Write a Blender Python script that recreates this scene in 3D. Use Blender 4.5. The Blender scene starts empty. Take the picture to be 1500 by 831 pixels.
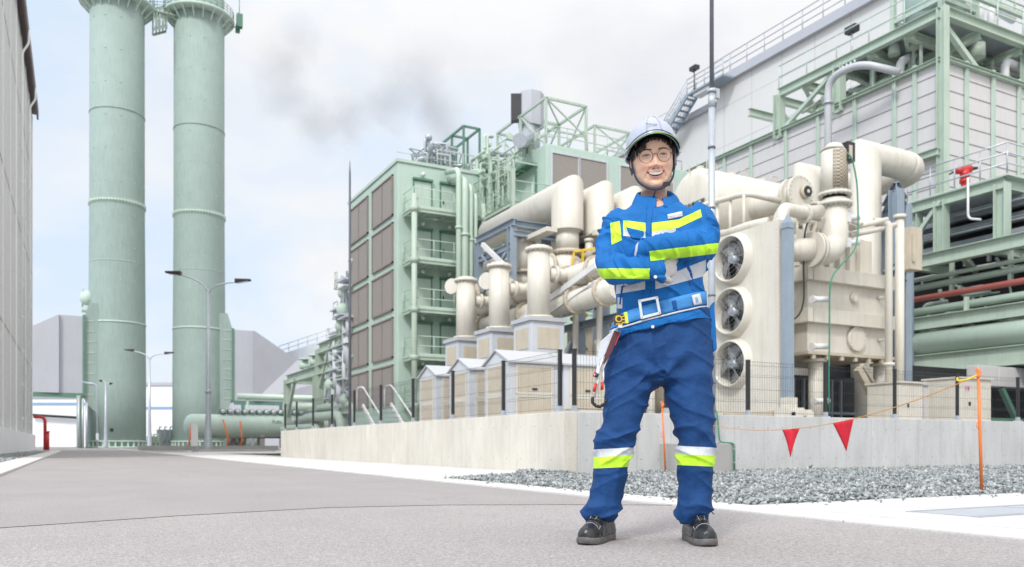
import bpy, bmesh, math, random
import numpy as np
from mathutils import Vector, Matrix, noise
random.seed(7); np.random.seed(7)
sc = bpy.context.scene
COL = sc.collection
PI = math.pi
R = math.radians
# ---------------------------------------------------------------- camera
F, CX, HZ, CH = 1207.0, 750.0, 652.0, 0.41
YAW = math.atan((750 - 113) / F)
SA, CA = math.sin(YAW), math.cos(YAW)
cam = bpy.data.cameras.new('camera')
camo = bpy.data.objects.new('camera', cam); COL.objects.link(camo)
camo.location = (0, 0, CH); camo.rotation_euler = (PI/2, 0, -YAW)
cam.sensor_width = 36; cam.lens = 36 * F / 1500; cam.shift_y = (HZ - 415.5) / 1500
cam.clip_start = 0.05; cam.clip_end = 3000
cam.dof.use_dof = True; cam.dof.focus_distance = 3.42; cam.dof.aperture_fstop = 4.5
sc.camera = camo
# ---------------------------------------------------------------- world and sun
SUN_EL, SUN_AZ = R(44), math.atan2(-0.76, -0.65)      # azimuth measured from +Y towards +X
world = bpy.data.worlds.new('World'); sc.world = world; world.use_nodes = True
nt = world.node_tree; nt.nodes.clear()
def N(t, typ, **kw):
    n = t.nodes.new(typ)
    for k, v in kw.items():
        if k.startswith('i_'): n.inputs[k[2:].replace('_', ' ')].default_value = v
        elif k.startswith('n') and k[1:].isdigit(): n.inputs[int(k[1:])].default_value = v
        else: setattr(n, k, v)
    return n
def L(t, a, b): t.links.new(a, b)
def ramp(t, fac, stops):
    n = t.nodes.new('ShaderNodeValToRGB'); e = n.color_ramp.elements
    while len(e) > 2: e.remove(e[-1])
    for i, (p, c) in enumerate(stops):
        if i > 1: e.new(p)
        e[i].position = p; e[i].color = (c, c, c, 1) if not hasattr(c, '__len__') else (*c[:3], 1)
    L(t, fac, n.inputs[0]); return n.outputs[0]
def mth(t, op, a, b=None, c=None):
    n = t.nodes.new('ShaderNodeMath'); n.operation = op
    for i, x in enumerate((a, b, c)):
        if x is None: continue
        if isinstance(x, (int, float)): n.inputs[i].default_value = x
        else: L(t, x, n.inputs[i])
    return n.outputs[0]
def mixc(t, fac, a, b, mode='MIX'):
    n = t.nodes.new('ShaderNodeMix'); n.data_type = 'RGBA'; n.blend_type = mode
    for sock, x in ((n.inputs[0], fac), (n.inputs[6], a), (n.inputs[7], b)):
        if isinstance(x, (int, float)): sock.default_value = x
        elif hasattr(x, '__len__'): sock.default_value = (*x[:3], 1)
        else: L(t, x, sock)
    return n.outputs[2]
sky = N(nt, 'ShaderNodeTexSky', sky_type='NISHITA', sun_disc=False, sun_elevation=SUN_EL, sun_rotation=SUN_AZ, dust_density=2.0)
bg1 = N(nt, 'ShaderNodeBackground', i_Strength=0.10); L(nt, sky.outputs[0], bg1.inputs[0])
tc = N(nt, 'ShaderNodeTexCoord')
mp = N(nt, 'ShaderNodeMapping'); mp.inputs['Location'].default_value = (1.9, 0.6, 0.3); mp.inputs['Scale'].default_value = (1.0, 1.0, 1.7)
L(nt, tc.outputs['Generated'], mp.inputs[0])
n1 = N(nt, 'ShaderNodeTexNoise', i_Scale=2.1, i_Detail=6.0, i_Roughness=0.52, i_Distortion=0.25); L(nt, mp.outputs[0], n1.inputs['Vector'])
n2 = N(nt, 'ShaderNodeTexNoise', i_Scale=5.0, i_Detail=5.0, i_Roughness=0.55); L(nt, mp.outputs[0], n2.inputs['Vector'])
sepd = N(nt, 'ShaderNodeSeparateXYZ'); L(nt, tc.outputs['Generated'], sepd.inputs[0])
side = mth(nt, 'MULTIPLY_ADD', sepd.outputs[0], CA, mth(nt, 'MULTIPLY', sepd.outputs[1], -SA))   # east-ish side of the sky
cov = mth(nt, 'ADD', n1.outputs[0], mth(nt, 'MULTIPLY', side, 0.30))
mask = ramp(nt, cov, [(0.34, 0.0), (0.50, 1.0)])
shade = ramp(nt, n2.outputs[0], [(0.25, (0.56, 0.57, 0.60)), (0.55, (0.665, 0.663, 0.660))])
thin = mixc(nt, 0.80, (0, 0, 0), (0.385, 0.445, 0.545))
zen = ramp(nt, sepd.outputs[2], [(0.42, 0.0), (0.85, 1.0)])       # an overcast sky is brightest overhead
sdv = (math.sin(SUN_AZ) * math.cos(SUN_EL), math.cos(SUN_AZ) * math.cos(SUN_EL), math.sin(SUN_EL))
dotn = N(nt, 'ShaderNodeVectorMath', operation='DOT_PRODUCT'); L(nt, tc.outputs['Generated'], dotn.inputs[0]); dotn.inputs[1].default_value = sdv
glow = ramp(nt, dotn.outputs['Value'], [(0.05, 0.0), (0.95, 1.0)])  # and round the veiled sun
gain = mth(nt, 'ADD', 1.0, mth(nt, 'ADD', mth(nt, 'MULTIPLY', zen, 0.5), mth(nt, 'MULTIPLY', glow, 0.9)))
bg2 = N(nt, 'ShaderNodeBackground', i_Strength=1.0)
L(nt, mixc(nt, mask, (0.50, 0.585, 0.69), shade), bg2.inputs[0]); L(nt, gain, bg2.inputs['Strength'])
mx = N(nt, 'ShaderNodeMixShader', n0=0.9); L(nt, bg1.outputs[0], mx.inputs[1]); L(nt, bg2.outputs[0], mx.inputs[2])
wo = N(nt, 'ShaderNodeOutputWorld'); L(nt, mx.outputs[0], wo.inputs[0])
sun = bpy.data.lights.new('sun', 'SUN'); sun.energy = 1.5; sun.angle = R(10); sun.color = (1.0, 0.965, 0.91)
suno = bpy.data.objects.new('sun', sun); COL.objects.link(suno)
sd = Vector((math.sin(SUN_AZ) * math.cos(SUN_EL), math.cos(SUN_AZ) * math.cos(SUN_EL), math.sin(SUN_EL)))
suno.rotation_euler = sd.to_track_quat('Z', 'Y').to_euler(); suno.location = (0, 0, 60)
sc.view_settings.view_transform = 'Standard'; sc.view_settings.look = 'None'
sc.view_settings.exposure = 0.60; sc.view_settings.gamma = 1; sc.view_settings.use_curve_mapping = False
sc.render.engine = 'CYCLES'
# ---------------------------------------------------------------- measuring helpers (ray through the lens meets a real plane)
def _w(t, Y, py): 
    X = t * Y
    return Vector((X * CA + Y * SA, -X * SA + Y * CA, CH + (HZ - py) / F * Y))
def PD(px, py, Y): return _w((px - CX) / F, Y, py)
def PU(px, py, u):
    t = (px - CX) / F; return _w(t, u / (t * CA + SA), py)
def PV(px, py, v):
    t = (px - CX) / F; return _w(t, v / (CA - t * SA), py)
def PG(px, py, z=0.0):
    return _w((px - CX) / F, (z - CH) * F / (HZ - py), py)
# ---------------------------------------------------------------- materials
MATS = {}
def paint(name, col, rough=0.5, var=0.10, scale=1.5, streak=0.0, bump=0.0, bscale=30, metal=0.0, spec=0.5, coat=0.0):
    m = bpy.data.materials.new(name); m.use_nodes = True; t = m.node_tree
    b = t.nodes['Principled BSDF']; tcn = N(t, 'ShaderNodeTexCoord')
    g = N(t, 'ShaderNodeNewGeometry')
    ns = N(t, 'ShaderNodeTexNoise', i_Scale=scale, i_Detail=6.0, i_Roughness=0.6); L(t, g.outputs['Position'], ns.inputs['Vector'])
    lo = tuple(c * (1 - var) for c in col); hi = tuple(min(1, c * (1 + var * .6)) for c in col)
    c = ramp(t, ns.outputs[0], [(0.3, lo), (0.7, hi)])
    if streak:
        mp_ = N(t, 'ShaderNodeMapping'); mp_.inputs['Scale'].default_value = (5, 5, 0.35); L(t, g.outputs['Position'], mp_.inputs[0])
        n3 = N(t, 'ShaderNodeTexNoise', i_Scale=1.6, i_Detail=5.0, i_Roughness=0.65); L(t, mp_.outputs[0], n3.inputs['Vector'])
        f = ramp(t, n3.outputs[0], [(0.48, 0.0), (0.75, streak)])
        c = mixc(t, f, c, tuple(x * 0.55 for x in (col[0], col[1] * .96, col[2] * .9)))
    L(t, c, b.inputs['Base Color'])
    b.inputs['Roughness'].default_value = rough; b.inputs['Metallic'].default_value = metal
    b.inputs['Specular IOR Level'].default_value = spec
    if coat: b.inputs['Coat Weight'].default_value = coat
    if bump:
        n4 = N(t, 'ShaderNodeTexNoise', i_Scale=bscale, i_Detail=4.0); L(t, g.outputs['Position'], n4.inputs['Vector'])
        bp = N(t, 'ShaderNodeBump', i_Strength=bump, i_Distance=0.02); L(t, n4.outputs[0], bp.inputs['Height']); L(t, bp.outputs[0], b.inputs['Normal'])
    MATS[name] = m; return m
M_CREAM = paint('cream_paint', (0.615, 0.580, 0.508), 0.45, 0.07, 1.2, streak=0.35)
M_CREAM2 = paint('cream_paint_dark', (0.513, 0.452, 0.358), 0.55, 0.1, 2.0, streak=0.3)
M_MINT = paint('mint_paint', (0.286, 0.365, 0.334), 0.8, 0.06, 0.5, streak=0.4)
M_GREEN = paint('green_paint', (0.468, 0.570, 0.500), 0.6, 0.08, 0.8, streak=0.3)
M_GREEN2 = paint('green_steel_paint', (0.420, 0.504, 0.423), 0.5, 0.10, 0.9, streak=0.3)
M_DGREEN = paint('dark_green_steel', (0.094, 0.212, 0.152), 0.55, 0.12, 1.0)
M_PALEG = paint('pale_green_pipe', (0.477, 0.581, 0.490), 0.4, 0.06, 0.8, streak=0.2)
M_LAV = paint('grey_cladding', (0.413, 0.420, 0.458), 0.5, 0.05, 0.3, streak=0.15)
M_WHITEB = paint('white_wall_panel', (0.600, 0.588, 0.572), 0.6, 0.03, 0.1, streak=0.12)
M_SIDING = paint('siding_panel', (0.558, 0.536, 0.536), 0.6, 0.04, 0.6, streak=0.2)
M_GROOVE = paint('siding_groove', (0.20, 0.19, 0.19), 0.7, 0.1)
M_BLUEST = paint('blue_grey_steel', (0.254, 0.308, 0.367), 0.45, 0.1, 1.5, streak=0.3)
M_GREYBOX = paint('grey_cabinet_paint', (0.528, 0.552, 0.588), 0.45, 0.06, 1.5, streak=0.2)
M_ROOFW = paint('white_roof_sheet', (0.44, 0.45, 0.465), 0.4, 0.04)
M_BLACK = paint('black_metal', (0.018, 0.019, 0.022), 0.4, 0.2)
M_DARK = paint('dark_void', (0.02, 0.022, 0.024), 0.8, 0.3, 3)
M_GALV = paint('galvanised_steel', (0.432, 0.462, 0.504), 0.38, 0.12, 6, metal=0.35)
M_DGALV = paint('dark_mast_steel', (0.13, 0.14, 0.16), 0.4, 0.12, 6, metal=0.3)
M_RED = paint('red_paint', (0.50, 0.025, 0.022), 0.35, 0.1, 3)
M_PINKRED = paint('faded_red_pipe_paint', (0.48, 0.13, 0.11), 0.45, 0.1, 1)
M_YELLOW = paint('yellow_paint', (0.62, 0.40, 0.03), 0.4, 0.12, 4)
M_ORANGE = paint('orange_plastic', (0.72, 0.17, 0.03), 0.4, 0.08, 6)
M_TEAL = paint('green_hose_rubber', (0.03, 0.22, 0.14), 0.5, 0.1, 6)
M_RUBBER = paint('black_rubber', (0.015, 0.015, 0.016), 0.6, 0.1, 6)
M_WHITEP = paint('white_plastic', (0.62, 0.62, 0.62), 0.4, 0.05, 3)
M_BLUE = paint('blue_sheet', (0.22, 0.34, 0.52), 0.5, 0.05)
M_MAG = paint('magenta_marking', (0.55, 0.05, 0.45), 0.5, 0.05)
M_INK = paint('dark_lettering', (0.04, 0.05, 0.055), 0.5, 0.05)
M_FARW = paint('far_white_panel', (0.752, 0.760, 0.784), 0.6, 0.03)
M_BROWN = paint('brown_eave_metal', (0.114, 0.078, 0.073), 0.5, 0.1)
M_WALLW = paint('ivory_wall_panel', (0.850, 0.850, 0.850), 0.55, 0.04, 0.3, streak=0.05)
M_LFRAME = paint('louvre_frame', (0.24, 0.20, 0.18), 0.6, .1)
M_DGLASS = paint('blue_tinted_glass', (0.05, 0.09, 0.15), 0.1, 0.2, 1)
M_BGREEN = paint('building_green_panel', (0.44, 0.56, 0.49), 0.6, 0.06, 0.8, streak=0.2)
def louvre_mat():
    m = bpy.data.materials.new('louvre_mesh'); m.use_nodes = True; t = m.node_tree; b = t.nodes['Principled BSDF']
    g = N(t, 'ShaderNodeNewGeometry'); s = N(t, 'ShaderNodeSeparateXYZ'); L(t, g.outputs['Position'], s.inputs[0])
    w = mth(t, 'FRACT', mth(t, 'MULTIPLY', s.outputs[2], 9.0))
    ns = N(t, 'ShaderNodeTexNoise', i_Scale=0.8, i_Detail=4.0); L(t, g.outputs['Position'], ns.inputs['Vector'])
    c = mixc(t, ramp(t, w, [(0.35, 0.0), (0.5, 1.0)]), (0.21, 0.185, 0.17), (0.34, 0.305, 0.28))
    c = mixc(t, mth(t, 'MULTIPLY', ns.outputs[0], 0.5), c, (0.26, 0.24, 0.225))
    L(t, c, b.inputs['Base Color']); b.inputs['Roughness'].default_value = 0.7
    return m
M_LOUV = louvre_mat()
def asphalt(name, base, dark):
    m = bpy.data.materials.new(name); m.use_nodes = True; t = m.node_tree; b = t.nodes['Principled BSDF']
    g = N(t, 'ShaderNodeNewGeometry')
    big = N(t, 'ShaderNodeTexNoise', i_Scale=0.55, i_Detail=5.0, i_Roughness=0.6); L(t, g.outputs['Position'], big.inputs['Vector'])
    mp_ = N(t, 'ShaderNodeMapping'); mp_.inputs['Scale'].default_value = (1.6, 0.25, 1); L(t, g.outputs['Position'], mp_.inputs[0])
    lane = N(t, 'ShaderNodeTexNoise', i_Scale=1.3, i_Detail=4.0, i_Roughness=0.5); L(t, mp_.outputs[0], lane.inputs['Vector'])
    fine = N(t, 'ShaderNodeTexNoise', i_Scale=190.0, i_Detail=3.0, i_Roughness=0.7); L(t, g.outputs['Position'], fine.inputs['Vector'])
    vor = N(t, 'ShaderNodeTexVoronoi', i_Scale=120.0); L(t, g.outputs['Position'], vor.inputs['Vector'])
    c = mixc(t, ramp(t, big.outputs[0], [(0.3, 0.0), (0.7, 1.0)]), tuple(x * 0.90 for x in base), tuple(x * 1.08 for x in base))
    c = mixc(t, ramp(t, lane.outputs[0], [(0.45, 0.0), (0.8, 0.30)]), c, tuple(x * 0.72 for x in base))
    c = mixc(t, ramp(t, fine.outputs[0], [(0.36, 0.75), (0.56, 0.0)]), c, dark)
    c = mixc(t, ramp(t, vor.outputs['Color'], [(0.80, 0.0), (0.95, 0.45)]), c, tuple(min(1, x * 1.55) for x in base))
    grn = N(t, 'ShaderNodeTexNoise', i_Scale=75.0, i_Detail=4.0, i_Roughness=0.8); L(t, g.outputs['Position'], grn.inputs['Vector'])
    c = mixc(t, ramp(t, grn.outputs[0], [(0.40, 0.55), (0.50, 0.0)]), c, dark)
    c = mixc(t, ramp(t, grn.outputs[0], [(0.55, 0.0), (0.68, 0.45)]), c, tuple(min(1, x * 1.5) for x in base))
    sta = N(t, 'ShaderNodeTexNoise', i_Scale=1.7, i_Detail=8.0, i_Roughness=0.7, i_Distortion=0.6); L(t, g.outputs['Position'], sta.inputs['Vector'])
    c = mixc(t, ramp(t, sta.outputs[0], [(0.52, 0.0), (0.70, 0.35)]), c, tuple(x * 0.62 for x in base))
    crk = N(t, 'ShaderNodeTexVoronoi', i_Scale=0.9, feature='DISTANCE_TO_EDGE'); 
    wv = N(t, 'ShaderNodeTexNoise', i_Scale=2.0, i_Detail=5.0); L(t, g.outputs['Position'], wv.inputs['Vector'])
    av = N(t, 'ShaderNodeVectorMath', operation='MULTIPLY_ADD'); L(t, wv.outputs['Color'], av.inputs[0]); av.inputs[1].default_value = (.5, .5, .5); L(t, g.outputs['Position'], av.inputs[2]); L(t, av.outputs[0], crk.inputs['Vector'])
    gate = ramp(t, big.outputs[0], [(0.56, 0.0), (0.64, 1.0)])
    c = mixc(t, mth(t, 'MULTIPLY', mth(t, 'LESS_THAN', crk.outputs[0], 0.004), mth(t, 'MULTIPLY', gate, 0.5)), c, dark)
    pit = N(t, 'ShaderNodeTexNoise', i_Scale=45.0, i_Detail=3.0, i_Roughness=0.7); L(t, g.outputs['Position'], pit.inputs['Vector'])
    c = mixc(t, ramp(t, pit.outputs[0], [(0.26, 0.7), (0.36, 0.0)]), c, dark)
    L(t, c, b.inputs['Base Color']); b.inputs['Roughness'].default_value = 0.85
    hh = mth(t, 'ADD', fine.outputs[0], mth(t, 'MULTIPLY', vor.outputs[0], 0.8))
    bp = N(t, 'ShaderNodeBump', i_Strength=0.5, i_Distance=0.006); L(t, hh, bp.inputs['Height']); L(t, bp.outputs[0], b.inputs['Normal'])
    return m
M_ASPH = asphalt('asphalt', (0.375, 0.342, 0.335), (0.155, 0.138, 0.135))
M_ASPH2 = asphalt('asphalt_new_patch', (0.415, 0.382, 0.374), (0.16, 0.143, 0.140))
def concrete(name, base, axis=None, pitch=0.6, var=0.12, joints=None):
    m = bpy.data.materials.new(name); m.use_nodes = True; t = m.node_tree; b = t.nodes['Principled BSDF']
    g = N(t, 'ShaderNodeNewGeometry'); s = N(t, 'ShaderNodeSeparateXYZ'); L(t, g.outputs['Position'], s.inputs[0])
    big = N(t, 'ShaderNodeTexNoise', i_Scale=1.1, i_Detail=7.0, i_Roughness=0.62); L(t, g.outputs['Position'], big.inputs['Vector'])
    fine = N(t, 'ShaderNodeTexNoise', i_Scale=60.0, i_Detail=4.0); L(t, g.outputs['Position'], fine.inputs['Vector'])
    c = mixc(t, ramp(t, big.outputs[0], [(0.3, 0.0), (0.7, 1.0)]), tuple(x * (1 - var) for x in base), tuple(x * (1 + var * .5) for x in base))
    c = mixc(t, ramp(t, fine.outputs[0], [(0.33, 0.45), (0.5, 0.0)]), c, tuple(x * 0.72 for x in base))
    h = fine.outputs[0]
    if axis is not None:
        a = s.outputs[axis]
        mp_ = N(t, 'ShaderNodeMapping'); mp_.inputs['Scale'].default_value = (2.5, 2.5, 0.5); L(t, g.outputs['Position'], mp_.inputs[0])
        st = N(t, 'ShaderNodeTexNoise', i_Scale=2.2, i_Detail=6.0, i_Roughness=0.7); L(t, mp_.outputs[0], st.inputs['Vector'])
        c = mixc(t, ramp(t, st.outputs[0], [(0.45, 0.0), (0.72, 0.42)]), c, tuple(x * y for x, y in zip(base, (0.62, 0.60, 0.56))))
        fr = mth(t, 'FRACT', mth(t, 'DIVIDE', a, pitch))
        dl = mth(t, 'ABSOLUTE', mth(t, 'SUBTRACT', fr, 0.5))
        line = mth(t, 'LESS_THAN', dl, 0.004 / pitch)
        pidx = mth(t, 'FLOOR', mth(t, 'ADD', mth(t, 'DIVIDE', a, pitch), 0.5))
        wn = N(t, 'ShaderNodeTexWhiteNoise', noise_dimensions='1D'); L(t, pidx, wn.inputs['W'])
        c = mixc(t, mth(t, 'MULTIPLY', wn.outputs[0], 0.16), c, tuple(x * 0.7 for x in base))
        c = mixc(t, mth(t, 'MULTIPLY', line, 0.7), c, tuple(x * 0.45 for x in base))
        d2 = mth(t, 'MULTIPLY', mth(t, 'ABSOLUTE', mth(t, 'SUBTRACT', mth(t, 'FRACT', mth(t, 'ADD', mth(t, 'DIVIDE', a, pitch * .5), .25)), 0.5)), pitch * .5)
        zz = mth(t, 'MINIMUM', mth(t, 'ABSOLUTE', mth(t, 'SUBTRACT', s.outputs[2], 0.68)), mth(t, 'ABSOLUTE', mth(t, 'SUBTRACT', s.outputs[2], 0.20)))
        rr = mth(t, 'SQRT', mth(t, 'ADD', mth(t, 'POWER', d2, 2.0), mth(t, 'POWER', zz, 2.0)))
        hole = mth(t, 'LESS_THAN', rr, 0.011)
        c = mixc(t, mth(t, 'MULTIPLY', hole, 0.75), c, tuple(x * 0.3 for x in base))
    if joints:
        ju, jv, wd = joints
        for k, (a, p) in enumerate(((s.outputs[0], ju), (s.outputs[1], jv))):
            if not p: continue
            dl = mth(t, 'ABSOLUTE', mth(t, 'SUBTRACT', mth(t, 'FRACT', mth(t, 'DIVIDE', a, p)), 0.5))
            c = mixc(t, mth(t, 'MULTIPLY', mth(t, 'LESS_THAN', dl, wd / p), 0.6), c, tuple(x * 0.4 for x in base))
    L(t, c, b.inputs['Base Color']); b.inputs['Roughness'].default_value = 0.85
    bp = N(t, 'ShaderNodeBump', i_Strength=0.25, i_Distance=0.01); L(t, h, bp.inputs['Height']); L(t, bp.outputs[0], b.inputs['Normal'])
    return m
M_CONC = concrete('concrete_grey', (0.53, 0.53, 0.53), 0, 0.62)
M_CONCW = concrete('concrete_warm', (0.60, 0.565, 0.50), 1, 0.9)
M_CONCP = concrete('concrete_pavement', (0.60, 0.58, 0.555), joints=(0, 2.0, 0.006))
M_APRON = concrete('concrete_apron_slab', (0.55, 0.54, 0.53), var=0.08, joints=(3.1, 0, 0.006))
M_CONCF = concrete('concrete_plain', (0.38, 0.37, 0.355))
M_GROUND = concrete('yard_ground', (0.30, 0.285, 0.27))
def gravel_mat(name, geo=True):
    m = bpy.data.materials.new(name); m.use_nodes = True; t = m.node_tree; b = t.nodes['Principled BSDF']
    g = N(t, 'ShaderNodeNewGeometry')
    if geo:
        f = g.outputs['Random Per Island']
    else:
        v = N(t, 'ShaderNodeTexVoronoi', i_Scale=28.0); L(t, g.outputs['Position'], v.inputs['Vector']); f = v.outputs['Color']
        bp = N(t, 'ShaderNodeBump', i_Strength=1.0, i_Distance=0.03, invert=True); L(t, v.outputs[0], bp.inputs['Height']); L(t, bp.outputs[0], b.inputs['Normal'])
    c = ramp(t, f, [(0.0, (0.11, 0.12, 0.125)), (0.3, (0.24, 0.26, 0.265)), (0.6, (0.34, 0.36, 0.36)), (0.85, (0.43, 0.445, 0.44)), (1.0, (0.56, 0.555, 0.54))])
    n_ = N(t, 'ShaderNodeTexNoise', i_Scale=90.0, i_Detail=3.0); L(t, g.outputs['Position'], n_.inputs['Vector'])
    c = mixc(t, mth(t, 'MULTIPLY', n_.outputs[0], 0.35), c, (0.12, 0.13, 0.13))
    L(t, c, b.inputs['Base Color']); b.inputs['Roughness'].default_value = 0.8
    return m
M_STONE = gravel_mat('crushed_stone'); M_STONEF = gravel_mat('crushed_stone_bed', False)
# ---------------------------------------------------------------- object helpers
def tag(o, label=None, cat=None, group=None, kind=None):
    if label: o['label'] = label
    if cat: o['category'] = cat
    if group: o['group'] = group
    if kind: o['kind'] = kind
    return o
def thing(name, label, cat, loc=(0, 0, 0), group=None, rz=0):
    o = bpy.data.objects.new(name, None); COL.objects.link(o); o.location = loc; o.rotation_euler = (0, 0, rz)
    o.empty_display_size = 0.2
    return tag(o, label, cat, group)
def children(o): return [c for c in bpy.data.objects if c.parent == o]
def copy_tree(o, parent=None):
    c = o.copy(); COL.objects.link(c)
    if parent is not None: c.parent = parent; c.matrix_parent_inverse = Matrix()
    for ch in children(o): copy_tree(ch, c)
    return c
def origin_of(p):
    v = Vector((0, 0, 0))
    while p is not None: v += p.location; p = p.parent
    return v
class MB:
    def __init__(s): s.v = []; s.f = []; s.sm = []
    def add(s, vs, fs, smooth=False):
        n = len(s.v); s.v += [tuple(x) for x in vs]; s.f += [tuple(i + n for i in f) for f in fs]; s.sm += [smooth] * len(fs)
    def box(s, x0, x1, y0, y1, z0, z1):
        x0, x1 = min(x0, x1), max(x0, x1); y0, y1 = min(y0, y1), max(y0, y1); z0, z1 = min(z0, z1), max(z0, z1)
        s.add([(x0,y0,z0),(x1,y0,z0),(x1,y1,z0),(x0,y1,z0),(x0,y0,z1),(x1,y0,z1),(x1,y1,z1),(x0,y1,z1)],
              [(0,3,2,1),(4,5,6,7),(0,1,5,4),(1,2,6,5),(2,3,7,6),(3,0,4,7)]); return s
    def prism(s, poly, vec, smooth=False):
        n = len(poly); vec = Vector(vec); P = [Vector(p) for p in poly]
        nrm = Vector((0, 0, 0))
        for i in range(n): nrm += P[i].cross(P[(i + 1) % n])
        if nrm.dot(vec) > 0: P = P[::-1]
        s.add(P + [p + vec for p in P], [tuple(range(n)), tuple(range(2*n-1, n-1, -1))])
        k = len(s.v) - 2 * n
        for i in range(n):
            j = (i + 1) % n; s.f.append((k + j, k + i, k + i + n, k + j + n)); s.sm.append(smooth)
        return s
    def bar(s, p, q, w, h=None, up=(0, 0, 1)):
        p, q = Vector(p), Vector(q); h = w if h is None else h; d = (q - p).normalized(); up = Vector(up)
        if abs(d.dot(up)) > 0.99: up = Vector((0, 1, 0))
        a = d.cross(up).normalized() * w / 2; b = a.cross(d).normalized() * h / 2
        s.add([p-a-b, p+a-b, p+a+b, p-a+b, q-a-b, q+a-b, q+a+b, q-a+b],
              [(0,1,2,3),(7,6,5,4),(0,4,5,1),(1,5,6,2),(2,6,7,3),(3,7,4,0)]); return s
    def ibeam(s, p, q, w, h=None, up=(0, 0, 1), t=0.02):
        p, q = Vector(p), Vector(q); h = w if h is None else h; d = (q - p).normalized(); up = Vector(up)
        if abs(d.dot(up)) > 0.99: up = Vector((0, 1, 0))
        a = d.cross(up).normalized(); b = a.cross(d).normalized()
        t = max(t, w * .08)
        s.bar(p + b*(h/2 - t/2), q + b*(h/2 - t/2), w, t, b); s.bar(p - b*(h/2 - t/2), q - b*(h/2 - t/2), w, t, b)
        s.bar(p, q, t, h - 2*t, b); return s
    def tube(s, pts, r, n=12, cap=True, smooth=True):
        P = [Vector(p) for p in pts]; m = len(P)
        rs = r if hasattr(r, '__len__') else [r] * m
        T = []
        for i in range(m):
            a = P[min(i+1, m-1)] - P[max(i-1, 0)]; T.append(a.normalized())
        u = T[0].orthogonal().normalized(); base = len(s.v); prev = T[0]
        for i in range(m):
            q = prev.rotation_difference(T[i]); u = (q @ u); u = (u - T[i] * u.dot(T[i])).normalized(); w = T[i].cross(u); prev = T[i]
            for k in range(n):
                a = 2 * PI * k / n; s.v.append(tuple(P[i] + (u * math.cos(a) + w * math.sin(a)) * rs[i]))
        for i in range(m - 1):
            for k in range(n):
                j = (k + 1) % n; s.f.append((base+i*n+k, base+i*n+j, base+(i+1)*n+j, base+(i+1)*n+k)); s.sm.append(smooth)
        if cap:
            s.f.append(tuple(base + k for k in range(n - 1, -1, -1))); s.sm.append(False)
            s.f.append(tuple(base + (m-1)*n + k for k in range(n))); s.sm.append(False)
        return s
    def cyl(s, p, q, r, r2=None, n=16, smooth=True): return s.tube([p, q], [r, r if r2 is None else r2], n, True, smooth)
    def pipe(s, pts, r, bend=None, n=12, seg=5):
        P = [Vector(p) for p in pts]; bend = bend or r * 2.2; out = [P[0]]
        for i in range(1, len(P) - 1):
            a = (P[i-1] - P[i]); b = (P[i+1] - P[i]); k = min(bend, a.length * .49, b.length * .49)
            A = P[i] + a.normalized() * k; B = P[i] + b.normalized() * k
            for j in range(seg + 1):
                t = j / seg; out.append(A*(1-t)**2 + P[i]*2*t*(1-t) + B*t*t)
        out.append(P[-1]); return s.tube(out, r, n)
    def lathe(s, prof, c, axis=(0, 0, 1), n=24, smooth=True):
        ax = Vector(axis).normalized(); c = Vector(c)
        return s.tube2([c + ax * h for r, h in prof], [max(r, 1e-4) for r, h in prof], ax, n, smooth)
    def tube2(s, P, rs, ax, n, smooth):
        u = ax.orthogonal().normalized(); w = ax.cross(u); base = len(s.v); m = len(P)
        for i in range(m):
            for k in range(n):
                a = 2*PI*k/n; s.v.append(tuple(P[i] + (u*math.cos(a) + w*math.sin(a)) * rs[i]))
        for i in range(m-1):
            for k in range(n):
                j = (k+1) % n; s.f.append((base+i*n+k, base+i*n+j, base+(i+1)*n+j, base+(i+1)*n+k)); s.sm.append(smooth)
        s.f.append(tuple(base+k for k in range(n-1, -1, -1))); s.sm.append(False)
        s.f.append(tuple(base+(m-1)*n+k for k in range(n))); s.sm.append(False)
        return s
    def sphere(s, c, r, n=16, m=10, sc_=(1, 1, 1)):
        c = Vector(c); vs = [c + Vector((0, 0, -r*sc_[2]))]
        for i in range(1, m):
            a = -PI/2 + PI*i/m
            for k in range(n):
                b = 2*PI*k/n; vs.append(c + Vector((r*math.cos(a)*math.cos(b)*sc_[0], r*math.cos(a)*math.sin(b)*sc_[1], r*math.sin(a)*sc_[2])))
        vs.append(c + Vector((0, 0, r*sc_[2]))); fs = []
        for k in range(n): fs.append((0, 1+(k+1) % n, 1+k))
        for i in range(m-2):
            for k in range(n):
                j = (k+1) % n; fs.append((1+i*n+k, 1+i*n+j, 1+(i+1)*n+j, 1+(i+1)*n+k))
        t = len(vs)-1
        for k in range(n): fs.append((t, 1+(m-2)*n+k, 1+(m-2)*n+(k+1) % n))
        s.add(vs, fs, True); return s
    def bolts(s, c, axis, r, n, br=0.015, bl=0.03):
        ax = Vector(axis).normalized(); u = ax.orthogonal().normalized(); w = ax.cross(u); c = Vector(c)
        for k in range(n):
            a = 2*PI*k/n; p = c + (u*math.cos(a)+w*math.sin(a))*r; s.tube([p - ax*bl, p + ax*bl], br, 6, True, False)
        return s
    def flange(s, c, axis, r, t=0.06, nb=0):
        ax = Vector(axis).normalized(); c = Vector(c); s.cyl(c - ax*t/2, c + ax*t/2, r, n=24)
        if nb: s.bolts(c, axis, r*.92, nb, r*.035, t*.9)
        return s
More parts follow.
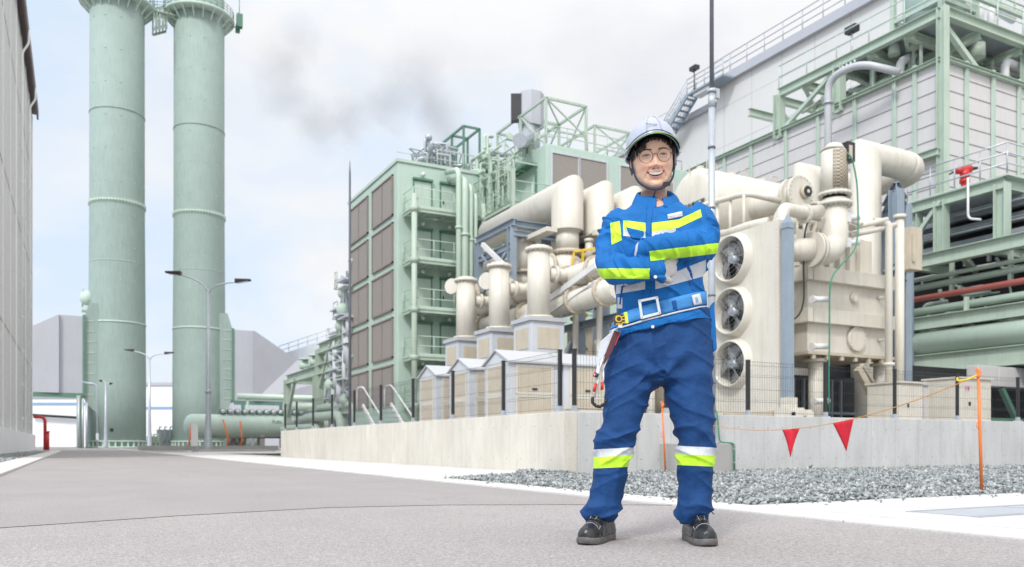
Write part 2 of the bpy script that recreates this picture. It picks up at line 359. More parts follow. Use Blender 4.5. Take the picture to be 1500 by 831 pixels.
    def rail(s, pts, h=1.1, sp=1.5, r=0.022, mids=(0.55,), n=5):
        P = [Vector(p) for p in pts]
        for i in range(len(P)-1):
            a, b = P[i], P[i+1]; k = max(1, round((b-a).length/sp))
            for z in (*mids, h): s.tube([a+Vector((0,0,z)), b+Vector((0,0,z))], r, n)
            for j in range(k + (1 if i == len(P)-2 else 0)):
                p = a.lerp(b, j/k); s.tube([p, p+Vector((0,0,h))], r, n)
        return s
    def build(s, name, mat, parent=None, bevel=0.0, world=True):
        off = origin_of(parent) if (parent is not None and world) else Vector((0, 0, 0))
        me = bpy.data.meshes.new(name)
        me.from_pydata([(x-off[0], y-off[1], z-off[2]) for x, y, z in s.v], [], s.f)
        me.polygons.foreach_set('use_smooth', s.sm)
        me.materials.append(mat); me.update()
        o = bpy.data.objects.new(name, me); COL.objects.link(o)
        if parent is not None: o.parent = parent
        if bevel:
            b = o.modifiers.new('bevel', 'BEVEL'); b.width = bevel; b.segments = 2; b.limit_method = 'ANGLE'; b.angle_limit = R(40)
        return o
def text_obj(name, body, size, loc, rot, mat, parent, extrude=0.002, align='CENTER', sx=1.0, world=True):
    cu = bpy.data.curves.new(name, 'FONT'); cu.body = body; cu.size = size; cu.extrude = extrude
    cu.align_x = align; cu.align_y = 'CENTER'; cu.resolution_u = 2
    o = bpy.data.objects.new(name + '_tmp', cu); COL.objects.link(o)
    dg = bpy.context.evaluated_depsgraph_get(); dg.update()
    me = bpy.data.meshes.new_from_object(o.evaluated_get(dg)); bpy.data.objects.remove(o)
    me.transform(Matrix.Diagonal((sx, 1, 1, 1))); me.materials.clear(); me.materials.append(mat)
    o = bpy.data.objects.new(name, me); COL.objects.link(o); o.parent = parent
    off = origin_of(parent) if (parent is not None and world) else Vector((0, 0, 0))
    o.location = Vector(loc) - off; o.rotation_euler = rot
    return o
def structure(o): o['kind'] = 'structure'; return o
V3 = Vector
# ================================================================ GROUND, ROAD, PAVING
def sheet(name, poly, z, mat, kind='structure'):
    m = MB(); m.add([(x, y, z) for x, y in poly], [tuple(range(len(poly)))]); o = m.build(name, mat); o['kind'] = kind; return o
sheet('ground', [(-900, -300), (1400, -300), (1400, 1500), (-900, 1500)], -0.012, M_GROUND)
sheet('road', [(-0.89, -30), (3.54, -30), (3.54, 92), (-0.89, 92)], 0.0, M_ASPH)
sheet('cross_road', [(-60, 92), (60, 92), (60, 100), (-60, 100)], 0.0, M_ASPH)
seam = [(-0.889, 4.55), (-0.34, 4.72), (0.5, 5.05), (1.43, 5.26), (2.2, 5.12), (2.92, 4.78), (3.539, 4.4)]
sheet('road_patch', [(-0.889, -29), (3.539, -29)] + seam[::-1], 0.004, M_ASPH2)
m = MB()
for i in range(len(seam)-1):
    a, b = V3((*seam[i], 0.0052)), V3((*seam[i+1], 0.0052)); m.bar(a, b, 0.007, 0.003)
structure(m.build('road_joint', paint('bitumen_joint', (0.07, 0.065, 0.065), 0.8)))
# kerbs
m = MB(); m.box(-1.46, -0.89, -30, 60, -0.05, 0.035); m.prism([(-1.46, 60, -0.05), (-0.89, 60, -0.05), (-1.2, 66, -0.05), (-5, 71, -0.05), (-5, 70, -0.05), (-2.0, 65, -.05)], (0, 0, 0.085))
structure(m.build('kerb', M_CONCP, bevel=0.01))
m = MB(); m.box(3.54, 3.90, -30, 92, -0.05, 0.018)
structure(m.build('kerb_strip', M_CONCP, bevel=0.006))
GTIP = (3.90, 9.15); GWALL = (5.9, 10.15)
sheet('concrete_path', [(3.90, 9.15), (5.9, 10.15), (5.9, 48), (3.90, 48)], 0.014, M_CONCP)
sheet('concrete_path', [(5.9, 27.5), (30, 27.5), (30, 60), (5.9, 60)], 0.010, M_CONCP)
sheet('concrete_apron', [(3.90, -30), (30, -30), (30, 4.03), (3.90, 4.03)], 0.018, M_APRON)
# drain covers at the lower right
t = thing('drain_cover', 'pale steel drain cover let into the concrete apron beside the road', 'drain cover', (4.6, 2.8, 0.02))
m = MB(); m.box(4.3, 9.5, 2.75, 2.80, 0.0185, 0.0225).box(4.3, 9.5, 3.15, 3.2, 0.0185, 0.0225).build('frame', M_GALV, t)
m = MB()
for k in range(6): m.box(4.32+k*.86, 5.14+k*.86, 2.802, 3.148, 0.0188, 0.0215)
m.build('cover_plate', paint('steel_plate', (0.40, 0.42, 0.46), 0.5, .08, 5), t)
# gravel beds
sheet('gravel_bed', [(3.90, 4.03), (30, 4.03), (30, 9.70), (5.9, 9.70), (5.9, 10.15), (3.90, 9.15)], -0.006, M_STONEF)
sheet('gravel_bed', [(-3.0, -30), (-1.46, -30), (-1.46, 64), (-3.0, 64)], 0.0, M_STONEF)
def inpoly(x, y):
    if 4.05 < y < 9.66 and 3.92 < x < 19: return y < 9.15 or x > 5.9 or y < GTIP[1] + (x - 3.9) * 0.5
    return 9.6 < y < 10.15 and x < 5.86 and y < GTIP[1] + (x - 3.9) * 0.5
def stones(name, pts, label):
    ico = [(-1,-.6,0),(1,-.5,.1),(0,1,.1),(0,-.1,.9),(-.6,.5,.6),(.6,.4,.7),(-.3,-.8,.6),(.5,-.9,.4)]
    bm = bmesh.new()
    for p in ico: bm.verts.new(p)
    bmesh.ops.convex_hull(bm, input=bm.verts[:]); bm.verts.ensure_lookup_table(); bm.verts.index_update()
    V = np.array([v.co[:] for v in bm.verts]); Fc = np.array([[v.index for v in f.verts] for f in bm.faces if len(f.verts) == 3]); bm.free()
    n = len(pts); nv, nf = len(V), len(Fc)
    rng = np.random.RandomState(3)
    P = np.array(pts); s = P[:, 3][:, None, None]
    vs = V[None] * (0.75 + 0.5 * rng.rand(n, nv, 1)) * s * (0.6 + 0.7 * rng.rand(n, 1, 3))
    q = rng.randn(n, 4); q[:, 0] += 0.6; q /= np.linalg.norm(q, axis=1)[:, None]; w, x, y, z = q.T
    Rm = np.stack([1-2*(y*y+z*z), 2*(x*y-z*w), 2*(x*z+y*w), 2*(x*y+z*w), 1-2*(x*x+z*z), 2*(y*z-x*w), 2*(x*z-y*w), 2*(y*z+x*w), 1-2*(x*x+y*y)], 1).reshape(n, 3, 3)
    vs = np.einsum('nij,nvj->nvi', Rm, vs) + P[:, None, :3]
    fs = (Fc[None] + (np.arange(n) * nv)[:, None, None]).reshape(-1)
    me = bpy.data.meshes.new(name); me.vertices.add(n*nv); me.vertices.foreach_set('co', vs.reshape(-1))
    me.loops.add(len(fs)); me.loops.foreach_set('vertex_index', fs); me.polygons.add(n*nf)
    me.polygons.foreach_set('loop_start', np.arange(0, len(fs), 3)); me.polygons.foreach_set('loop_total', np.full(n*nf, 3))
    me.materials.append(M_STONE); me.update(calc_edges=True); me.validate()
    o = bpy.data.objects.new(name, me); COL.objects.link(o); tag(o, label, 'gravel', kind='stuff'); return o
pts = []
rnd = random.Random(5)
while len(pts) < 48000:
    u = 3.9 + rnd.random()**1.15 * 14.6; v = 4.05 + rnd.random() * 6.1
    if inpoly(u, v): 
        z = 0.012 + 0.03 * noise.noise((u*2, v*2, 0)) + (0.05 * math.exp(-((u-5.5)**2+(v-9.75)**2)/.15)); pts.append((u, v, max(0, z) + rnd.random()*.015, 0.009 + rnd.random()**2.2 * 0.019))
for k in range(260):
    if k % 2: pts.append((3.9 - abs(rnd.gauss(0, .10)), 4.1 + rnd.random()*5, .022, .006 + rnd.random()*.010))
    else: pts.append((3.9 + rnd.random()*10, 4.03 - abs(rnd.gauss(0, .12)), .022, .006 + rnd.random()*.010))
stones('gravel', pts, 'grey crushed stone spread between the kerb and the grey concrete wall')
pts = [(-2.95 + rnd.random()*1.45, 6 + rnd.random()**1.3*45, 0.01 + rnd.random()*.02, 0.02 + rnd.random()*.02) for k in range(5000)]
stones('gravel', pts, 'grey crushed stone strip at the foot of the ivory hall on the left')
# ================================================================ RETAINING WALLS, YARD
WT = 0.87
m = MB(); m.box(5.9, 6.12, 9.66, 27.4, -0.05, WT)
o = m.build('retaining_wall', M_CONCW, bevel=0.008); tag(o, 'long warm cream concrete retaining wall running away beside the road', 'wall')
m = MB(); m.box(6.123, 30, 9.66, 9.88, -0.05, WT)
o = m.build('retaining_wall', M_CONC, bevel=0.008); tag(o, 'grey concrete retaining wall with form joints behind the gravel', 'wall')
sheet('yard', [(6.1, 9.86), (90, 9.86), (90, 40), (6.1, 40)], 0.72, M_GROUND)
m = MB(); m.box(7.55, 8.68, 9.30, 9.657, 0, 0.43).box(8.1, 8.14, 9.285, 9.299, 0, .43)
tag(m.build('concrete_block', M_CONCF, bevel=0.008), 'low pale concrete foundation block against the grey wall behind the man', 'foundation')
# weed
m = MB(); c = PV(1187, 691, 9.5)
for k in range(9):
    a = k*2.4; l = .05+.05*(k % 3)/2; d = V3((math.cos(a)*.6, math.sin(a)*.6, 1)).normalized()*l; s_ = V3((-math.sin(a), math.cos(a), 0))*.012
    b = V3((c.x, c.y, 0.02)); m.add([b, b+d*.5+s_, b+d, b+d*.5-s_], [(0, 1, 2, 3)])
tag(m.build('weed', paint('weed_leaf', (0.12, 0.2, 0.05), 0.6)), 'tiny green weed at the foot of the grey concrete wall', 'plant')
# ================================================================ MESH FENCE
def fence(name, label, p0s, axis, z0=WT, h=0.87):
    t = thing(name, label, 'fence', (*p0s[0], z0))
    for p in p0s:
        m = MB(); m.box(p[0]-.024, p[0]+.024, p[1]-.024, p[1]+.024, z0+.03, z0+h); m.box(p[0]-.028, p[0]+.028, p[1]-.028, p[1]+.028, z0+h, z0+h+.015)
        po = m.build('post', M_BLACK, t)
        m = MB(); m.box(p[0]-.055, p[0]+.055, p[1]-.055, p[1]+.055, z0, z0+.025); m.box(p[0]-.03, p[0]+.03, p[1]-.03, p[1]+.03, z0+.025, z0+.09)
        m.build('base_plate', M_GALV, po)
    M_WIRE = MATS.get('fence_wire') or paint('fence_wire', (0.05, 0.055, 0.06), 0.45)
    for a, b in zip(p0s[:-1], p0s[1:]):
        m = MB(); a, b = V3((*a, 0)), V3((*b, 0)); d = (b-a); l = d.length; d.normalize(); k = int(l/.05); nr = V3((-d.y, d.x, 0))
        if axis == 0: nr = -nr if nr.y < 0 else nr
        for j in range(1, k):
            p = a + d*(l*j/k); m.add(*_wire(p+V3((0,0,z0+.04)), p+V3((0,0,z0+h-.01)), .0019))
        for zz in (.05, .22, .25, .42, .62, .65, .80, .86):
            m.add(*_wire(a+V3((0,0,z0+zz)), b+V3((0,0,z0+zz)), .0030 if zz in (.05, .22, .42, .62, .80, .86) else .002))
        m.build('wire_panel', M_WIRE, t)
    return t
def _wire(p, q, r):
    d = (q-p).normalized(); u = d.orthogonal().normalized()*r; w = d.cross(u)
    return [p+u, p+w, p-u, p-w, q+u, q+w, q-u, q-w], [(0,1,5,4),(1,2,6,5),(2,3,7,6),(3,0,4,7)]
fence('mesh_fence', 'black wire mesh fence standing on the warm cream wall beside the road', [(6.02, v) for v in (9.96, 11.7, 13.7, 15.7, 17.7, 19.7, 21.7, 23.7, 25.7, 27.3)], 1)
fence('mesh_fence', 'black wire mesh fence standing on the grey wall above the gravel', [(u, 9.77) for u in (6.14, 7.75, 9.37, 11.1, 12.84, 14.6, 16.5, 18.3, 20.1, 21.9)], 0)
# ================================================================ MASTS
pb = V3((8.345, 9.45, 0.43))
t = thing('lightning_mast', 'tall thin grey steel mast rising right behind the man', 'mast', pb)
MB().cyl(pb, pb+V3((0,0,5.25)), .055, .048, 16).build('lower_pole', M_GALV, t)
m = MB().cyl(pb+V3((0,0,5.25)), pb+V3((0,0,9.5)), .032, .026, 12); m.build('upper_pole', M_DGALV, t)
m = MB().flange(pb+V3((0,0,5.24)), (0,0,1), .07, .05); m.cyl(pb+V3((0,0,5.0)), pb+V3((0,0,5.2)), .054); m.cyl(pb+V3((-.0,0,0)), pb+V3((0,0,.03)), .11)
m.box(pb.x+.05, pb.x+.13, pb.y-.03, pb.y+.03, 5.58, 5.72); m.build('collar', M_GALV, t)
for zz in (0.9, 2.2, 3.5, 4.4): MB().flange(pb+V3((0,0,zz)), (0,0,1), .057, .03).build('band', M_DGALV, t)
p = PU(512.5, 618, 7.0); pt = PU(512.5, 236, 7.0)
t = thing('lightning_mast', 'thin dark mast standing before the corner of the louvred building', 'mast', (p.x, p.y, .72))
MB().tube([(p.x, p.y, .72), (p.x, p.y, pt.z*.62), (p.x, p.y, pt.z*.96), (p.x, p.y, pt.z)], [.045, .038, .03, .008], 10).build('pole', M_DGALV, t)
MB().flange((p.x, p.y, .74), (0,0,1), .14, .04).build('base_plate', M_GALV, t)
# conduit by the block
t = thing('ground_conduit', 'thin green conduit running down beside the mast onto the concrete block', 'conduit', (8.44, 9.27, 0))
MB().pipe([(8.40, 9.62, 1.1), (8.40, 9.40, .9), (8.42, 9.36, .45), (8.62, 9.28, .44), (8.62, 9.27, 0.0)], .012, .05, 8).build('pipe', M_TEAL, t)
m = MB()
for zz in (.15, .35): m.flange((8.62, 9.272, zz), (0,0,1), .017, .012)
m.build('clip', M_GALV, t)
# ================================================================ ORANGE STAKES, ROPE, FLAGS
s1 = PG(1438, 722); s2 = PG(975, 695)
def stake(base, h, lean, label):
    t = thing('marker_stake', label, 'stake', base, 'orange stakes holding the pennant rope')
    top = V3(base)+V3(lean)+V3((0,0,h))
    MB().cyl(V3(base), top, .013, .013, 10).build('rod', M_ORANGE, t)
    m = MB(); q = V3(base).lerp(top, .93); m.pipe([q+V3((-.02,0,0)), q+V3((.0,-.03,.03)), q+V3((.03,0,.06)), q+V3((0,.03,.09)), q+V3((-.03,0,.06))], .006, .02, 6)
    m.build('hook', M_ORANGE, t)
    m = MB(); q = V3(base).lerp(top, .52); m.pipe([q+V3((-.01,0,0)), q+V3((-.05,-.01,.0)), q+V3((-.05,0,.05)), q+V3((-.01,0,.06))], .004, .02, 6); m.build('tie', M_ORANGE, t)
    return top
t1 = stake(s1, 1.06, V3((CA, -SA, 0))*-.03, 'leaning orange plastic stake in the gravel at the right')
t2 = stake(s2, 1.0, V3((CA, -SA, 0))*-.05, 'orange plastic stake seen between the legs of the man')
def rope_at(s):  # t1 -> t2 with sag
    p = (t1+V3((0,0,-.05))).lerp(t2+V3((0,0,-.1)), s); p.z -= 0.60*4*s*(1-s)*.62; return p
rp = [rope_at(i/40) for i in range(41)]
o = MB().tube(rp, .0042, 6).build('rope', paint('yellow_orange_rope', (0.62, 0.30, 0.07), 0.7, .3, 40)); tag(o, 'thin orange rope sagging between the two orange stakes', 'rope')
m = MB(); m.pipe([t1+V3((-.02,0,-.05)), t1+V3((-.08,.04,-.09)), t1+V3((-.14,.1,-.1)), t1+V3((-.1,.12,-.07))], .010, .03, 6); m.build('rope_knot', M_YELLOW, o)
def solve_s(px):
    best = min(range(401), key=lambda i: abs((lambda q: CX+F*((q.x*CA-q.y*SA)/(q.x*SA+q.y*CA)))(rope_at(i/400))-px)); return best/400
fm = paint('red_pennant_cloth', (0.60, 0.012, 0.03), 0.75, .12, 12)
for (xa, xb, tipx, tipy, lab) in ((1221, 1250, 1240, 661, 'flat red triangular pennant hanging nearer the right stake'), (1147, 1171, 1158, 670, 'folded red triangular pennant hanging at the low point of the rope')):
    a, b = rope_at(solve_s(xa)), rope_at(solve_s(xb)); mid = (a+b)/2; Yd = mid.x*SA+mid.y*CA; tip = PD(tipx, tipy, Yd)
    fold = 0.03 if xa < 1200 else 0.006; m = MB(); G = 10; vs = []; fs = []
    for i in range(G+1):
        for j in range(G+1-i):
            wa, wb = j/G, i/G; wc = 1-wa-wb
            q = a*wc + b*wa + tip*wb; q = q + V3((SA, CA, 0))*fold*math.sin((wa-wc)*4)*(1-wb) ; vs.append(q)
    idx = {}; k = 0
    for i in range(G+1):
        for j in range(G+1-i): idx[i, j] = k; k += 1
    for i in range(G):
        for j in range(G-i):
            fs.append((idx[i, j], idx[i, j+1], idx[i+1, j]))
            if j < G-i-1: fs.append((idx[i, j+1], idx[i+1, j+1], idx[i+1, j]))
    m.add(vs, fs, True); o = m.build('pennant', fm); so = o.modifiers.new('thick', 'SOLIDIFY'); so.thickness = .003
    tag(o, lab, 'pennant', 'red pennants on the rope')
# ================================================================ LEFT HALL
H = thing('ivory_hall', 'tall ivory panelled hall with brown eave at the left edge', 'building', (-3, 71.7, 0))
U0 = -3.0; VE = 71.7; ZT = 25.4
MB().box(U0-14, U0, 27, VE, 0.0, ZT).build('wall', M_WALLW, H)
m = MB()
for k in range(10): m.box(U0+.002, U0+.05, VE-.2-k*4.6, VE-.1-k*4.6, 1.2, ZT-.3)
m.build('rib', M_WALLW, H)
m = MB()
for k in range(74): m.box(U0+.001, U0+.012, VE-.6*k-.5, VE-.6*k-.46, 1.2, ZT-.1)
m.build('panel_line', paint('panel_line', (0.36, 0.34, 0.31), .7), H)
m = MB()
for k in range(3): m.box(U0+.001, U0+.018, 27, VE-.05, 6+k*7.2, 6.04+k*7.2)
m.build('panel_joint', paint('panel_joint', (0.27, 0.25, 0.23), .7), H)
m = MB().box(U0-14.2, U0+.30, 27, VE+.3, ZT+.002, ZT+.5); m.box(U0+.301, U0+.42, 27, VE+.3, ZT-.35, ZT+.45); m.build('roof', M_BROWN, H)
m = MB().box(U0+.002, U0+.22, 27, VE, 0.0, 1.15); m.build('plinth', M_WALLW, H)
for vv in (66.0, 57.0, 38):
    m = MB().pipe([(U0+.45, vv, ZT-.2), (U0+.45, vv, ZT-1.0), (U0+.12, vv, ZT-1.6), (U0+.12, vv, .4)], .06, .2, 8)
    for q in range(11): m.flange((U0+.12, vv, 2+q*2), (0,0,1), .1, .08)
    m.build('downpipe', M_WALLW, H)
m = MB()
for vv in (69.5, 60): m.box(U0+.02, U0+.06, vv, vv+.7, 1.5, 11)
m.build('ladder_cage', M_GALV, H)
p = PU(52, 657, -2.6)
t = thing('fire_hydrant', 'red bent pipe and hydrant standing at the corner of the ivory hall', 'hydrant', (-1.75, 62, 0))
c = PD(66, 655, 60)
MB().pipe([(U0+.2, c.y, 2.45), (c.x, c.y, 2.45), (c.x, c.y, 0.05)], .11, .35, 10).build('pipe', M_RED, t)
MB().cyl((c.x+.12, c.y, 0.02), (c.x+.12, c.y, 1.35), .16, .16).flange((c.x+.12, c.y, 1.38), (0,0,1), .2, .08).build('standpipe', M_RED, t)
# ================================================================ STACKS
def stack(px, D, label):
    X = (px-CX)/F*D; u = X*CA+D*SA; v = -X*SA+D*CA; r = 3.3; zz = lambda py: CH+(HZ-py)/F*D
    t = thing('chimney_stack', label, 'chimney', (u, v, 0), 'twin pale green chimneys')
    MB().tube([(u, v, 0), (u, v, 8), (u, v, 16), (u, v, 30), (u, v, 75)], [r*1.05, r*1.045, r*1.03, r*1.0, r*.985], 64).build('shell', M_MINT, t)
    for z, dr in ((zz(302 if px < 200 else 318+0*px), .10), (16.2, .13), (6.8, .10), (24, .006), (43.5, .006)):
        m = MB().lathe([(r+.0, -.12), (r+dr+.04, -.1), (r+dr+.04, .1), (r, .12)], (u, v, z), n=64)
        if dr > .05 and z > 20:
            for k in range(56): a = 2*PI*k/56; m.box(u+math.cos(a)*(r+.08)-.06, u+math.cos(a)*(r+.08)+.06, v+math.sin(a)*(r+.08)-.06, v+math.sin(a)*(r+.08)+.06, z-.28, z+.28)
        m.build('ring', M_GREEN if dr > .05 else M_MINT, t)
    m = MB()
    for lv in range(14):
        for k in range(6):
            a = -2.6+k*.55; q = V3((u+math.cos(a)*(r+.02), v+math.sin(a)*(r+.02), 9+lv*4.2)); m.box(q.x-.05, q.x+.05, q.y-.05, q.y+.05, q.z-.05, q.z+.05)
    m.build('lug', M_GREEN, t)
    m = MB()
    a0 = 0
    for k in range(30): a = -PI+k*2*PI/30; m.box(u+math.cos(a)*(r*1.07)-.1, u+math.cos(a)*(r*1.07)+.1, v+math.sin(a)*(r*1.07)-.1, v+math.sin(a)*(r*1.07)+.1, 0, .9)
    m.lathe([(r*1.03, 0), (r*1.15, .02), (r*1.15, .2), (r*1.03, .22)], (u, v, 0), n=48); m.lathe([(r*1.03, .8), (r*1.12, .82), (r*1.12, .95), (r*1.03, .97)], (u, v, 0), n=48)
    m.build('base_ring', M_GREEN, t)
    # platform
    zp = zz(8 if px < 200 else 27)
    m = MB().lathe([(r-.2, -.25), (r+1.25, -.25), (r+1.3, -.1), (r+1.3, .05), (r-.2, .05)], (u, v, zp), n=40)
    for k in range(20):
        a = 2*PI*k/20; d = V3((math.cos(a), math.sin(a), 0)); m.bar(V3((u, v, zp-1.5))+d*r, V3((u, v, zp-.2))+d*(r+1.2), .14)
    m.build('platform', M_GREEN, t)
    m = MB(); ring = [V3((u+math.cos(a)*(r+1.2), v+math.sin(a)*(r+1.2), zp)) for a in [2*PI*k/32 for k in range(33)]]
    m.rail(ring, 1.2, .9, .035, (.4, .8)); m.build('handrail', M_DGREEN, t)
    return t, u, v, r, zp
T1, u1, v1, r1, zp1 = stack(172, 108, 'left pale green steel chimney with platform near its top')
T2, u2, v2, r2, zp2 = stack(292, 113.4, 'right pale green steel chimney with crowded upper platform')
# man-door spot, small box on platform
for T_, uu, vv, sgn in ((T1, u1, v1, -1), (T2, u2, v2, 1)):
    m = MB(); r = 3.42
    for z0 in [6.8+k*1.33 for k in range(8)]:
        a = (PI*1.0 if sgn < 0 else 0); m.box(uu+sgn*r*.80, uu+sgn*(r+.75), vv-2.6, vv+2.0, z0-.06, z0+.06)
    m.build('stiffener_plate', M_GREEN2, T_)
    m = MB(); m.prism([(uu+sgn*r*.5, vv-2.55, 3.6), (uu+sgn*(r+.1), vv-2.55, 5.5), (uu+sgn*(r+.62), vv-2.55, 7.2), (uu+sgn*(r+.62), vv-2.55, 16.0), (uu+sgn*(r-.1), vv-2.55, 18.4), (uu+sgn*r*.5, vv-2.55, 18.4)], (0, 4.4, 0)); m.build('inlet_collar', M_MINT, T_)
m = MB(); q = PD(155, 628, 104.4); m.box(u1-1.0, u1-.6, v1-r1*1.05, v1-r1*.9, 2.1, 2.5); m.build('access_port', M_DARK, T1)
t = thing('link_bridge', 'dark green truss walkway joining the tops of the two chimneys', 'walkway', (u1+3.4, v1, zp1))
m = MB(); a = V3((u1+r1+1.0, v1, zp1+.1)); b = V3((u2-r2-.9, v2, zp2+.2))
for dz in (0, -2.6):
    for dv in (-.9, .9): m.ibeam(a+V3((0, dv, dz)), b+V3((0, dv, dz)), .22, .3)
for k in range(5):
    f = k/4; p = a.lerp(b, f)
    for dv in (-.9, .9): m.bar(p+V3((0, dv, -2.6)), p+V3((0, dv, 0)), .12)
    m.bar(p+V3((0, -.9, 0)), p+V3((0, .9, 0)), .12); m.bar(p+V3((0, -.9, -2.6)), p+V3((0, .9, -2.6)), .12)
    if k < 4:
        p2 = a.lerp(b, f+.25); m.bar(p+V3((0, -.9, -2.6 if k % 2 else 0)), p2+V3((0, -.9, 0 if k % 2 else -2.6)), .12)
m.build('truss', M_GREEN, t)
m = MB().box(a.x-1.2, b.x+1.2, a.y-.85, a.y+.85, zp1+.02, zp1+.1); m.build('deck', M_GREEN2, t)
m = MB().rail([a+V3((-1.2, -.9, 0)), b+V3((1.2, -.9, 0))], 1.2, .8, .035, (.4, .8)); m.build('handrail', M_DGREEN, t)
m = MB()
t = thing('platform_cabinets', 'small dark monitoring boxes fixed outside the upper rail of the right chimney', 'cabinet', (u2+4.7, v2, zp2))
m = MB().box(u2+4.72, u2+5.5, v2-1.6, v2-.9, zp2-.6, zp2+1.2).box(u2+4.75, u2+5.3, v2-.6, v2, zp2-.9, zp2+.1); m.build('box', M_DGREEN, t)
MB().tube([(u2+5.1, v2-1.2, zp2+1.2), (u2+5.1, v2-1.2, zp2+3.4)], .05, 6).bar((u2+4.3, v2-1.2, zp2-.7), (u2+5.5, v2-1.2, zp2-.7), .12).build('antenna', M_DGREEN, t)
c = PD(126, 437, 106)
t = thing('vent_silencer', 'round green vent and bracket fixed high on the left chimney', 'vent', c)
MB().sphere((c.x+.2, c.y, c.z), .95).cyl((c.x, c.y, c.z), (c.x+1.8, c.y, c.z), .35).build('drum', M_GREEN, t)
MB().cyl((c.x-.5, c.y, c.z-1.5), (c.x+1.5, c.y, c.z-1.5), .35).cyl((c.x-.4, c.y, c.z-1.2), (c.x-.4, c.y, c.z+1.2), .1).build('bracket', M_GREEN2, t)
# ducts beside stacks
t = thing('flue_duct', 'big grey flue duct entering the left chimney from the left', 'duct', (u1-4, v1, 6.8))
z = lambda py, D: CH+(HZ-py)/F*D
A = u1-4.05; m = MB()
m.prism([(A, v1-2.8, 6.9), (A, v1-2.8, 16.6), (A-2.6, v1-2.8, 16.6), (A-2.6, v1-2.8, 6.9)], (0, 5.6, 0)); m.build('collar_section', M_LAV, t)
m = MB().prism([(A-2.61, v1-3.2, 6.9), (A-2.61, v1-3.2, 16.6), (A-8.5, v1-1.4, 13.6), (A-20, v1-1.4, 12.6), (A-20, v1-1.4, 6.9)], (0, 6.6, 0)); m.build('tapered_section', M_LAV, t)
m = MB().box(A-20, A, v1-2.9, v1-2.5, 6.35, 6.85)
for k in (0, 1): m.box(A-.6-k*12, A-.1-k*12, v1-2.9, v1-2.4, 0, 6.34)
m.box(A-.01, A+.25, v1-2.9, v1+2.6, 6.6, 16.8).build('support_frame', M_DGREEN, t)
MB().box(A-.7, A-.25, v1-3.3, v1-2.92, 0, 6.6).build('column', M_GREEN2, t)
t = thing('flue_duct', 'big grey flue duct entering the right chimney from the right', 'duct', (u2+4, v2, 6.8))
A = u2+4.15; m = MB()
m.prism([(A, v2-2.8, 6.5), (A, v2-2.8, 16.2), (A+2.6, v2-2.8, 16.2), (A+2.6, v2-2.8, 6.5)], (0, 5.6, 0)); m.build('collar_section', M_LAV, t)
m = MB().prism([(A+2.61, v2-3.2, 6.5), (A+2.61, v2-3.2, 16.2), (A+9.0, v2-1.0, 12.6), (A+22, v2-1.0, 12.6), (A+22, v2-1.0, 6.5)], (0, 6.4, 0)); m.build('tapered_section', M_LAV, t)
m = MB().box(A, A+22, v2-2.9, v2-2.5, 5.95, 6.45)
for k in (0, 1, 2): m.box(A+1+k*7, A+1.4+k*7, v2-2.9, v2-2.4, 0, 5.94)
m.box(A-.26, A-.01, v2-2.9, v2+2.6, 6.3, 16.4).build('support_frame', M_DGREEN, t)
m = MB()
for k in range(3): m.cyl((A-11.9-0*k+.0+k*.55, v1-2.2, 0), (A-11.9+k*.55, v1-2.2, 6.6), .12)
t = thing('pipe_bundle', 'three thin grey pipes rising beside the foot of the left chimney', 'pipes', (u1-4.4, v1-3.2, 0))
m = MB()
for k in range(3): m.cyl((u1-4.5+k*.45, v1-3.7, 0), (u1-4.5+k*.45, v1-3.7, 6.3-k*.3), .14, n=8)
m.build('pipe', M_GALV, t)
t.location = t.location
# ================================================================ FAR BACKGROUND
def farb(label, px0, px1, pyt, D, stripe=None, mat=M_FARW, door=False, name='far_building'):
    a = PD(px0, 652, D); b = PD(px1, 652, D); h = CH+(HZ-pyt)/F*D; d = (b-a).normalized(); n = V3((SA, CA, 0))*20
    a.z = b.z = 0
    t = thing(name, label, 'building', a)
    MB().prism([a, b, b+n, a+n], (0, 0, h)).build('wall', mat, t)
    MB().prism([a-d*.3-n*.02+V3((0,0,h+.01)), b+d*.3-n*.02+V3((0,0,h+.01)), b+n+V3((0,0,h+.01)), a+n+V3((0,0,h+.01))], (0, 0, h*.05)).build('roof', M_LAV, t)
    if stripe:
        zt = CH+(HZ-stripe[0])/F*D; zb = CH+(HZ-stripe[1])/F*D; o_ = -n*.004
        MB().prism([a+o_+V3((0,0,zb)), b+o_+V3((0,0,zb)), b+o_*.2+V3((0,0,zb)), a+o_*.2+V3((0,0,zb))], (0, 0, zt-zb)).build('stripe', M_BLUE, t)
    return t
t = farb('distant white warehouse with a pale blue band seen under the left duct', 30, 125, 583, 190, (590, 594))
a = PD(48, 652, 189.5); m = MB()
m.bar(PD(46, 608, 189), PD(112, 612, 189), .6); m.build('canopy', M_DARK, t)
farb('distant white building with a blue line seen between the two chimneys', 205, 262, 565, 230, (596, 600))
farb('distant pale hall beyond the right chimney', 325, 420, 560, 260, None, M_LAV)
t = thing('boiler_hall', 'pale grey hall with sloping roof beyond the pipe racks', 'building', PD(410, 652, 130))
a = PD(409, 652, 130); b = PD(520, 652, 130); a.z = b.z = 0; n = V3((SA, CA, 0))*30
MB().prism([a+V3((0,0,13.0)), b+V3((0,0,13.0)), b+V3((0,0,18.6)), a+V3((0,0,14.6))], n).build('upper_wall', M_GREYBOX, t)
MB().prism([a+V3((0,0,0)), b, b+V3((0,0,12.99)), a+V3((0,0,12.99))], n).build('wall', M_LAV, t)
MB().rail([a+V3((0,0,14.7)), b+V3((0,0,18.7))], 1.3, 1.6, .05).build('handrail', M_GALV, t)
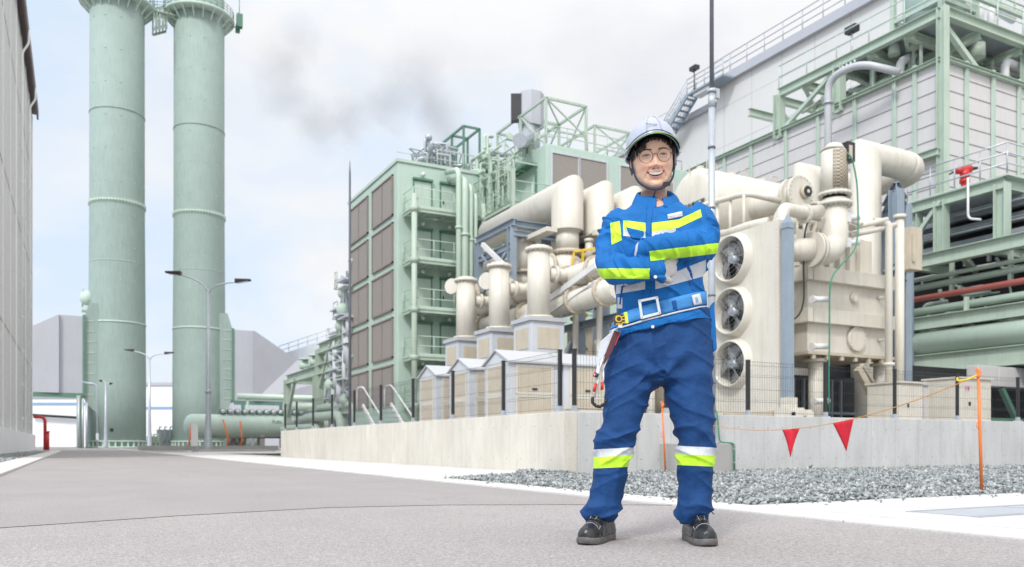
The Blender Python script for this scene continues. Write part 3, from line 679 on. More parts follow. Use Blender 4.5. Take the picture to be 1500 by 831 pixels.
# horizontal green tank
p = PD(279, 625, 71); tu, tv, tz = p.x, p.y, 2.05
t = thing('storage_tank', 'long pale green horizontal tank lying in front of the right chimney', 'tank', (tu, tv, 0))
MB().lathe([(.05, -.55), (.5, -.5), (.85, -.3), (1.02, 0), (1.04, .05), (1.04, 17), (.6, 17.5), (0.02, 17.6)], (tu, tv, tz), (1, 0, 0), n=32).build('shell', M_GREEN, t)
for k in range(4): MB().box(tu+1.2+k*4.5, tu+1.6+k*4.5, tv-.8, tv+.8, 0, 1.3).build('saddle', M_CONCF, t)
m = MB().box(tu+2.4, tu+10.6, tv-.25, tv+.25, 3.12, 3.2)
for k in range(12): m.cyl((tu+2.6+k*.62, tv-.4, 3.35), (tu+2.6+k*.62, tv+.4, 3.35), .24, n=10)
m.build('valve_row', M_DGREEN, t)
m = MB()
for k in range(12): m.sphere((tu+2.6+k*.62, tv-.5, 3.35), .18, 8, 6)
m.build('valve_cap', M_WHITEP, t)
text_obj('lettering', 'FUEL GAS KO DRUM', .42, (tu+8.6, tv-1.06, 2.45), (PI/2, 0, 0), M_INK, t)
text_obj('lettering', 'UNIT 7', .34, (tu+8.6, tv-1.07, 1.95), (PI/2, 0, 0), M_INK, t)
t = thing('pipe_run', 'pale green fat pipes running low behind the tank towards the racks', 'pipes', (tu+8, tv+6, 0))
m = MB()
for z_, vv, r_, ua, ub in ((4.1, 5, .45, 9, 24), (5.1, 7, .3, 5, 26)): m.cyl((tu+ua, tv+vv, z_), (tu+ub, tv+vv, z_), r_); m.cyl((tu+ua+1, tv+vv, 0), (tu+ua+1, tv+vv, z_), r_*.4); m.cyl((tu+ub-1, tv+vv, 0), (tu+ub-1, tv+vv, z_), r_*.4)
m.build('pipe', M_PALEG, t)
# small plant clutter near the stack feet
rng = random.Random(11)
for k, (px, D, w, h, mt, nm, lab, cat) in enumerate([
    (225, 112, 1.6, 1.6, M_GREEN2, 'valve_skid', 'green valve skid between the feet of the chimneys', 'skid'),
    (241, 118, 2.0, 2.6, M_GALV, 'cooling_unit', 'grey cooling unit between the feet of the chimneys', 'cooling unit'),
    (345, 74, 1.6, 1.6, M_CONCF, 'concrete_pier', 'square concrete pier under the horizontal tank', 'pier'),
    (364, 80, 1.6, 1.3, M_GREYBOX, 'electrical_cabinet', 'row of grey cabinets behind the concrete pier', 'cabinet')]):
    c = PD(px, 652, D); t = thing(nm, lab, cat, (c.x, c.y, 0))
    MB().box(c.x-w/2, c.x+w/2, c.y-w/2, c.y+w/2, 0.15, h).build('body', mt, t, bevel=.03)
    MB().box(c.x-w/2-.1, c.x+w/2+.1, c.y-w/2-.1, c.y+w/2+.1, 0, .149).build('base', M_CONCF, t)
    m = MB()
    for j in range(3): m.pipe([(c.x-w*.4+j*w*.35, c.y-w*.5, h*.3), (c.x-w*.4+j*w*.35, c.y-w*.8, h*.5), (c.x-w*.4+j*w*.35, c.y-w*.8, h*1.15), (c.x-w*.4+j*w*.35+.4, c.y, h*1.15)], .09, .2, 8)
    m.build('pipe', M_PALEG, t)
for k, (px, h, mt) in enumerate(((332, 2.6, M_ORANGE), (352, 2.4, M_ORANGE), (275, 2.2, M_ORANGE))):
    c = PD(px, 652, 70.5-k); o = MB().tube([(c.x, c.y, .1), (c.x+.15, c.y, .9), (c.x-.3+.3*k, c.y, h)], .07, 6).build('safety_pole', mt)
    tag(o, ['slanting orange pole left of the concrete pier', 'upright orange pole right of the concrete pier', 'orange pole at the left end of the horizontal tank'][k], 'pole', 'orange poles by the tank')
    bs = MB().cyl((c.x, c.y, 0), (c.x, c.y, .1), .2, .15).build('foot', M_RED, o)
# low kerb wall in front of tank
m = MB().box(3.95, 14, 66, 66.4, 0, .35); structure(m.build('kerb', M_CONCF))
# ================================================================ STREET LAMPS
def lamp(px, pyb, pyt, D, tips, label):
    c = PD(px, 652, D); z = lambda py: CH+(HZ-py)/F*D; b = V3((c.x, c.y, 0)); top = V3((c.x, c.y, z(pyt)))
    t = thing('street_lamp', label, 'street lamp', b, 'street lamps along the road')
    MB().tube([b+V3((0,0,.02)), b+V3((0,0,.3)), b+V3((0,0,3)), top], [.30, .24, .17, .09], 12).build('pole', M_GALV, t)
    MB().box(c.x-.35, c.x+.35, c.y-.35, c.y+.35, 0, .06).cyl(b+V3((0,0,z(574)-.1)) if D < 70 else b, b+V3((0,0,z(574)+.15)) if D < 70 else b+V3((0,0,.5)), .21).build('collar', M_GALV, t)
    for (tx, ty) in tips:
        tip = PD(tx, ty, D); d = tip-top; d.z = 0; l = d.length; e = d/l
        q = [top+V3((0,0,-.3)), top+e*l*.12+V3((0,0,(tip.z-top.z)*.35)), top+e*l*.45+V3((0,0,(tip.z-top.z)*.75)), tip-e*l*.30+V3((0, 0, -.1))]
        MB().pipe(q, .055, .8, 8).build('arm', M_GALV, t)
        hd = MB().prism([tip-e*l*.36+V3((0,0,-.18))+e.cross(V3((0,0,1)))*.2, tip+V3((0,0,-.02))+e.cross(V3((0,0,1)))*.12, tip+V3((0,0,.1))+e.cross(V3((0,0,1)))*.12, tip-e*l*.36+V3((0,0,.12))+e.cross(V3((0,0,1)))*.2], -e.cross(V3((0,0,1)))*.36)
        hd.build('lamp_head', M_BLACK, t, bevel=.04)
        MB().prism([tip-e*l*.3+V3((0,0,-.2))+e.cross(V3((0,0,1)))*.12, tip-e*.2+V3((0,0,-.08))+e.cross(V3((0,0,1)))*.1, tip-e*.2+V3((0,0,-.05))+e.cross(V3((0,0,1)))*.1, tip-e*l*.3+V3((0,0,-.15))+e.cross(V3((0,0,1)))*.12], -e.cross(V3((0,0,1)))*.22).build('lens', M_WHITEP, t)
lamp(305, 660, 424, 56, [(243, 400), (367, 411)], 'tall twin-armed street lamp in front of the right chimney')
lamp(219, 656, 524, 92, [(183, 513), (254, 517)], 'twin-armed street lamp standing between the two chimneys')
lamp(155, 654, 560, 100, [(146, 558), (164, 562)], 'small twin-armed lamp in front of the left chimney')
t = thing('utility_post', 'thin grey post with a bent top beside the left chimney', 'post', PG(142.5, 655.5))
c = PD(142.5, 652, 98); t.location = (c.x, c.y, 0)
MB().pipe([(c.x, c.y, 0), (c.x, c.y, 7.6), (c.x-1.6, c.y+.5, 7.9)], .09, .4, 8).build('pole', M_GALV, t)
MB().box(c.x-.15, c.x+.15, c.y-.2, c.y-.08, 1.0, 1.8).build('box', M_GREYBOX, t)
c = PD(285, 652, 44)
t = thing('sign_board', 'small blank white sign board on two thin posts beside the road', 'sign', (c.x, c.y, 0))
e = V3((CA, -SA, 0))
MB().bar(c*1+e*-.0+V3((0,0,-c.z+.35)), c+V3((0,0,-c.z+1.55)), .36, .04, up=(SA, CA, 0)).build('board', M_WHITEP, t)
m = MB()
for s_ in (-.1, .1): m.cyl(V3((c.x, c.y, 0))+e*s_+V3((.02,.04,0)), V3((c.x, c.y, 1.6))+e*s_+V3((.02,.04,0)), .025)
m.build('post', M_GALV, t)
c = PD(300, 652, 50); structure(MB().box(c.x-.4, c.x+4, c.y-1, c.y+3, 0, .12).build('lamp_island', M_CONCF))
# ================================================================ LOUVRED GREEN BUILDING
FZ = [13.9, 11.0, 8.2, 5.5, 2.8]
B = thing('louvred_building', 'pale green five storey plant building with ten brown louvre panels', 'building', (16.5, 45.5, 0))
MB().box(16.5, 24, 45.5, 55.2, 0.9, 16.9).build('wall', M_BGREEN, B, bevel=.04)
m = MB().box(16.42, 24.1, 45.42, 55.3, 16.901, 17.08); m.build('roof', M_GREEN, B)
for r_, zt in enumerate((16.35, 13.55, 10.75, 7.95, 5.15)):
    for (va, vb) in ((46.2, 50.0), (50.9, 54.8)):
        lv = MB().box(16.44, 16.52, va+.08, vb-.08, zt-2.32, zt-.08).build('louvre', M_LOUV, B)
        m = MB().box(16.38, 16.53, va, va+.08, zt-2.4, zt).box(16.38, 16.53, vb-.08, vb, zt-2.4, zt).box(16.38, 16.53, va, vb, zt-.079, zt).box(16.38, 16.53, va, vb, zt-2.4, zt-2.321)
        m.box(16.40, 16.439, (va+vb)/2-.03, (va+vb)/2+.03, zt-2.32, zt-.08); m.build('frame', M_LFRAME, lv)
for fz in FZ:
    for k, uu in enumerate((17.5, 19.2)):
        d = MB().box(uu, uu+1.05, 45.44, 45.497, fz+.02, fz+2.0).build('door', M_GREEN, B)
        MB().box(uu-.07, uu, 45.42, 45.49, fz, fz+2.08).box(uu+1.05, uu+1.12, 45.42, 45.49, fz, fz+2.08).box(uu-.1, uu+1.15, 45.3, 45.49, fz+2.081, fz+2.2).build('frame', M_DGREEN, d)
        MB().box(uu+.1, uu+.16, 45.38, 45.439, fz+.9, fz+1.1).build('handle', M_BLACK, d)
        MB().sphere((uu+.5, 45.3, fz+2.42), .14, 8, 6).build('wall_lamp', M_WHITEP, B)
for fz in FZ:
    pf = MB().box(16.75, 23.2, 43.75, 45.44, fz-.06, fz).ibeam((16.75, 43.8, fz-.16), (23.2, 43.8, fz-.16), .12, .2).ibeam((16.8, 43.8, fz-.16), (16.8, 45.4, fz-.16), .12, .2)
    for k in range(5): pf.bar((17.8+k*1.2, 43.8, fz-.14), (17.8+k*1.2, 45.4, fz-.14), .08, .14)
    pf = pf.build('platform', M_GREEN2, B)
    MB().rail([(16.8, 45.4, fz), (16.8, 43.8, fz), (23.1, 43.8, fz)], 1.1, 1.2, .024, (.55,)).box(16.79, 23.1, 43.78, 43.8, fz, fz+.12).build('railing', M_PALEG, pf)
m = MB()
for (uu, vv) in ((16.85, 43.75), (21.2, 43.75)):
    m.cyl((uu, vv, 0), (uu, vv, 14.6), .16); 
    for fz in FZ: m.cyl((uu, vv, fz-.3), (uu, vv, fz-.02), .2, .3)
m.build('column', M_GREEN2, B)
m = MB()
for k in range(6): m.ibeam((16.7, 46+k*1.8, 0), (16.7, 46+k*1.8, .89), .25)
for k in range(14): m.cyl((16.4+rnd.random(), 45.6+k*.7, .1), (16.4+rnd.random(), 45.6+k*.7+.3, .9), .12)
m.box(17.2, 23.5, 46, 55, 0, .89); m.build('base_frame', M_DGREEN, B)
# vertical pipes between the buildings
def pipes(label, lst, mat, n=10, name='pipe_riser', collars=True):
    f = lst[0][0][0]; t = thing(name, label, 'pipes', f)
    for pts_, r_ in lst:
        m = MB().pipe(pts_, r_, r_*3, n)
        if collars:
            a, b = V3(pts_[0]), V3(pts_[1]); k = max(1, int((b-a).length/2.7))
            for j in range(1, k): m.flange(a.lerp(b, j/k), b-a, r_*1.35, .12)
        m.build('pipe', mat, t)
    return t
lst = []
for k, (px, pyt, r_) in enumerate(((672, 248, .16), (681, 262, .22), (690, 272, .13), (697, 285, .11))):
    q = PV(px, pyt, 43.3); lst.append(([(q.x, q.y, 2.8), (q.x, q.y, q.z), (q.x+.1, q.y+2.0, q.z+.4)], r_))
pipes('four pale green vertical pipes at the right end of the platforms', lst, M_PALEG)
lst = []
for k, (px, pyt, r_) in enumerate(((706, 250, .14), (717, 262, .24), (728, 240, .14), (736, 252, .18), (746, 246, .12))):
    q = PV(px, pyt, 45.2); lst.append(([(q.x, q.y, 2.8), (q.x, q.y, q.z), (q.x-.4, q.y+1.5, q.z+.3)], r_))
pipes('five pale green pipes rising in the gap between the two green buildings', lst, M_PALEG)
# connecting platform
t = thing('service_platform', 'green steel walkway linking the two green buildings near their roofs', 'platform', (21.2, 40.1, 0))
for fz in FZ[:4]:
    m = MB().box(21.25, 23.25, 40.2, 43.6, fz-.05, fz+.01).ibeam((21.2, 40.1, fz-.16), (21.2, 43.7, fz-.16), .12, .24).ibeam((21.2, 40.1, fz-.16), (27, 40.1-.1, fz-.16), .12, .24)
    for k in range(6): m.bar((21.2, 40.5+k*.55, fz-.14), (23.3, 40.5+k*.55, fz-.14), .07, .12)
    m.build('deck', M_GREEN2, t)
    MB().rail([(21.22, 43.7, fz), (21.22, 40.1, fz), (23.6, 40.0, fz)], 1.1, 1.2, .024, (.55,)).build('railing', M_PALEG, t)
m = MB()
for vv in (40.1, 43.6): m.ibeam((21.2, vv, .7), (21.2, vv, 15.6 if vv < 41 else 14), .22)
m.build('column', M_GREEN2, t)
# infill wall (recessed) between
t = thing('connecting_block', 'recessed dark green plant block between the two green buildings', 'building', (20.5, 49, 0))
MB().box(20.6, 25, 45.9, 52, 0, 15.2).build('wall', M_GREEN, t)
m = MB()
rng = random.Random(4)
for k in range(26):
    uu = 20.8+rng.random()*3; zz = 3+rng.random()*11.5; m.pipe([(uu, 45.6, zz), (uu+rng.uniform(-.8, .8), 45.4, zz), (uu+rng.uniform(-.3, .3)+.6, 45.4, zz+rng.uniform(-1.5, 1.5))], rng.uniform(.05, .13), .2, 8)
m.build('pipe', M_PALEG, t)
# ---------------- second green building
B2 = thing('filter_house', 'pale green plant building with brown louvres high behind the cream ducts', 'building', (23.3, 40, 0))
MB().box(23.3, 33.5, 40, 51, 0, 17.35).build('wall', M_BGREEN, B2, bevel=.04)
for (ua, ub) in ((23.65, 25.35), (25.5, 27.3), (28.3, 30.1), (30.3, 32.2)):
    for zt in (16.85, 13.7):
        lv = MB().box(ua, ub, 39.95, 40.02, zt-2.7, zt).build('louvre', M_LOUV, B2)
        MB().box(ua-.09, ua, 39.9, 40.02, zt-2.79, zt+.09).box(ub, ub+.09, 39.9, 40.02, zt-2.79, zt+.09).box(ua-.001, ub+.001, 39.9, 40.02, zt+.001, zt+.09).box(ua-.001, ub+.001, 39.9, 40.02, zt-2.79, zt-2.701).build('frame', M_GREYBOX, lv)
d = MB().box(23.24, 23.296, 41.2, 42.3, 14.0, 16).build('door', M_GREEN, B2)
MB().box(23.2, 23.28, 41.05, 41.19, 14, 16.1).build('frame', M_DGREEN, d)
MB().bar((22.6, 41, 16.4), (22.6, 43.6, 16.4), .12).box(22.6, 23.29, 41, 43.6, 16.46, 16.52).build('canopy', M_DGREEN, B2)
# roof frames
def frame(name, label, u0_, u1_, v0_, v1_, z0, z1, w=.14, bays=2, mat=M_GREEN2, cat='steel frame', brace=True):
    t = thing(name, label, cat, (u0_, v0_, z0)); m = MB()
    for uu in (u0_, u1_):
        for j in range(bays+1):
            vv = v0_+(v1_-v0_)*j/bays; m.bar((uu, vv, z0), (uu, vv, z1), w)
    m.build('post', mat, t); m = MB()
    for uu in (u0_, u1_): m.bar((uu, v0_, z1), (uu, v1_, z1), w)
    for j in range(bays+1): vv = v0_+(v1_-v0_)*j/bays; m.bar((u0_, vv, z1-.01), (u1_, vv, z1-.01), w)
    m.build('top_beam', mat, t); m = MB()
    if brace:
        for j in range(bays):
            va = v0_+(v1_-v0_)*j/bays; vb = v0_+(v1_-v0_)*(j+1)/bays
            m.bar((u0_, va, z0), (u0_, vb, z1), w*.6); m.bar((u1_, vb, z0), (u1_, va, z1), w*.6); m.bar((u0_, va, z1), (u1_, vb, z1), w*.6)
        m.bar((u0_, v0_, z1), (u1_, v0_, z0+(z1-z0)*.35), w*.6); m.bar((u0_, v0_, z0+(z1-z0)*.35), (u1_, v0_, z0+(z1-z0)*.35), w*.6); m.build('brace', mat, t)
    return t
frame('roof_frame', 'tall green lattice frame on the roof around the exhaust pipe', 23.5, 26.2, 40.4, 46.5, 17.36, 20.1, .13, 2)
frame('roof_frame', 'lower green lattice frame on the roof to the right of the tall one', 27.2, 29.8, 41.0, 45.0, 17.36, 19.4, .12, 1)
frame('roof_frame', 'slim green frame with a valve near the roof edge left of the exhaust', 21.2, 22.3, 46.6, 50.2, 15.2, 20.2, .12, 2, M_DGREEN, brace=False)
c = PD(778, 200, 50)
t = thing('exhaust_stack', 'short grey exhaust stack with black side opening on the roof', 'exhaust', (c.x, c.y, 17.3))
zt = CH+(HZ-139)/F*50
MB().cyl((c.x, c.y, 17.36), (c.x, c.y, zt-1.6), .55, .55, 20).build('pipe', M_LAV, t)
m = MB(); P6 = [(c.x+.78*math.cos(a), c.y+.78*math.sin(a), zt-2.0) for a in [k*PI/4+.3 for k in range(8)]]; m.prism(P6, (0, 0, 2.0)); m.build('hood', M_LAV, t)
e = V3((-CA, SA, 0)); q = V3((c.x, c.y, zt-.85))+e*.85+V3((-SA, -CA, 0))*.18
MB().bar(q+V3((0,0,-.85)), q+V3((0,0,.75)), .5, .75, up=(CA, -SA, 0)).build('opening', M_BLACK, t)
MB().pipe([(c.x-2.4, c.y-3.0, 17.5), (c.x-1.6, c.y-1.8, 17.9), (c.x-.5, c.y-.6, 18.8), (c.x-.1, c.y, 20)], .4, 1.2, 16).build('feed_duct', M_GALV, t)
# clutter on roof: pipe trays from the near frame running left
t = thing('roof_pipe_rack', 'sloping rack of grey and green pipes on the roof left of the exhaust', 'pipe rack', (22, 44, 16))
m = MB(); m2 = MB()
for k in range(7):
    a = V3((21.6+k*.3, 47.5+k*.1, 15.6+.1*k)); b = V3((23.6+k*.25, 43.0, 17.5+.07*k)); (m if k % 2 else m2).pipe([a+V3((0,0,-1)), a, b, b+V3((1.2, 0, 0))], .09, .3, 8)
m.build('pipe', M_PALEG, t); m2.build('grey_pipe', M_GALV, t)
m = MB().pipe([(22.9, 47, 16.2), (22.9, 47, 18.9), (25.2, 46.4, 18.9), (25.2, 46.4, 17.4)], .16, .4, 8).pipe([(22.9, 47.6, 16.2), (22.9, 47.6, 18.4), (25.6, 47, 18.4), (25.6, 47, 17.4)], .16, .4, 8); m.build('grey_pipe', M_LAV, t)
m = MB(); rng = random.Random(9)
for k in range(84):
    uu = 18.6+rng.random()*4.2; vv = 46.0+rng.random()*4; z0 = 17.1 if uu < 20.6 else 15.3; hh = rng.uniform(.5, 2.4)
    m.pipe([(uu, vv, z0), (uu, vv, z0+hh), (uu+rng.uniform(-1, 1), vv+rng.uniform(-.6, .6), z0+hh), (uu+rng.uniform(-1, 1), vv+.5, z0+hh*.5)], rng.uniform(.04, .1), .15, 6)
    if k % 4 == 0: m.sphere((uu, vv, z0+hh), rng.uniform(.12, .26), 8, 6)
tt = thing('roof_piping', 'tangle of small green pipes and valves on the roof of the louvred building', 'pipes', (19.5, 47, 17)); m.build('pipe', M_GALV, tt)
m = MB().rail([(19.2, 46.0, 17.1), (22.6, 46.0, 17.1)], 1.1, .8, .03).rail([(19.2, 50, 17.1), (22.6, 50, 17.1)], 1.1, .8, .03); m.build('railing', M_GREEN2, tt)
m = MB().cyl((22.9, 46.6, 16.4), (22.9, 46.6, 17.7), .17, n=10); m.build('red_valve', M_RED, tt)
m = MB().cyl((21.8, 47.6, 16.8), (21.8, 47.6, 17.6), .25).cyl((21.8, 47.6, 17.6), (21.8, 47.6, 17.9), .12); m.build('valve', M_TEAL, tt)
# ================================================================ PIPE RACK LEFT OF THE LOUVRED BUILDING
t = thing('pipe_gantry', 'stepped green steel gantry left of the louvred building', 'gantry', (17, 62, 0))
m = MB(); Z = lambda py, q: CH+(HZ-py)/F*(q.x*SA+q.y*CA)
def gv(px, u=16.4): return PU(px, 652, u)
a = gv(421); b = gv(464); c_ = gv(468); d_ = gv(512)
za, zb = Z(557, a), Z(512, c_)
for (p_, zt) in ((a, za), (b, za), (c_, zb+.0)): m.ibeam((p_.x, p_.y, 0), (p_.x, p_.y, zt), .55); m.ibeam((p_.x+4, p_.y, 0), (p_.x+4, p_.y, zt), .5)
m.build('column', M_GREEN2, t); m = MB()
m.ibeam((a.x, a.y, za), (gv(495).x, gv(495).y, za), .5, .75); m.ibeam((c_.x, c_.y, zb), (d_.x, d_.y, zb), .5, .75); m.ibeam((a.x, a.y, za), (a.x+4, a.y, za), .5, .6); m.ibeam((c_.x, c_.y, zb), (c_.x+4, c_.y, zb), .5, .6)
m.ibeam((a.x+4, a.y, za), (a.x+4, d_.y, za), .4, .6); m.ibeam((c_.x+4, c_.y, zb), (c_.x+4, d_.y, zb), .4, .6); m.ibeam((b.x, b.y, 2.8), (d_.x, d_.y, 2.8), .4, .5)
m.build('beam', M_GREEN2, t); m = MB()
m.bar((a.x, a.y, za*.45), (a.x, a.y-3, za), .25); m.bar((c_.x, c_.y, zb*.6), (c_.x, c_.y-3, zb), .25)
for k in range(3): m.bar((c_.x, c_.y-1-k*2.5, 3), (c_.x, c_.y-3.5-k*2.5, za+.3), .16)
m.build('brace', M_GREEN2, t)
m = MB()
for k in range(5): q = gv(430+k*14); m.cyl((q.x+1, q.y, za+.4), (q.x+1, q.y, za+1.6), .25); m.cyl((q.x+1-.5, q.y, za+1.1), (q.x+1.5, q.y, za+1.1), .3); m.cyl((q.x+1, q.y, za+1.6), (q.x+1, q.y, za+1.75), .55)
m.build('valve', M_GREEN, t)
t = thing('process_tower', 'cluttered grey and green process tower squeezed behind the louvred building corner', 'tower', (17.5, 58, 0))
m = MB(); m2 = MB(); m3 = MB(); rng = random.Random(21)
for k in range(110):
    f = rng.random(); px = 484+f*28; pymin = 515-f*(135 if f > .5 else 60); py = rng.uniform(pymin, 600); q = PU(px, py, 16.3+rng.random()*.5)
    kind = k % 6
    if kind < 2: m.cyl(q, q+V3((0, 0, -rng.uniform(1, 3.5))), rng.uniform(.12, .32), n=10)
    elif kind < 4: m2.pipe([q, q+V3((0, rng.uniform(-2, 2), 0)), q+V3((rng.uniform(-.5, .5), 0, rng.uniform(-2, 2)))], .1, .2, 6)
    elif kind == 4: m3.sphere(q, rng.uniform(.25, .5), 8, 6)
    else: m.box(q.x-.5, q.x+.5, q.y-.9, q.y+.9, q.z-.1, q.z)
for k in range(7):
    q = PU(487+k*3.5, 600-0*k, 16.5); zt = CH+(HZ-(505-k*18))/F*(q.x*SA+q.y*CA); m2.bar((q.x, q.y, 0), (q.x, q.y, zt), .12)
m.build('vessel', M_GREYBOX, t); m2.build('pipe', M_GALV, t); m3.build('valve', M_GREEN, t)
m = MB()
for k in range(4): q = PU(500, 600, 17); m.box(16.2, 17.6, q.y-2.6+k*.6, q.y+1.4-k*.9, 5.2+k*2.1, 5.3+k*2.1); m.rail([(16.3, q.y+1.4-k*.9, 5.3+k*2.1), (16.3, q.y-2.6+k*.6, 5.3+k*2.1)], 1.1, 1, .04)
m.build('platform', M_GREEN2, t)
q = PU(478, 590, 15.5)
t = thing('low_pipes', 'fat pale green pipes bending low beneath the gantry', 'pipes', (14, 50, 0))
for (z_, vv, uu, r_) in ((2.5, 56, 15.2, .34), (1.7, 60, 14.6, .3), (3.2, 54, 15.6, .24)):
    MB().pipe([(uu+1.5, vv+14, z_), (uu+.5, vv+7, z_), (uu+1, vv, z_), (uu+1, vv, 0)], r_, 1.0, 14).build('pipe', M_PALEG, t)
# white stair near mast foot
t = thing('access_stair', 'white steel stair with curved handrails at the foot of the louvred building', 'stair', (10.5, 26, .72))
m = MB()
for dd in (0, .7):
    a = PU(556+dd*28, 608, 10.8); m.bar((10.8+dd, a.y, .75), (10.8+dd, a.y+2.2, 2.1), .08, .14); m.pipe([(10.8+dd, a.y-.3, .8), (10.8+dd, a.y-.3, 1.5), (10.8+dd, a.y+2.2, 2.9), (10.8+dd, a.y+3.0, 2.9), (10.8+dd, a.y+3.0, 1.9)], .035, .25, 8)
m.build('handrail', M_WHITEP, t)
m = MB()
for k in range(6): m.box(10.8, 11.5, a.y+.2+k*.34, a.y+.45+k*.34, .85+k*.22, .88+k*.22)
m.build('tread', M_GALV, t)
# ================================================================ GABLED CUBICLES
def cubicle(u0_, v0_, label, lu=1.22, lv=1.15, eave=2.16, apex=2.42):
    t = thing('cable_cubicle', label, 'cabinet', (u0_, v0_, .72), 'grey gabled cubicles behind the fence')
    MB().box(u0_, u0_+lu, v0_, v0_+lv, .80, eave).prism([(u0_, v0_, eave), (u0_, v0_+lv, eave), (u0_, v0_+lv*.5, apex)], (lu, 0, 0)).build('body', M_GREYBOX, t)
    m = MB().prism([(u0_-.05, v0_-.07, eave-.02), (u0_-.05, v0_+lv/2, apex+.02), (u0_-.05, v0_+lv/2, apex+.05), (u0_-.05, v0_-.07, eave+.02)], (lu+.1, 0, 0))
    m.prism([(u0_-.05, v0_+lv+.07, eave-.02), (u0_-.05, v0_+lv+.07, eave+.02), (u0_-.05, v0_+lv/2+.001, apex+.05), (u0_-.05, v0_+lv/2+.001, apex+.02)], (lu+.1, 0, 0)); m.build('roof', M_ROOFW, t)
    for (za, zb) in ((.9, 1.42), (1.54, 2.06)):
        p_ = MB().box(u0_-.018, u0_+.001, v0_+.2, v0_+lv-.2, za, zb).build('side_panel', M_CREAM2, t, bevel=.01)
        MB().box(u0_-.024, u0_-.002, v0_+.14, v0_+.2, za-.06, zb+.06).box(u0_-.024, u0_-.002, v0_+lv-.2, v0_+lv-.14, za-.06, zb+.06).box(u0_-.024, u0_-.002, v0_+.2, v0_+lv-.2, zb+.001, zb+.06).box(u0_-.024, u0_-.002, v0_+.2, v0_+lv-.2, za-.06, za-.001).build('frame', M_CREAM, p_)
        p_ = MB().box(u0_+.2, u0_+lu-.2, v0_-.018, v0_+.001, za, zb).build('front_panel', M_CREAM2, t, bevel=.01)
        MB().box(u0_+.15, u0_+.2, v0_-.024, v0_-.002, za-.05, zb+.05).box(u0_+lu-.2, u0_+lu-.15, v0_-.024, v0_-.002, za-.05, zb+.05).box(u0_+.2, u0_+lu-.2, v0_-.024, v0_-.002, zb+.001, zb+.05).box(u0_+.2, u0_+lu-.2, v0_-.024, v0_-.002, za-.06, za-.001).build('frame', M_CREAM, p_)
        MB().box(u0_+lu*.5-.06, u0_+lu*.5+.06, v0_-.04, v0_-.0181, za+.04, za+.08).build('handle', M_BLACK, t)
    MB().box(u0_-.03, u0_+lu+.03, v0_-.03, v0_+lv+.03, .72, .80).build('plinth', M_CONCF, t)
    return t
cubicle(8.0, 15.3, 'nearest grey cubicle with white gabled roof and cream panels behind the fence')
cubicle(9.34, 15.3, 'grey cubicle with white gabled roof just left of the man')
cubicle(8.0, 17.25, 'second grey gabled cubicle counted from the nearest one leftwards')
cubicle(8.0, 19.25, 'leftmost and farthest grey gabled cubicle behind the fence')
c = PV(880, 592, 14.2)
t = thing('low_cream_box', 'low cream box behind the fence just left of the man', 'box', (c.x, c.y, .72))
MB().box(c.x-.5, c.x+.4, c.y, c.y+.6, .74, 1.15).build('body', M_CREAM, t, bevel=.01); MB().box(c.x-.52, c.x+.42, c.y-.02, c.y+.62, 1.151, 1.18).build('lid', M_CREAM2, t)
# ================================================================ CABLE TERMINATION COLUMNS (3)
for k, (vv, lab) in enumerate(((24.0, 'leftmost and farthest cream cylinder with flanged cap on a grey pedestal'), (21.65, 'middle one of the three capped cream cylinders on grey pedestals'), (19.3, 'nearest and rightmost capped cream cylinder on a grey pedestal'))):
    t = thing('bushing_column', lab, 'bushing', (11, vv, .72), 'cream bushing columns in a row')
    MB().cyl((11, vv, 3.78), (11, vv, 5.62), .315, .30, 28).build('cylinder', M_CREAM, t)
    MB().flange((11, vv, 5.66), (0, 0, 1), .37, .08, 16).cyl((11, vv, 5.7), (11, vv, 5.76), .30, .26, 24).build('cap', M_CREAM, t)
    MB().flange((11, vv, 3.83), (0, 0, 1), .40, .06, 14).build('flange', M_CREAM, t)
    MB().box(10.5, 11.5, vv-.5, vv+.5, .75, 3.62).prism([(10.5, vv-.5, 3.621), (11.5, vv-.5, 3.621), (11.5, vv+.5, 3.621), (10.5, vv+.5, 3.621)], (0, 0, .05)).build('pedestal', M_GREYBOX, t, bevel=.01)
    m = MB()
    for (za, zb) in ((2.95, 3.5), (2.2, 2.8), (1.4, 2.05)): m.box(10.48, 10.499, vv-.34, vv+.34, za, zb).box(10.68, 11.32, vv-.52, vv-.501, za, zb)
    m.build('panel', M_CREAM2, t)
    MB().box(10.44, 11.56, vv-.56, vv+.56, 3.672, 3.78).build('top_plate', M_ROOFW, t)
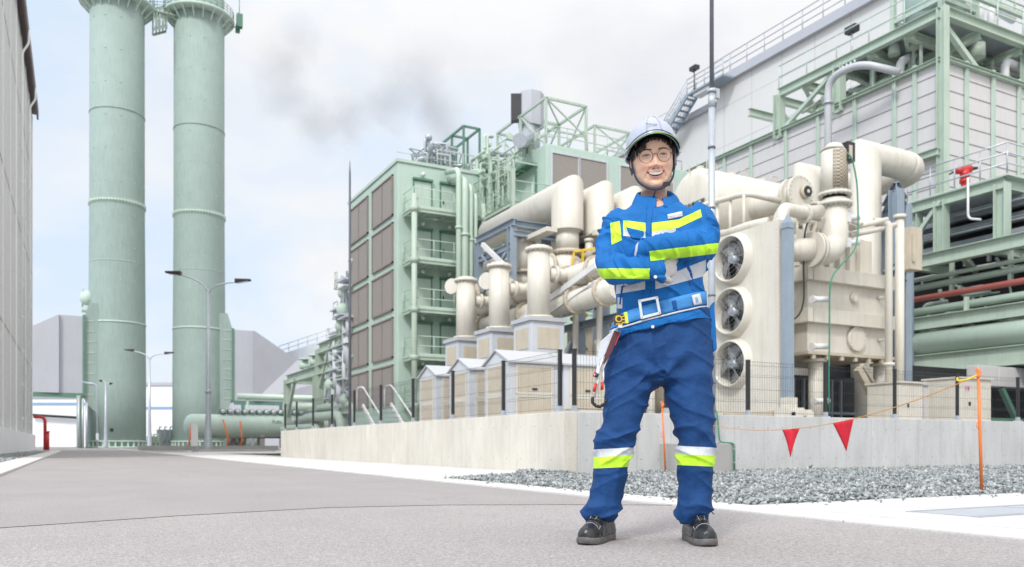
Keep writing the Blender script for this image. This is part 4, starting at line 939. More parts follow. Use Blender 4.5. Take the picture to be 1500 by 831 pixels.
# second row: cream vertical tubes with T joints
def vtube(label, px, py0, py1, u, r, extra=None, name='gas_duct'):
    a = PU(px, py0, u); b = PU(px, py1, u); t = thing(name, label, 'duct', (b.x, b.y, b.z))
    MB().cyl((a.x, a.y, b.z), a, r, r, 24).build('tube', M_CREAM, t)
    MB().flange((a.x, a.y, a.z), (0, 0, 1), r*1.12, .07, 14).flange((a.x, a.y, b.z), (0, 0, 1), r*1.15, .09, 14).build('flange', M_CREAM2, t)
    return t, V3((a.x, a.y, b.z)), a
for k, (px, y0, y1, lab) in enumerate(((717, 373, 408, 'short cream tube behind the middle capped cylinder'), (768, 350, 400, 'cream tube with flange behind the rightmost capped cylinder'))):
    t, lo, hi = vtube(lab, px, y0, y1, 13.2, .38)
    MB().cyl(lo, lo+V3((0,0,-.5)), .30, .30).sphere(lo+V3((0, 0, -.75)), .44).cyl(lo+V3((-2.2, -1.6, -.75)), lo+V3((0, 0, -.75)), .26).sphere(lo+V3((0, 0, -1.65)), .40).cyl(lo+V3((0,0,-1.6)), lo+V3((0,0,-.8)), .3).build('elbow', M_CREAM, t)
    MB().flange(lo+V3((-1.1, -.8, -.75)), (2.2, 1.6, 0), .36, .1, 14).flange(lo+V3((-.5, -.36, -.75)), (2.2, 1.6, 0), .36, .08, 14).build('joint', M_CREAM2, t)
# horizontals between columns
t = thing('gas_pipe_line', 'fat cream pipes with bolted flanges linking the cream columns', 'pipes', (12.3, 18, 4.5))
for (z_, uu, r_, v0_, v1_) in ((5.05, 12.1, .28, 17.6, 25.5), (4.35, 12.0, .30, 17.0, 25.0)):
    m = MB().cyl((uu, v0_, z_), (uu, v1_, z_), r_, r_, 20); m.build('pipe', M_CREAM, t); m = MB()
    for k in range(6): m.flange((uu, v0_+.6+k*1.4, z_), (0, 1, 0), r_*1.3, .09, 14)
    m.build('flange', M_CREAM2, t)
for vv in (19.3, 21.65, 24): MB().cyl((11.3, vv, 5.05), (12.1, vv, 5.05), .17, .17).flange((11.5, vv, 5.05), (1, 0, 0), .24, .08, 10).build('branch', M_CREAM, t)
c = PU(829, 398, 14); 
t = thing('valve_ball', 'cream spherical gas chamber under the big ducts', 'gas chamber', c)
MB().sphere(c+V3((0,0,.0)), .62, 20, 12).cyl(c, c+V3((0, 0, -.95)), .36, .30).cyl(c+V3((-.95, -.1, 0)), c+V3((.95, .1, 0)), .42).build('chamber', M_CREAM, t)
MB().flange(c+V3((-.75, -.08, 0)), (1, .1, 0), .52, .1, 16).flange(c+V3((.8, .08, 0)), (1, .1, 0), .52, .1, 16).flange(c+V3((0, 0, -.72)), (0, 0, 1), .42, .09, 14).flange(c+V3((0,0,.6)), (0,0,1), .5, .1, 16).build('flange', M_CREAM2, t)
# more clutter: instruments to the right of the chamber
t = thing('instrument_cluster', 'cream pipes, gauges and small valves beside the gas chamber', 'instruments', c+V3((1.1, 0, 0)))
m = MB(); e = V3((CA, -SA, 0)); bk = V3((-SA, -CA, 0))
for k in range(7):
    q = c+e*(.75+.11*k)+bk*.3+V3((0, 0, -.7+.22*(k % 4))); m.pipe([q, q+V3((0, 0, .5)), q+e*.25+V3((0,0,.5)), q+e*.25+V3((0,0,-.1))], .035, .08, 8); m.sphere(q+V3((0, 0, .2)), .085, 8, 6)
m.pipe([c+e*.6+V3((0,0,.5)), c+e*1.0+V3((0,0,.75)), c+e*1.35+V3((0,0,.6)), c+e*1.35+V3((0,0,-1.4))], .085, .25, 10)
m.cyl(c+e*.75+V3((0,0,.4)), c+e*.75+V3((0,0,.95)), .13); m.cyl(c+e*.75+V3((0,0,.95)), c+e*.75+V3((0,0,1.05)), .17)
m.build('pipe', M_CREAM, t)
m = MB().bar(c+e*.2+bk*.6+V3((0,0,.5)), c+e*.95+bk*.6+V3((0,0,.62)), .07).bar(c+e*.22+bk*.6+V3((0,0,.5)), c+e*.12+bk*.6+V3((0,0,-.15)), .07).bar(c+e*.5+bk*.6+V3((0,0,.55)), c+e*.48+bk*.6+V3((0,0,.1)), .07); m.build('yellow_bracket', M_YELLOW, t)
# ================================================================ BIG CREAM BUS DUCTS (3)
for k, (uu, zt, lab) in enumerate(((14.0, 8.98, 'leftmost big cream elbow duct descending beside the gas chamber'), (15.2, 8.98, 'middle big cream elbow duct behind the man'), (16.38, 8.98, 'rightmost big cream elbow duct partly hidden by the man'))):
    t = thing('elbow_duct', lab, 'duct', (uu, 22.7, 6.6), 'large cream elbow ducts')
    r_ = .52; v0_ = 22.7
    # mitred elbow: horizontal tube cut at 45 deg meeting vertical tube
    m = MB(); n_ = 32; ringA = []; ringB = []; ringC = []
    for j in range(n_):
        a = 2*PI*j/n_; cx_, cy_ = math.cos(a)*r_, math.sin(a)*r_
        ringA.append((uu+cx_, v0_+cy_, 7.3)); ringB.append((uu+cx_, v0_+cy_, zt-r_-cy_*-1)); ringC.append((uu+cx_, v0_+5.6, zt-r_+cy_))
    fs = [(j, (j+1) % n_, (j+1) % n_+n_, j+n_) for j in range(n_)]+[(j+n_, (j+1) % n_+n_, (j+1) % n_+2*n_, j+2*n_) for j in range(n_)]
    ringB = [(x, y, zt-r_-(y-v0_)*-1) for x, y, z_ in ringB]
    # outer side of the bend must be high at the near side
    ringB = [(x, y, zt-r_+(v0_-y)) for x, y, z_ in ringB]; ringC = [(x, y, 2*(zt-r_)-z_) for x, y, z_ in ringC]
    m.add(ringA+ringB+ringC, fs, True); m.f.append(tuple(range(2*n_, 3*n_))); m.sm.append(False); o = m.build('elbow', M_CREAM, t)
    MB().cyl((uu, v0_, 6.66), (uu, v0_, 7.32), r_*.72, r_*.72, 28).cyl((uu, v0_, 7.25), (uu, v0_, 7.36), r_*.72, r_*.98, 28).build('neck', M_CREAM, t)
    MB().flange((uu, v0_, 6.62), (0, 0, 1), r_*.84, .12, 18).cyl((uu, v0_, 5.9), (uu, v0_, 6.56), .34, .34).build('flange', M_CREAM2, t)
t = thing('duct_platform', 'cream steel shelf carrying the elbow ducts', 'platform', (14, 23, 7))
MB().box(14.6, 18.5, 22.0, 22.15, 7.12, 7.28).box(14.6, 18.5, 22.15, 25, 7.20, 7.24).box(14.0-1, 14.0-.62, 22.3, 25, 7.12, 7.26).build('shelf', M_CREAM, t)
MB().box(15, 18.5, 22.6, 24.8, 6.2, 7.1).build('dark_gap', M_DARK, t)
# blue-grey portal frame by the ducts
t = thing('portal_frame', 'blue grey steel portal frame under the left elbow duct', 'steel frame', (12.5, 23.7, .72))
m = MB()
for (uu, vv) in ((12.5, 23.7), (12.5, 26.2), (13.9, 23.9)): m.ibeam((uu, vv, .72), (uu, vv, 7.5), .24)
m.build('post', M_BLUEST, t); m = MB()
m.ibeam((12.5, 23.5, 7.62), (12.5, 26.4, 7.62), .2, .22); m.ibeam((12.5, 23.7, 7.62), (15.4, 23.7, 7.62), .2, .22); m.ibeam((12.5, 23.7, 6.9), (12.5, 26.2, 6.9), .16, .2); m.ibeam((12.5, 23.6, 7.28), (15.2, 23.6, 7.28), .14, .18)
m.build('beam', M_BLUEST, t); m = MB().bar((12.5, 26.2, 5.5), (12.5, 23.8, 6.9), .1).bar((12.45, 25.8, 7.0), (12.45, 24, 5.6), .08); m.build('brace', M_BLUEST, t)
a, b = PU(707, 358, 12.3), PU(746, 396, 12.3); MB().bar(a, b, .12, .14).build('strut', M_WHITEP, t)
# blue grey lower frame
t = thing('support_frame', 'blue grey steel support frame below the gas pipes left of the man', 'steel frame', (13, 20, .72))
m = MB()
for (uu, vv) in ((13, 21.7), (13, 20.4), (13, 19.2), (13, 18.2), (14.4, 21.5), (14.4, 19.0), (13, 26), (13, 24)): m.ibeam((uu, vv, .72), (uu, vv, 4.8), .26)
m.build('post', M_BLUEST, t); m = MB()
for z_ in (4.82, 3.9, 2.2): m.ibeam((13, 17.6, z_), (13, 26.3, z_), .2, .24 if z_ > 4 else .18)
m.ibeam((14.4, 17.6, 4.82), (14.4, 26, 4.82), .2, .24); m.ibeam((11.9, 22.8, 3.9), (13, 22.8, 3.9), .18, .2); m.build('beam', M_BLUEST, t)
MB().bar((13, 21.6, 2.2), (13, 20.5, 3.9), .1).bar((13, 19.2, 2.2), (13, 18.3, 3.9), .1).build('brace', M_BLUEST, t)
t = thing('lower_pipework', 'cream and yellow pipework standing inside the blue grey frame', 'pipes', (13.6, 20, .72))
m = MB(); rng = random.Random(3)
for k in range(9):
    vv = 17.8+k*.9; m.pipe([(13.6, vv, .8), (13.6, vv, rng.uniform(1.5, 4)), (14.2, vv+rng.uniform(-.5, .5), rng.uniform(2, 4))], rng.uniform(.06, .16), .3, 10)
for px in (843, 878): q = PU(px, 600, 12.6); m.cyl((q.x, q.y, .75), (q.x, q.y, 4.6), .085)
m.build('pipe', M_CREAM, t)
m = MB()
for (px, y0, y1) in ((848, 455, 490), (815, 448, 465), (893, 425, 445)): a_, b_ = PU(px, y0, 13.4), PU(px+3, y1, 13.4); m.cyl(a_, b_, .12).cyl(a_+V3((0, -.4, -.2)), a_+V3((0, .4, -.2)), .07).sphere(a_, .17, 8, 6)
m.build('valve', M_YELLOW, t)
MB().box(14.8, 16.4, 17.8, 24, .72, 4.3).build('switch_cubicle', M_CREAM2, t)
m = MB()
a = PU(604, 402+20, 12.2); m = MB().bar((11.7, 25.6, 3.3), (11.7, 17.6, 5.0), .05, .16)
t = thing('inclined_rail', 'pale inclined handrail bar crossing behind the capped cylinders', 'rail', (11.7, 21, 4)); m.build('bar', M_WHITEP, t)
MB().bar((11.7, 25.6, 2.9), (11.7, 17.6, 4.6), .04).build('lower_bar', M_WHITEP, t)

t = thing('roof_pipework', 'dense pale green pipes and handrails crowding the roof between the lattice frames', 'pipes', (22.5, 43, 17.4))
m = MB(); rng = random.Random(77)
for k in range(44):
    a = V3((rng.uniform(21.4, 24.6), rng.uniform(41, 48), rng.uniform(16.2, 18.6))); L_ = rng.uniform(.6, 2.4); dz = rng.choice((-1, 1))*rng.uniform(.3, 1.2)
    m.pipe([a, a+V3((0, L_, 0)), a+V3((0, L_, dz)), a+V3((rng.uniform(.3, 1), L_, dz))], rng.uniform(.035, .11), .15, 7)
    if k % 6 == 0: m.flange(a, (0, 1, 0), .2, .08)
m.build('pipe', M_PALEG, t)
m = MB().rail([(23.35, 46.4, 17.36), (23.35, 40.1, 17.36), (33, 40.1, 17.36)], 1.1, 1.3, .03).rail([(21.4, 40.4, 15.2), (21.4, 45.6, 15.2)], 1.1, 1.0, .03).rail([(20.4, 46, 17.1), (16.6, 46, 17.1)], .01, 3, .02); m.build('railing', M_GREEN2, t)
m = MB()
for k in range(5): m.bar((21.4, 41+k*1.2, 14.2), (21.4, 41+k*1.2, 16.6+.5*(k % 3)), .09); m.bar((21.4, 41+k*1.2, 16.4), (23.3, 41+k*1.2, 16.4), .08)
m.build('post', M_GREEN2, t)
# ================================================================ TRANSFORMER (right)
T = thing('transformer', 'large cream transformer tank with ribs and blind flanges above the grey wall', 'transformer', (17.5, 16, .72))
TZ0, TZ1 = 2.95, 5.3
MB().box(17.5, 20.75, 16, 19, TZ0, TZ1).box(17.62, 20.5, 16.35, 18.9, TZ1, 6.35).build('tank', M_CREAM, T, bevel=.02)
m = MB()
for (za, zb) in ((4.86, 5.24), (3.72, 4.1)):
    m.box(17.52, 21.0, 15.8, 15.998, za, zb).box(17.3, 17.498, 15.8, 18.9, za, zb)
m.build('rib', M_CREAM, T, bevel=.01)
m = MB().box(17.42, 20.9, 15.9, 19, TZ0-.08, TZ0-.001)
for k in range(6): m.box(17.6+k*.55, 17.72+k*.55, 15.92, 16.0, TZ0-.2, TZ0-.081)
m.build('bottom_plate', M_CREAM2, T)
for (px, py, r_) in ((1250, 437, .13), (1253, 497, .34), (1197, 460, .09)):
    q = PV(px, py, 15.98); MB().cyl((q.x, 15.999, q.z), (q.x, 15.90, q.z), r_, r_, 24).bolts((q.x, 15.9, q.z), (0, 1, 0), r_*.84, 16, .014, .02).build('blind_flange', M_CREAM, T)
m = MB()
for k in range(2): q = PV(1287, 437+k*62, 15.98); m.cyl((q.x, 16, q.z), (q.x, 15.85, q.z), .05); m.cyl((q.x-.03, 15.84, q.z), (q.x+.12, 15.84, q.z), .02)
m.build('drain_valve', M_CREAM, T)
for px in (1195, 1290): 
    q = PV(px, 585, 16.3); MB().cyl((q.x, 16.3, .74), (q.x, 16.3, TZ0-.1), .2, .2, 14).flange((q.x, 16.3, TZ0-.2), (0,0,1), .3, .08).flange((q.x, 16.3, .8), (0,0,1), .3, .1).build('leg', M_CREAM, T)
a, b = PV(1256, 540, 15.9), PV(1290, 602, 15.9); MB().bar(a, b, .16, .2).bar(PV(1262, 535, 15.9), PV(1278, 560, 16.1), .1).build('brace', M_CREAM2, T)
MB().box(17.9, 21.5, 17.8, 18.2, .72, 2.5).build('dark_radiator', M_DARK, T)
m = MB()
for k in range(8): m.box(18.0+k*.4, 18.05+k*.4, 17.7, 17.79, .8, 2.4)
m.box(17.9, 21.5, 17.68, 17.8, 1.35, 1.42); m.build('radiator_fin', M_BLUEST, T)
m = MB()
for k in range(5): m.box(17.0+k*.9, 17.6+k*.9, 15.4, 16.2, .72, .92)
m.box(16.4, 21.2, 16.3, 16.8, .72, 1.0); m.box(19.0, 19.25, 15.2, 15.4, .72, 1.0); m.build('skid', M_CREAM2, T)
# upper deck pipework
m = MB(); e = V3((1, 0, 0))
m.pipe([(17.3, 15.9, 4.9), (17.3, 15.9, 6.55), (19.3, 15.9, 6.55)], .07, .2, 10)
for (px0, py0, px1, py1, r_) in ((1245, 335, 1300, 322, .075), (1245, 345, 1312, 330, .08), (1240, 318, 1262, 330, .07)):
    a, b = PV(px0, py0, 15.4), PV(px1, py1, 15.0); m.cyl(a, b, r_)
a = PV(1302, 325, 15.0); m.pipe([PV(1280, 325, 15.2), a, V3((a.x, a.y, .74))], .1, .25, 12)
b = PV(1318, 318, 15.2); m.cyl((b.x, b.y, .74), (b.x, b.y, b.z+.05), .12); m.flange((b.x, b.y, b.z), (0,0,1), .17, .1); m.flange((a.x, a.y, 2.6), (0,0,1), .15, .08)
m.build('riser_pipe', M_CREAM, T)
m = MB(); rng = random.Random(8)
for k in range(16):
    px = 1158+k*4.5; py = 332-rng.random()*34; q = PV(px, py, 16.6+rng.random()*1.5); m.cyl(q, q+V3((0, 0, -.8)), rng.uniform(.05, .13)); m.flange(q, (0,0,1), rng.uniform(.1, .22), .06, 8)
for k in range(8): q = PV(1140+k*9, 335-rng.random()*26, 17); m.pipe([q, q+V3((.5, 0, .1)), q+V3((.5, .2, -.5))], .09, .15, 8)
m.box(17.0, 17.5, 16.9, 18.5, 6.36, 6.6); m.build('top_fitting', M_CREAM, T)
m = MB()
for k in range(7): m.box(17.3+.42*k, 17.45+.42*k, 16.2, 16.34, TZ1, 6.3)
m.build('stiffener', M_CREAM, T)
m = MB().box(20.85, 21.35, 15.35, 15.75, 5.4, 6.6).box(20.9, 21.0, 15.3, 15.34, 5.6, 6.4); m.build('frame_bracket', M_CREAM2, T)
# bushing turret with elbow
bq = V3((17.62, 15.2, 0))
t = thing('bushing_turret', 'upright cream turret with perforated hood and bolted elbow on the transformer', 'bushing', (17.62, 15.2, 5.5))
m = MB(); n_ = 28; r_ = .335; zb = 5.62; P_ = []
pts_ = [bq+V3((0, 0, 6.85)), bq+V3((0, 0, zb+.25))]
for k in range(1, 9): a = k/8*PI/2; pts_.append(bq+V3((-(1-math.cos(a))*.42, 0, zb+.25-math.sin(a)*.42)))
pts_.append(bq+V3((-.72, 0, zb-.17))); m.tube(pts_, r_, n_); m.build('elbow_tube', M_CREAM, t)
MB().flange(bq+V3((-.74, 0, zb-.17)), (1, 0, 0), .45, .1, 18).flange(bq+V3((-.86, 0, zb-.17)), (1, 0, 0), .45, .08, 0).cyl(bq+V3((-1.6, 0.5, zb-.17)), bq+V3((-.8, 0, zb-.17)), .3).build('side_flange', M_CREAM, t)
MB().flange(bq+V3((0, 0, 6.72)), (0, 0, 1), .44, .09, 20).flange(bq+V3((0, 0, 6.98)), (0, 0, 1), .42, .08, 18).build('flange', M_CREAM, t)
MB().cyl(bq+V3((0, 0, 6.76)), bq+V3((0, 0, 6.94)), .3).build('gasket', M_BLACK, t)
MB().cyl(bq+V3((-.03, 0, 7.02)), bq+V3((-.03, 0, 8.1)), .33, .33, 28).cyl(bq+V3((-.03, 0, 8.1)), bq+V3((-.0, 0, 8.28)), .33, .2, 28).build('hood', M_CREAM, t)
def perf():
    m = bpy.data.materials.new('perforated_sheet'); m.use_nodes = True; t_ = m.node_tree; b = t_.nodes['Principled BSDF']
    g = N(t_, 'ShaderNodeNewGeometry'); mp_ = N(t_, 'ShaderNodeMapping'); mp_.inputs['Scale'].default_value = (22, 22, 22); L(t_, g.outputs['Position'], mp_.inputs[0])
    v = N(t_, 'ShaderNodeTexChecker', i_Scale=1.0); L(t_, mp_.outputs[0], v.inputs['Vector']); v.inputs['Color1'].default_value = (.46, .40, .31, 1); v.inputs['Color2'].default_value = (.15, .13, .10, 1)
    L(t_, v.outputs[0], b.inputs['Base Color']); b.inputs['Roughness'].default_value = .6; return m
m = MB(); vs = []; fs = []; K = 14
for j in range(K+1):
    a = -PI*.80+j/K*PI*.55; vs += [bq+V3((-.03+math.cos(a)*.345, math.sin(a)*.345, 7.08)), bq+V3((-.03+math.cos(a)*.345, math.sin(a)*.345, 8.08))]
for j in range(K): fs.append((2*j, 2*j+2, 2*j+3, 2*j+1))
m.add(vs, fs, True); o = m.build('mesh_panel', perf(), t); so = o.modifiers.new('thick', 'SOLIDIFY'); so.thickness = .01
MB().box(bq.x+.06, bq.x+.34, bq.y-.36, bq.y-.05, 7.8, 8.3).build('opening', M_BLACK, t)
MB().box(bq.x+.10, bq.x+.22, bq.y-.38, bq.y-.365, 7.85, 8.2).build('shutter', M_CREAM2, t)
for zz in (6.35, 5.7): MB().cyl(bq+V3((.2, -.22, zz)), bq+V3((.55, -.3, zz+.03)), .075).box(bq.x+.1, bq.x+.2, bq.y-.36, bq.y-.2, zz-.14, zz+.1).build('clamp', M_WHITEP, t)
for zz in (3.9, 1.15+1.85-.15): pass
# hoses
t = thing('green_hose', 'thin green earthing cable hanging down the front of the transformer', 'cable', (17.8, 14.9, 1))
pp = [PV(x, y, 14.75) for x, y in ((1241, 224), (1248, 232), (1255, 262), (1257, 300), (1257, 345), (1252, 368), (1232, 388), (1218, 405), (1215, 430), (1215, 500), (1214, 560), (1215, 606))]
MB().pipe(pp, .02, .3, 8).build('hose', M_TEAL, t)
for (x, y) in ((1206, 439), (1206, 508), (1208, 588)): q = PV(x, y, 14.9); MB().cyl(q+V3((-.28, .1, 0)), q+V3((.15, 0, .02)), .075).cyl(q+V3((-.3, .1, 0)), q+V3((-.24, .1, 0)), .1).build('clamp', M_WHITEP, t)
t = thing('black_cable', 'thin black cable looping from the bushing turret down to the tank', 'cable', (17, 15, 4))
pp = [PV(x, y, 15.3) for x, y in ((1208, 298), (1190, 312), (1179, 335), (1177, 390), (1178, 440), (1172, 462), (1156, 472))]
MB().pipe(pp, .022, .25, 8).build('cable', M_RUBBER, t)
# ---- cooler with three fans
CU = 15.0; V0, V1 = 14.62, 17.6
t = thing('fan_cooler', 'tall cream cooler box with three round fans above the grey wall', 'cooler', (CU, V0, 1.2))
def ringplate():
    m = MB(); holes = [5.20, 3.85, 2.50]; vc = 16.13; hr = .55
    return holes, vc, hr
holes, vc, hr = ringplate()
MB().box(CU+.35, CU+.42, V0, V1, 1.25, 5.88).box(CU, CU+.35, V0, vc-.68, 1.25, 5.88).box(CU, CU+.35, vc+.68, V1, 1.25, 5.88).box(CU, CU+.35, vc-.68, vc+.68, 1.25, 1.825).box(CU, CU+.35, vc-.68, vc+.68, 5.876, 5.88).build('casing', M_CREAM, t)
m = MB()   # front plates round the shrouds (square with circular hole)
for hz in holes:
    n_ = 40; sq = []; ci = []
    for j in range(n_):
        a = 2*PI*j/n_+PI/4; c_, s_ = math.cos(a), math.sin(a); k = .68/max(abs(c_), abs(s_)); kz = .675/.68
        sq.append((CU-.001, vc+c_*k, hz+s_*k*kz)); ci.append((CU-.001, vc+c_*hr, hz+s_*hr))
    m.add(sq+ci, [(j, (j+1) % n_, (j+1) % n_+n_, j+n_) for j in range(n_)][::1])
m.build('face_plate', M_CREAM, t)
for hz in holes:
    m = MB(); n_ = 48
    prof = [(hr, .30), (hr, -.19), (hr+.02, -.215), (hr+.045, -.20), (hr+.07, -.10), (hr+.12, -.002)]
    vs = []; fs = []
    for (rr, xx) in prof:
        for j in range(n_): a = 2*PI*j/n_; vs.append((CU+xx, vc+math.cos(a)*rr, hz+math.sin(a)*rr))
    for i in range(len(prof)-1):
        for j in range(n_): fs.append((i*n_+j, i*n_+(j+1) % n_, (i+1)*n_+(j+1) % n_, (i+1)*n_+j))
    m.add(vs, fs, True); sh = m.build('fan_shroud', M_CREAM, t)
    MB().cyl((CU+.31, vc, hz), (CU+.34, vc, hz), hr-.002, n=32).build('shroud_back', M_DARK, sh)
    fan = MB()
    for b_ in range(4):
        a0 = b_*PI/2+.5+hz; vs = []; K = 7
        for i in range(K):
            f = i/(K-1); rr = .10+f*(hr-.14); w0, w1 = a0-.30-.18*f, a0+.32+.38*math.sin(f*PI*.8)
            for j in range(5):
                g_ = j/4; a = w0+(w1-w0)*g_; vs.append((CU-.02+.16*(g_-.5)+.02, vc+math.cos(a)*rr, hz+math.sin(a)*rr))
        fan.add(vs, [(i*5+j, i*5+j+1, (i+1)*5+j+1, (i+1)*5+j) for i in range(K-1) for j in range(4)], True)
    f_ = fan.build('fan_blades', paint('fan_blade_metal_%d' % int(hz), (0.20, 0.20, 0.195), .35, .15, 5, metal=.2), sh); so = f_.modifiers.new('t', 'SOLIDIFY'); so.thickness = .012
    MB().cyl((CU-.12, vc, hz), (CU+.25, vc, hz), .11, .13, 20).cyl((CU-.14, vc, hz), (CU-.12, vc, hz), .06, n=14).build('fan_hub', M_GALV, sh)
    g = MB()
    for rr in (.16, .27, .38, .48):
        g.tube([(CU-.185, vc+math.cos(a)*rr, hz+math.sin(a)*rr) for a in [2*PI*k/36 for k in range(37)]], .0028, 4)
    for k in range(8): a = PI*k/4; g.bar((CU-.185, vc, hz), (CU-.185, vc+math.cos(a)*hr, hz+math.sin(a)*hr), .006)
    g.build('fan_guard', M_GALV, sh)
m = MB()
for k in range(40): m.cyl((CU-.012, V0+.06, 1.4+k*.112), (CU+.0, V0+.06, 1.4+k*.112), .012, n=6)
m.cyl((CU+.2, V0-.0, 5.0), (CU+.2, V0-.02, 5.0), .02); m.build('rivet', M_CREAM2, t)
m = MB().box(CU-.1, CU+.35, V0+.1, V0+.5, .74, 1.24).box(CU-.1, CU+.35, V1-.9, V1-.3, .74, 1.24).box(CU-.05, CU+.42, V0+.05, V1, 1.12, 1.249); m.box(CU+.1, CU+.4, V0+.7, V0+1.1, .74, 1.12); m.build('foot', M_CREAM2, t, bevel=.01)
m = MB().box(CU-.45, CU-.1, V0+1.8, V0+2.3, .74, 1.3).box(CU+.35, CU+.55, V0-.6, V0-.2, .74, 1.2).box(CU+.0, CU+.2, V0-.6, V0-.2, .74, 1.2).box(CU+0, CU+.55, V0-.55, V0-.25, 1.1, 1.25).build('bracket', M_CREAM, t, bevel=.01)
# pipes on the cooler
m = MB()
m.pipe([(CU+.2, V1+.3, 5.9), (CU+.2, V1+.1, 7.0), (CU+.3, V0+1.4, 6.92), (CU+1.3, V0+1.2, 6.8)], .075, .25, 10)
m.pipe([(CU+.1, V1, 5.95), (CU+.1, V0+1.0, 5.98), (CU+.3, V0+.6, 6.0)], .11, .2, 12)
m.pipe([(CU+.5, V0+.35, 5.86), (CU+.5, V0+.35, 6.3), (CU+1.3, V0+.45, 6.3), (CU+2.1, V0+.6, 6.5)], .16, .3, 14)
for vv in (V1-.5, V1-1.0, V1-1.5): m.cyl((CU+.3, vv, 5.86), (CU+.3, vv, 7.0), .045)
m.build('header_pipe', M_CREAM, t)
m = MB().lathe([(.28, .0), (.26, .05), (.08, .4), (.07, .45)], (CU+.6, V1-.5, 6.2), (0, 0, -1), 16).flange((CU+1.4, V0+.47, 6.3), (1, .1, .1), .24, .08, 10).flange((CU+.5, V0+.35, 5.95), (0, 0, 1), .25, .08, 10)
for k in range(4): m.cyl((CU+.5+k*.28, V0+.8, 5.86), (CU+.5+k*.28, V0+.8, 6.05+.1*(k % 2)), .08)
m.build('fitting', M_CREAM, t)
# blue column
t = thing('blue_column', 'blue grey steel column with pointed top between the fans and the tank', 'column', (15.1, 14.4, 1.1))
m = MB().box(15.04, 15.25, 14.36, 14.56, 1.55, 5.75); q = [(15.04, 14.36, 5.751), (15.25, 14.36, 5.751), (15.25, 14.56, 5.751), (15.04, 14.56, 5.751)]
m.add(q+[(15.145, 14.46, 6.0)], [(0, 1, 4), (1, 2, 4), (2, 3, 4), (3, 0, 4)]); m.box(15.02, 15.27, 14.34, 14.58, 5.62, 5.66)
m.build('shaft', M_BLUEST, t); MB().prism([(15.02, 14.3, 1.549), (15.3, 14.3, 1.549), (15.3, 14.58, 1.549), (15.02, 14.58, 1.549)], (0, 0, -.25)).box(14.9, 15.42, 14.2, 14.66, .74, 1.3).build('base', M_CREAM, t)
# ---- conservator
t = thing('conservator_tank', 'horizontal cream oil tank with lettering on its round end behind the mast', 'tank', (16.9, 20, 7.85))
cz = 7.85; cr = 1.12
MB().lathe([(.02, -.16), (.4, -.15), (.85, -.09), (1.05, -.02), (1.12, .06), (1.12, 3.9), (1.05, 4.0), (.02, 4.1)], (16.9, 20, cz), (1, 0, 0), 48).build('shell', M_CREAM, t)
text_obj('lettering', '7号主所内変圧器', .21, (16.70, 20.0, cz-.10), (PI/2, 0, -PI/2), M_INK, t, .012)
text_obj('lettering', 'M.TR 7HTR', .23, (16.70, 20.0, cz-.42), (PI/2, 0, -PI/2), M_INK, t, .012)
m = MB()
for k in range(3): m.cyl((17.2+k*1.3, 20, cz+cr-.02), (17.2+k*1.3, 20, cz+cr+.12), .12); m.pipe([(17.5+k*1.3, 19.9, cz+cr-.05), (17.5+k*1.3, 19.9, cz+cr+.25), (17.8+k*1.3, 19.9, cz+cr+.25), (17.8+k*1.3, 19.9, cz+cr-.05)], .02, .08, 6)
for k in range(3): m.bar((16.75, 20-.8+k*.8, cz+.98-.1*abs(k-1)), (16.78, 20-.8+k*.8, cz+1.15+.05*(k == 1)), .03)
m.build('lug', M_CREAM2, t)
m = MB().box(17.4, 17.6, 19.3, 20.7, .74, cz-.85).box(20, 20.2, 19.3, 20.7, .74, cz-.85); m.build('saddle', M_CREAM, t)
t = thing('sight_drum', 'small cream drum with black round sight glass pointing at the viewer', 'drum', (18.6, 17.2, 7.75))
MB().cyl((18.5, 17.25, 7.7), (18.5, 20.2, 7.7), .36, .36, 28).build('shell', M_CREAM, t)
MB().flange((18.5, 17.5, 7.7), (0, 1, 0), .50, .1, 0).flange((18.5, 17.2, 7.7), (0, 1, 0), .50, .1, 22).build('flange', M_CREAM, t)
MB().cyl((18.62, 17.14, 7.72), (18.62, 17.02, 7.72), .19, .17, 24).build('glass_rim', M_CREAM2, t); MB().cyl((18.62, 17.02, 7.72), (18.62, 17.0, 7.72), .155, n=24).build('sight_glass', M_BLACK, t)
MB().cyl((18.62, 17.0, 7.72), (18.62, 16.985, 7.72), .05, n=16).build('pointer', M_CREAM, t)
m = MB().cyl((18.3, 17.6, 6.3), (18.3, 17.6, 7.4), .1).cyl((18.8, 17.3, 6.4), (18.8, 17.3, 7.3), .06).pipe([(17.7, 17.4, 6.4), (17.9, 17.4, 7.15), (18.5, 17.4, 7.15)], .13, .2, 10).box(17.9, 18.3, 16.9, 17.3, 6.7, 7.1); m.build('support_pipe', M_CREAM, t)
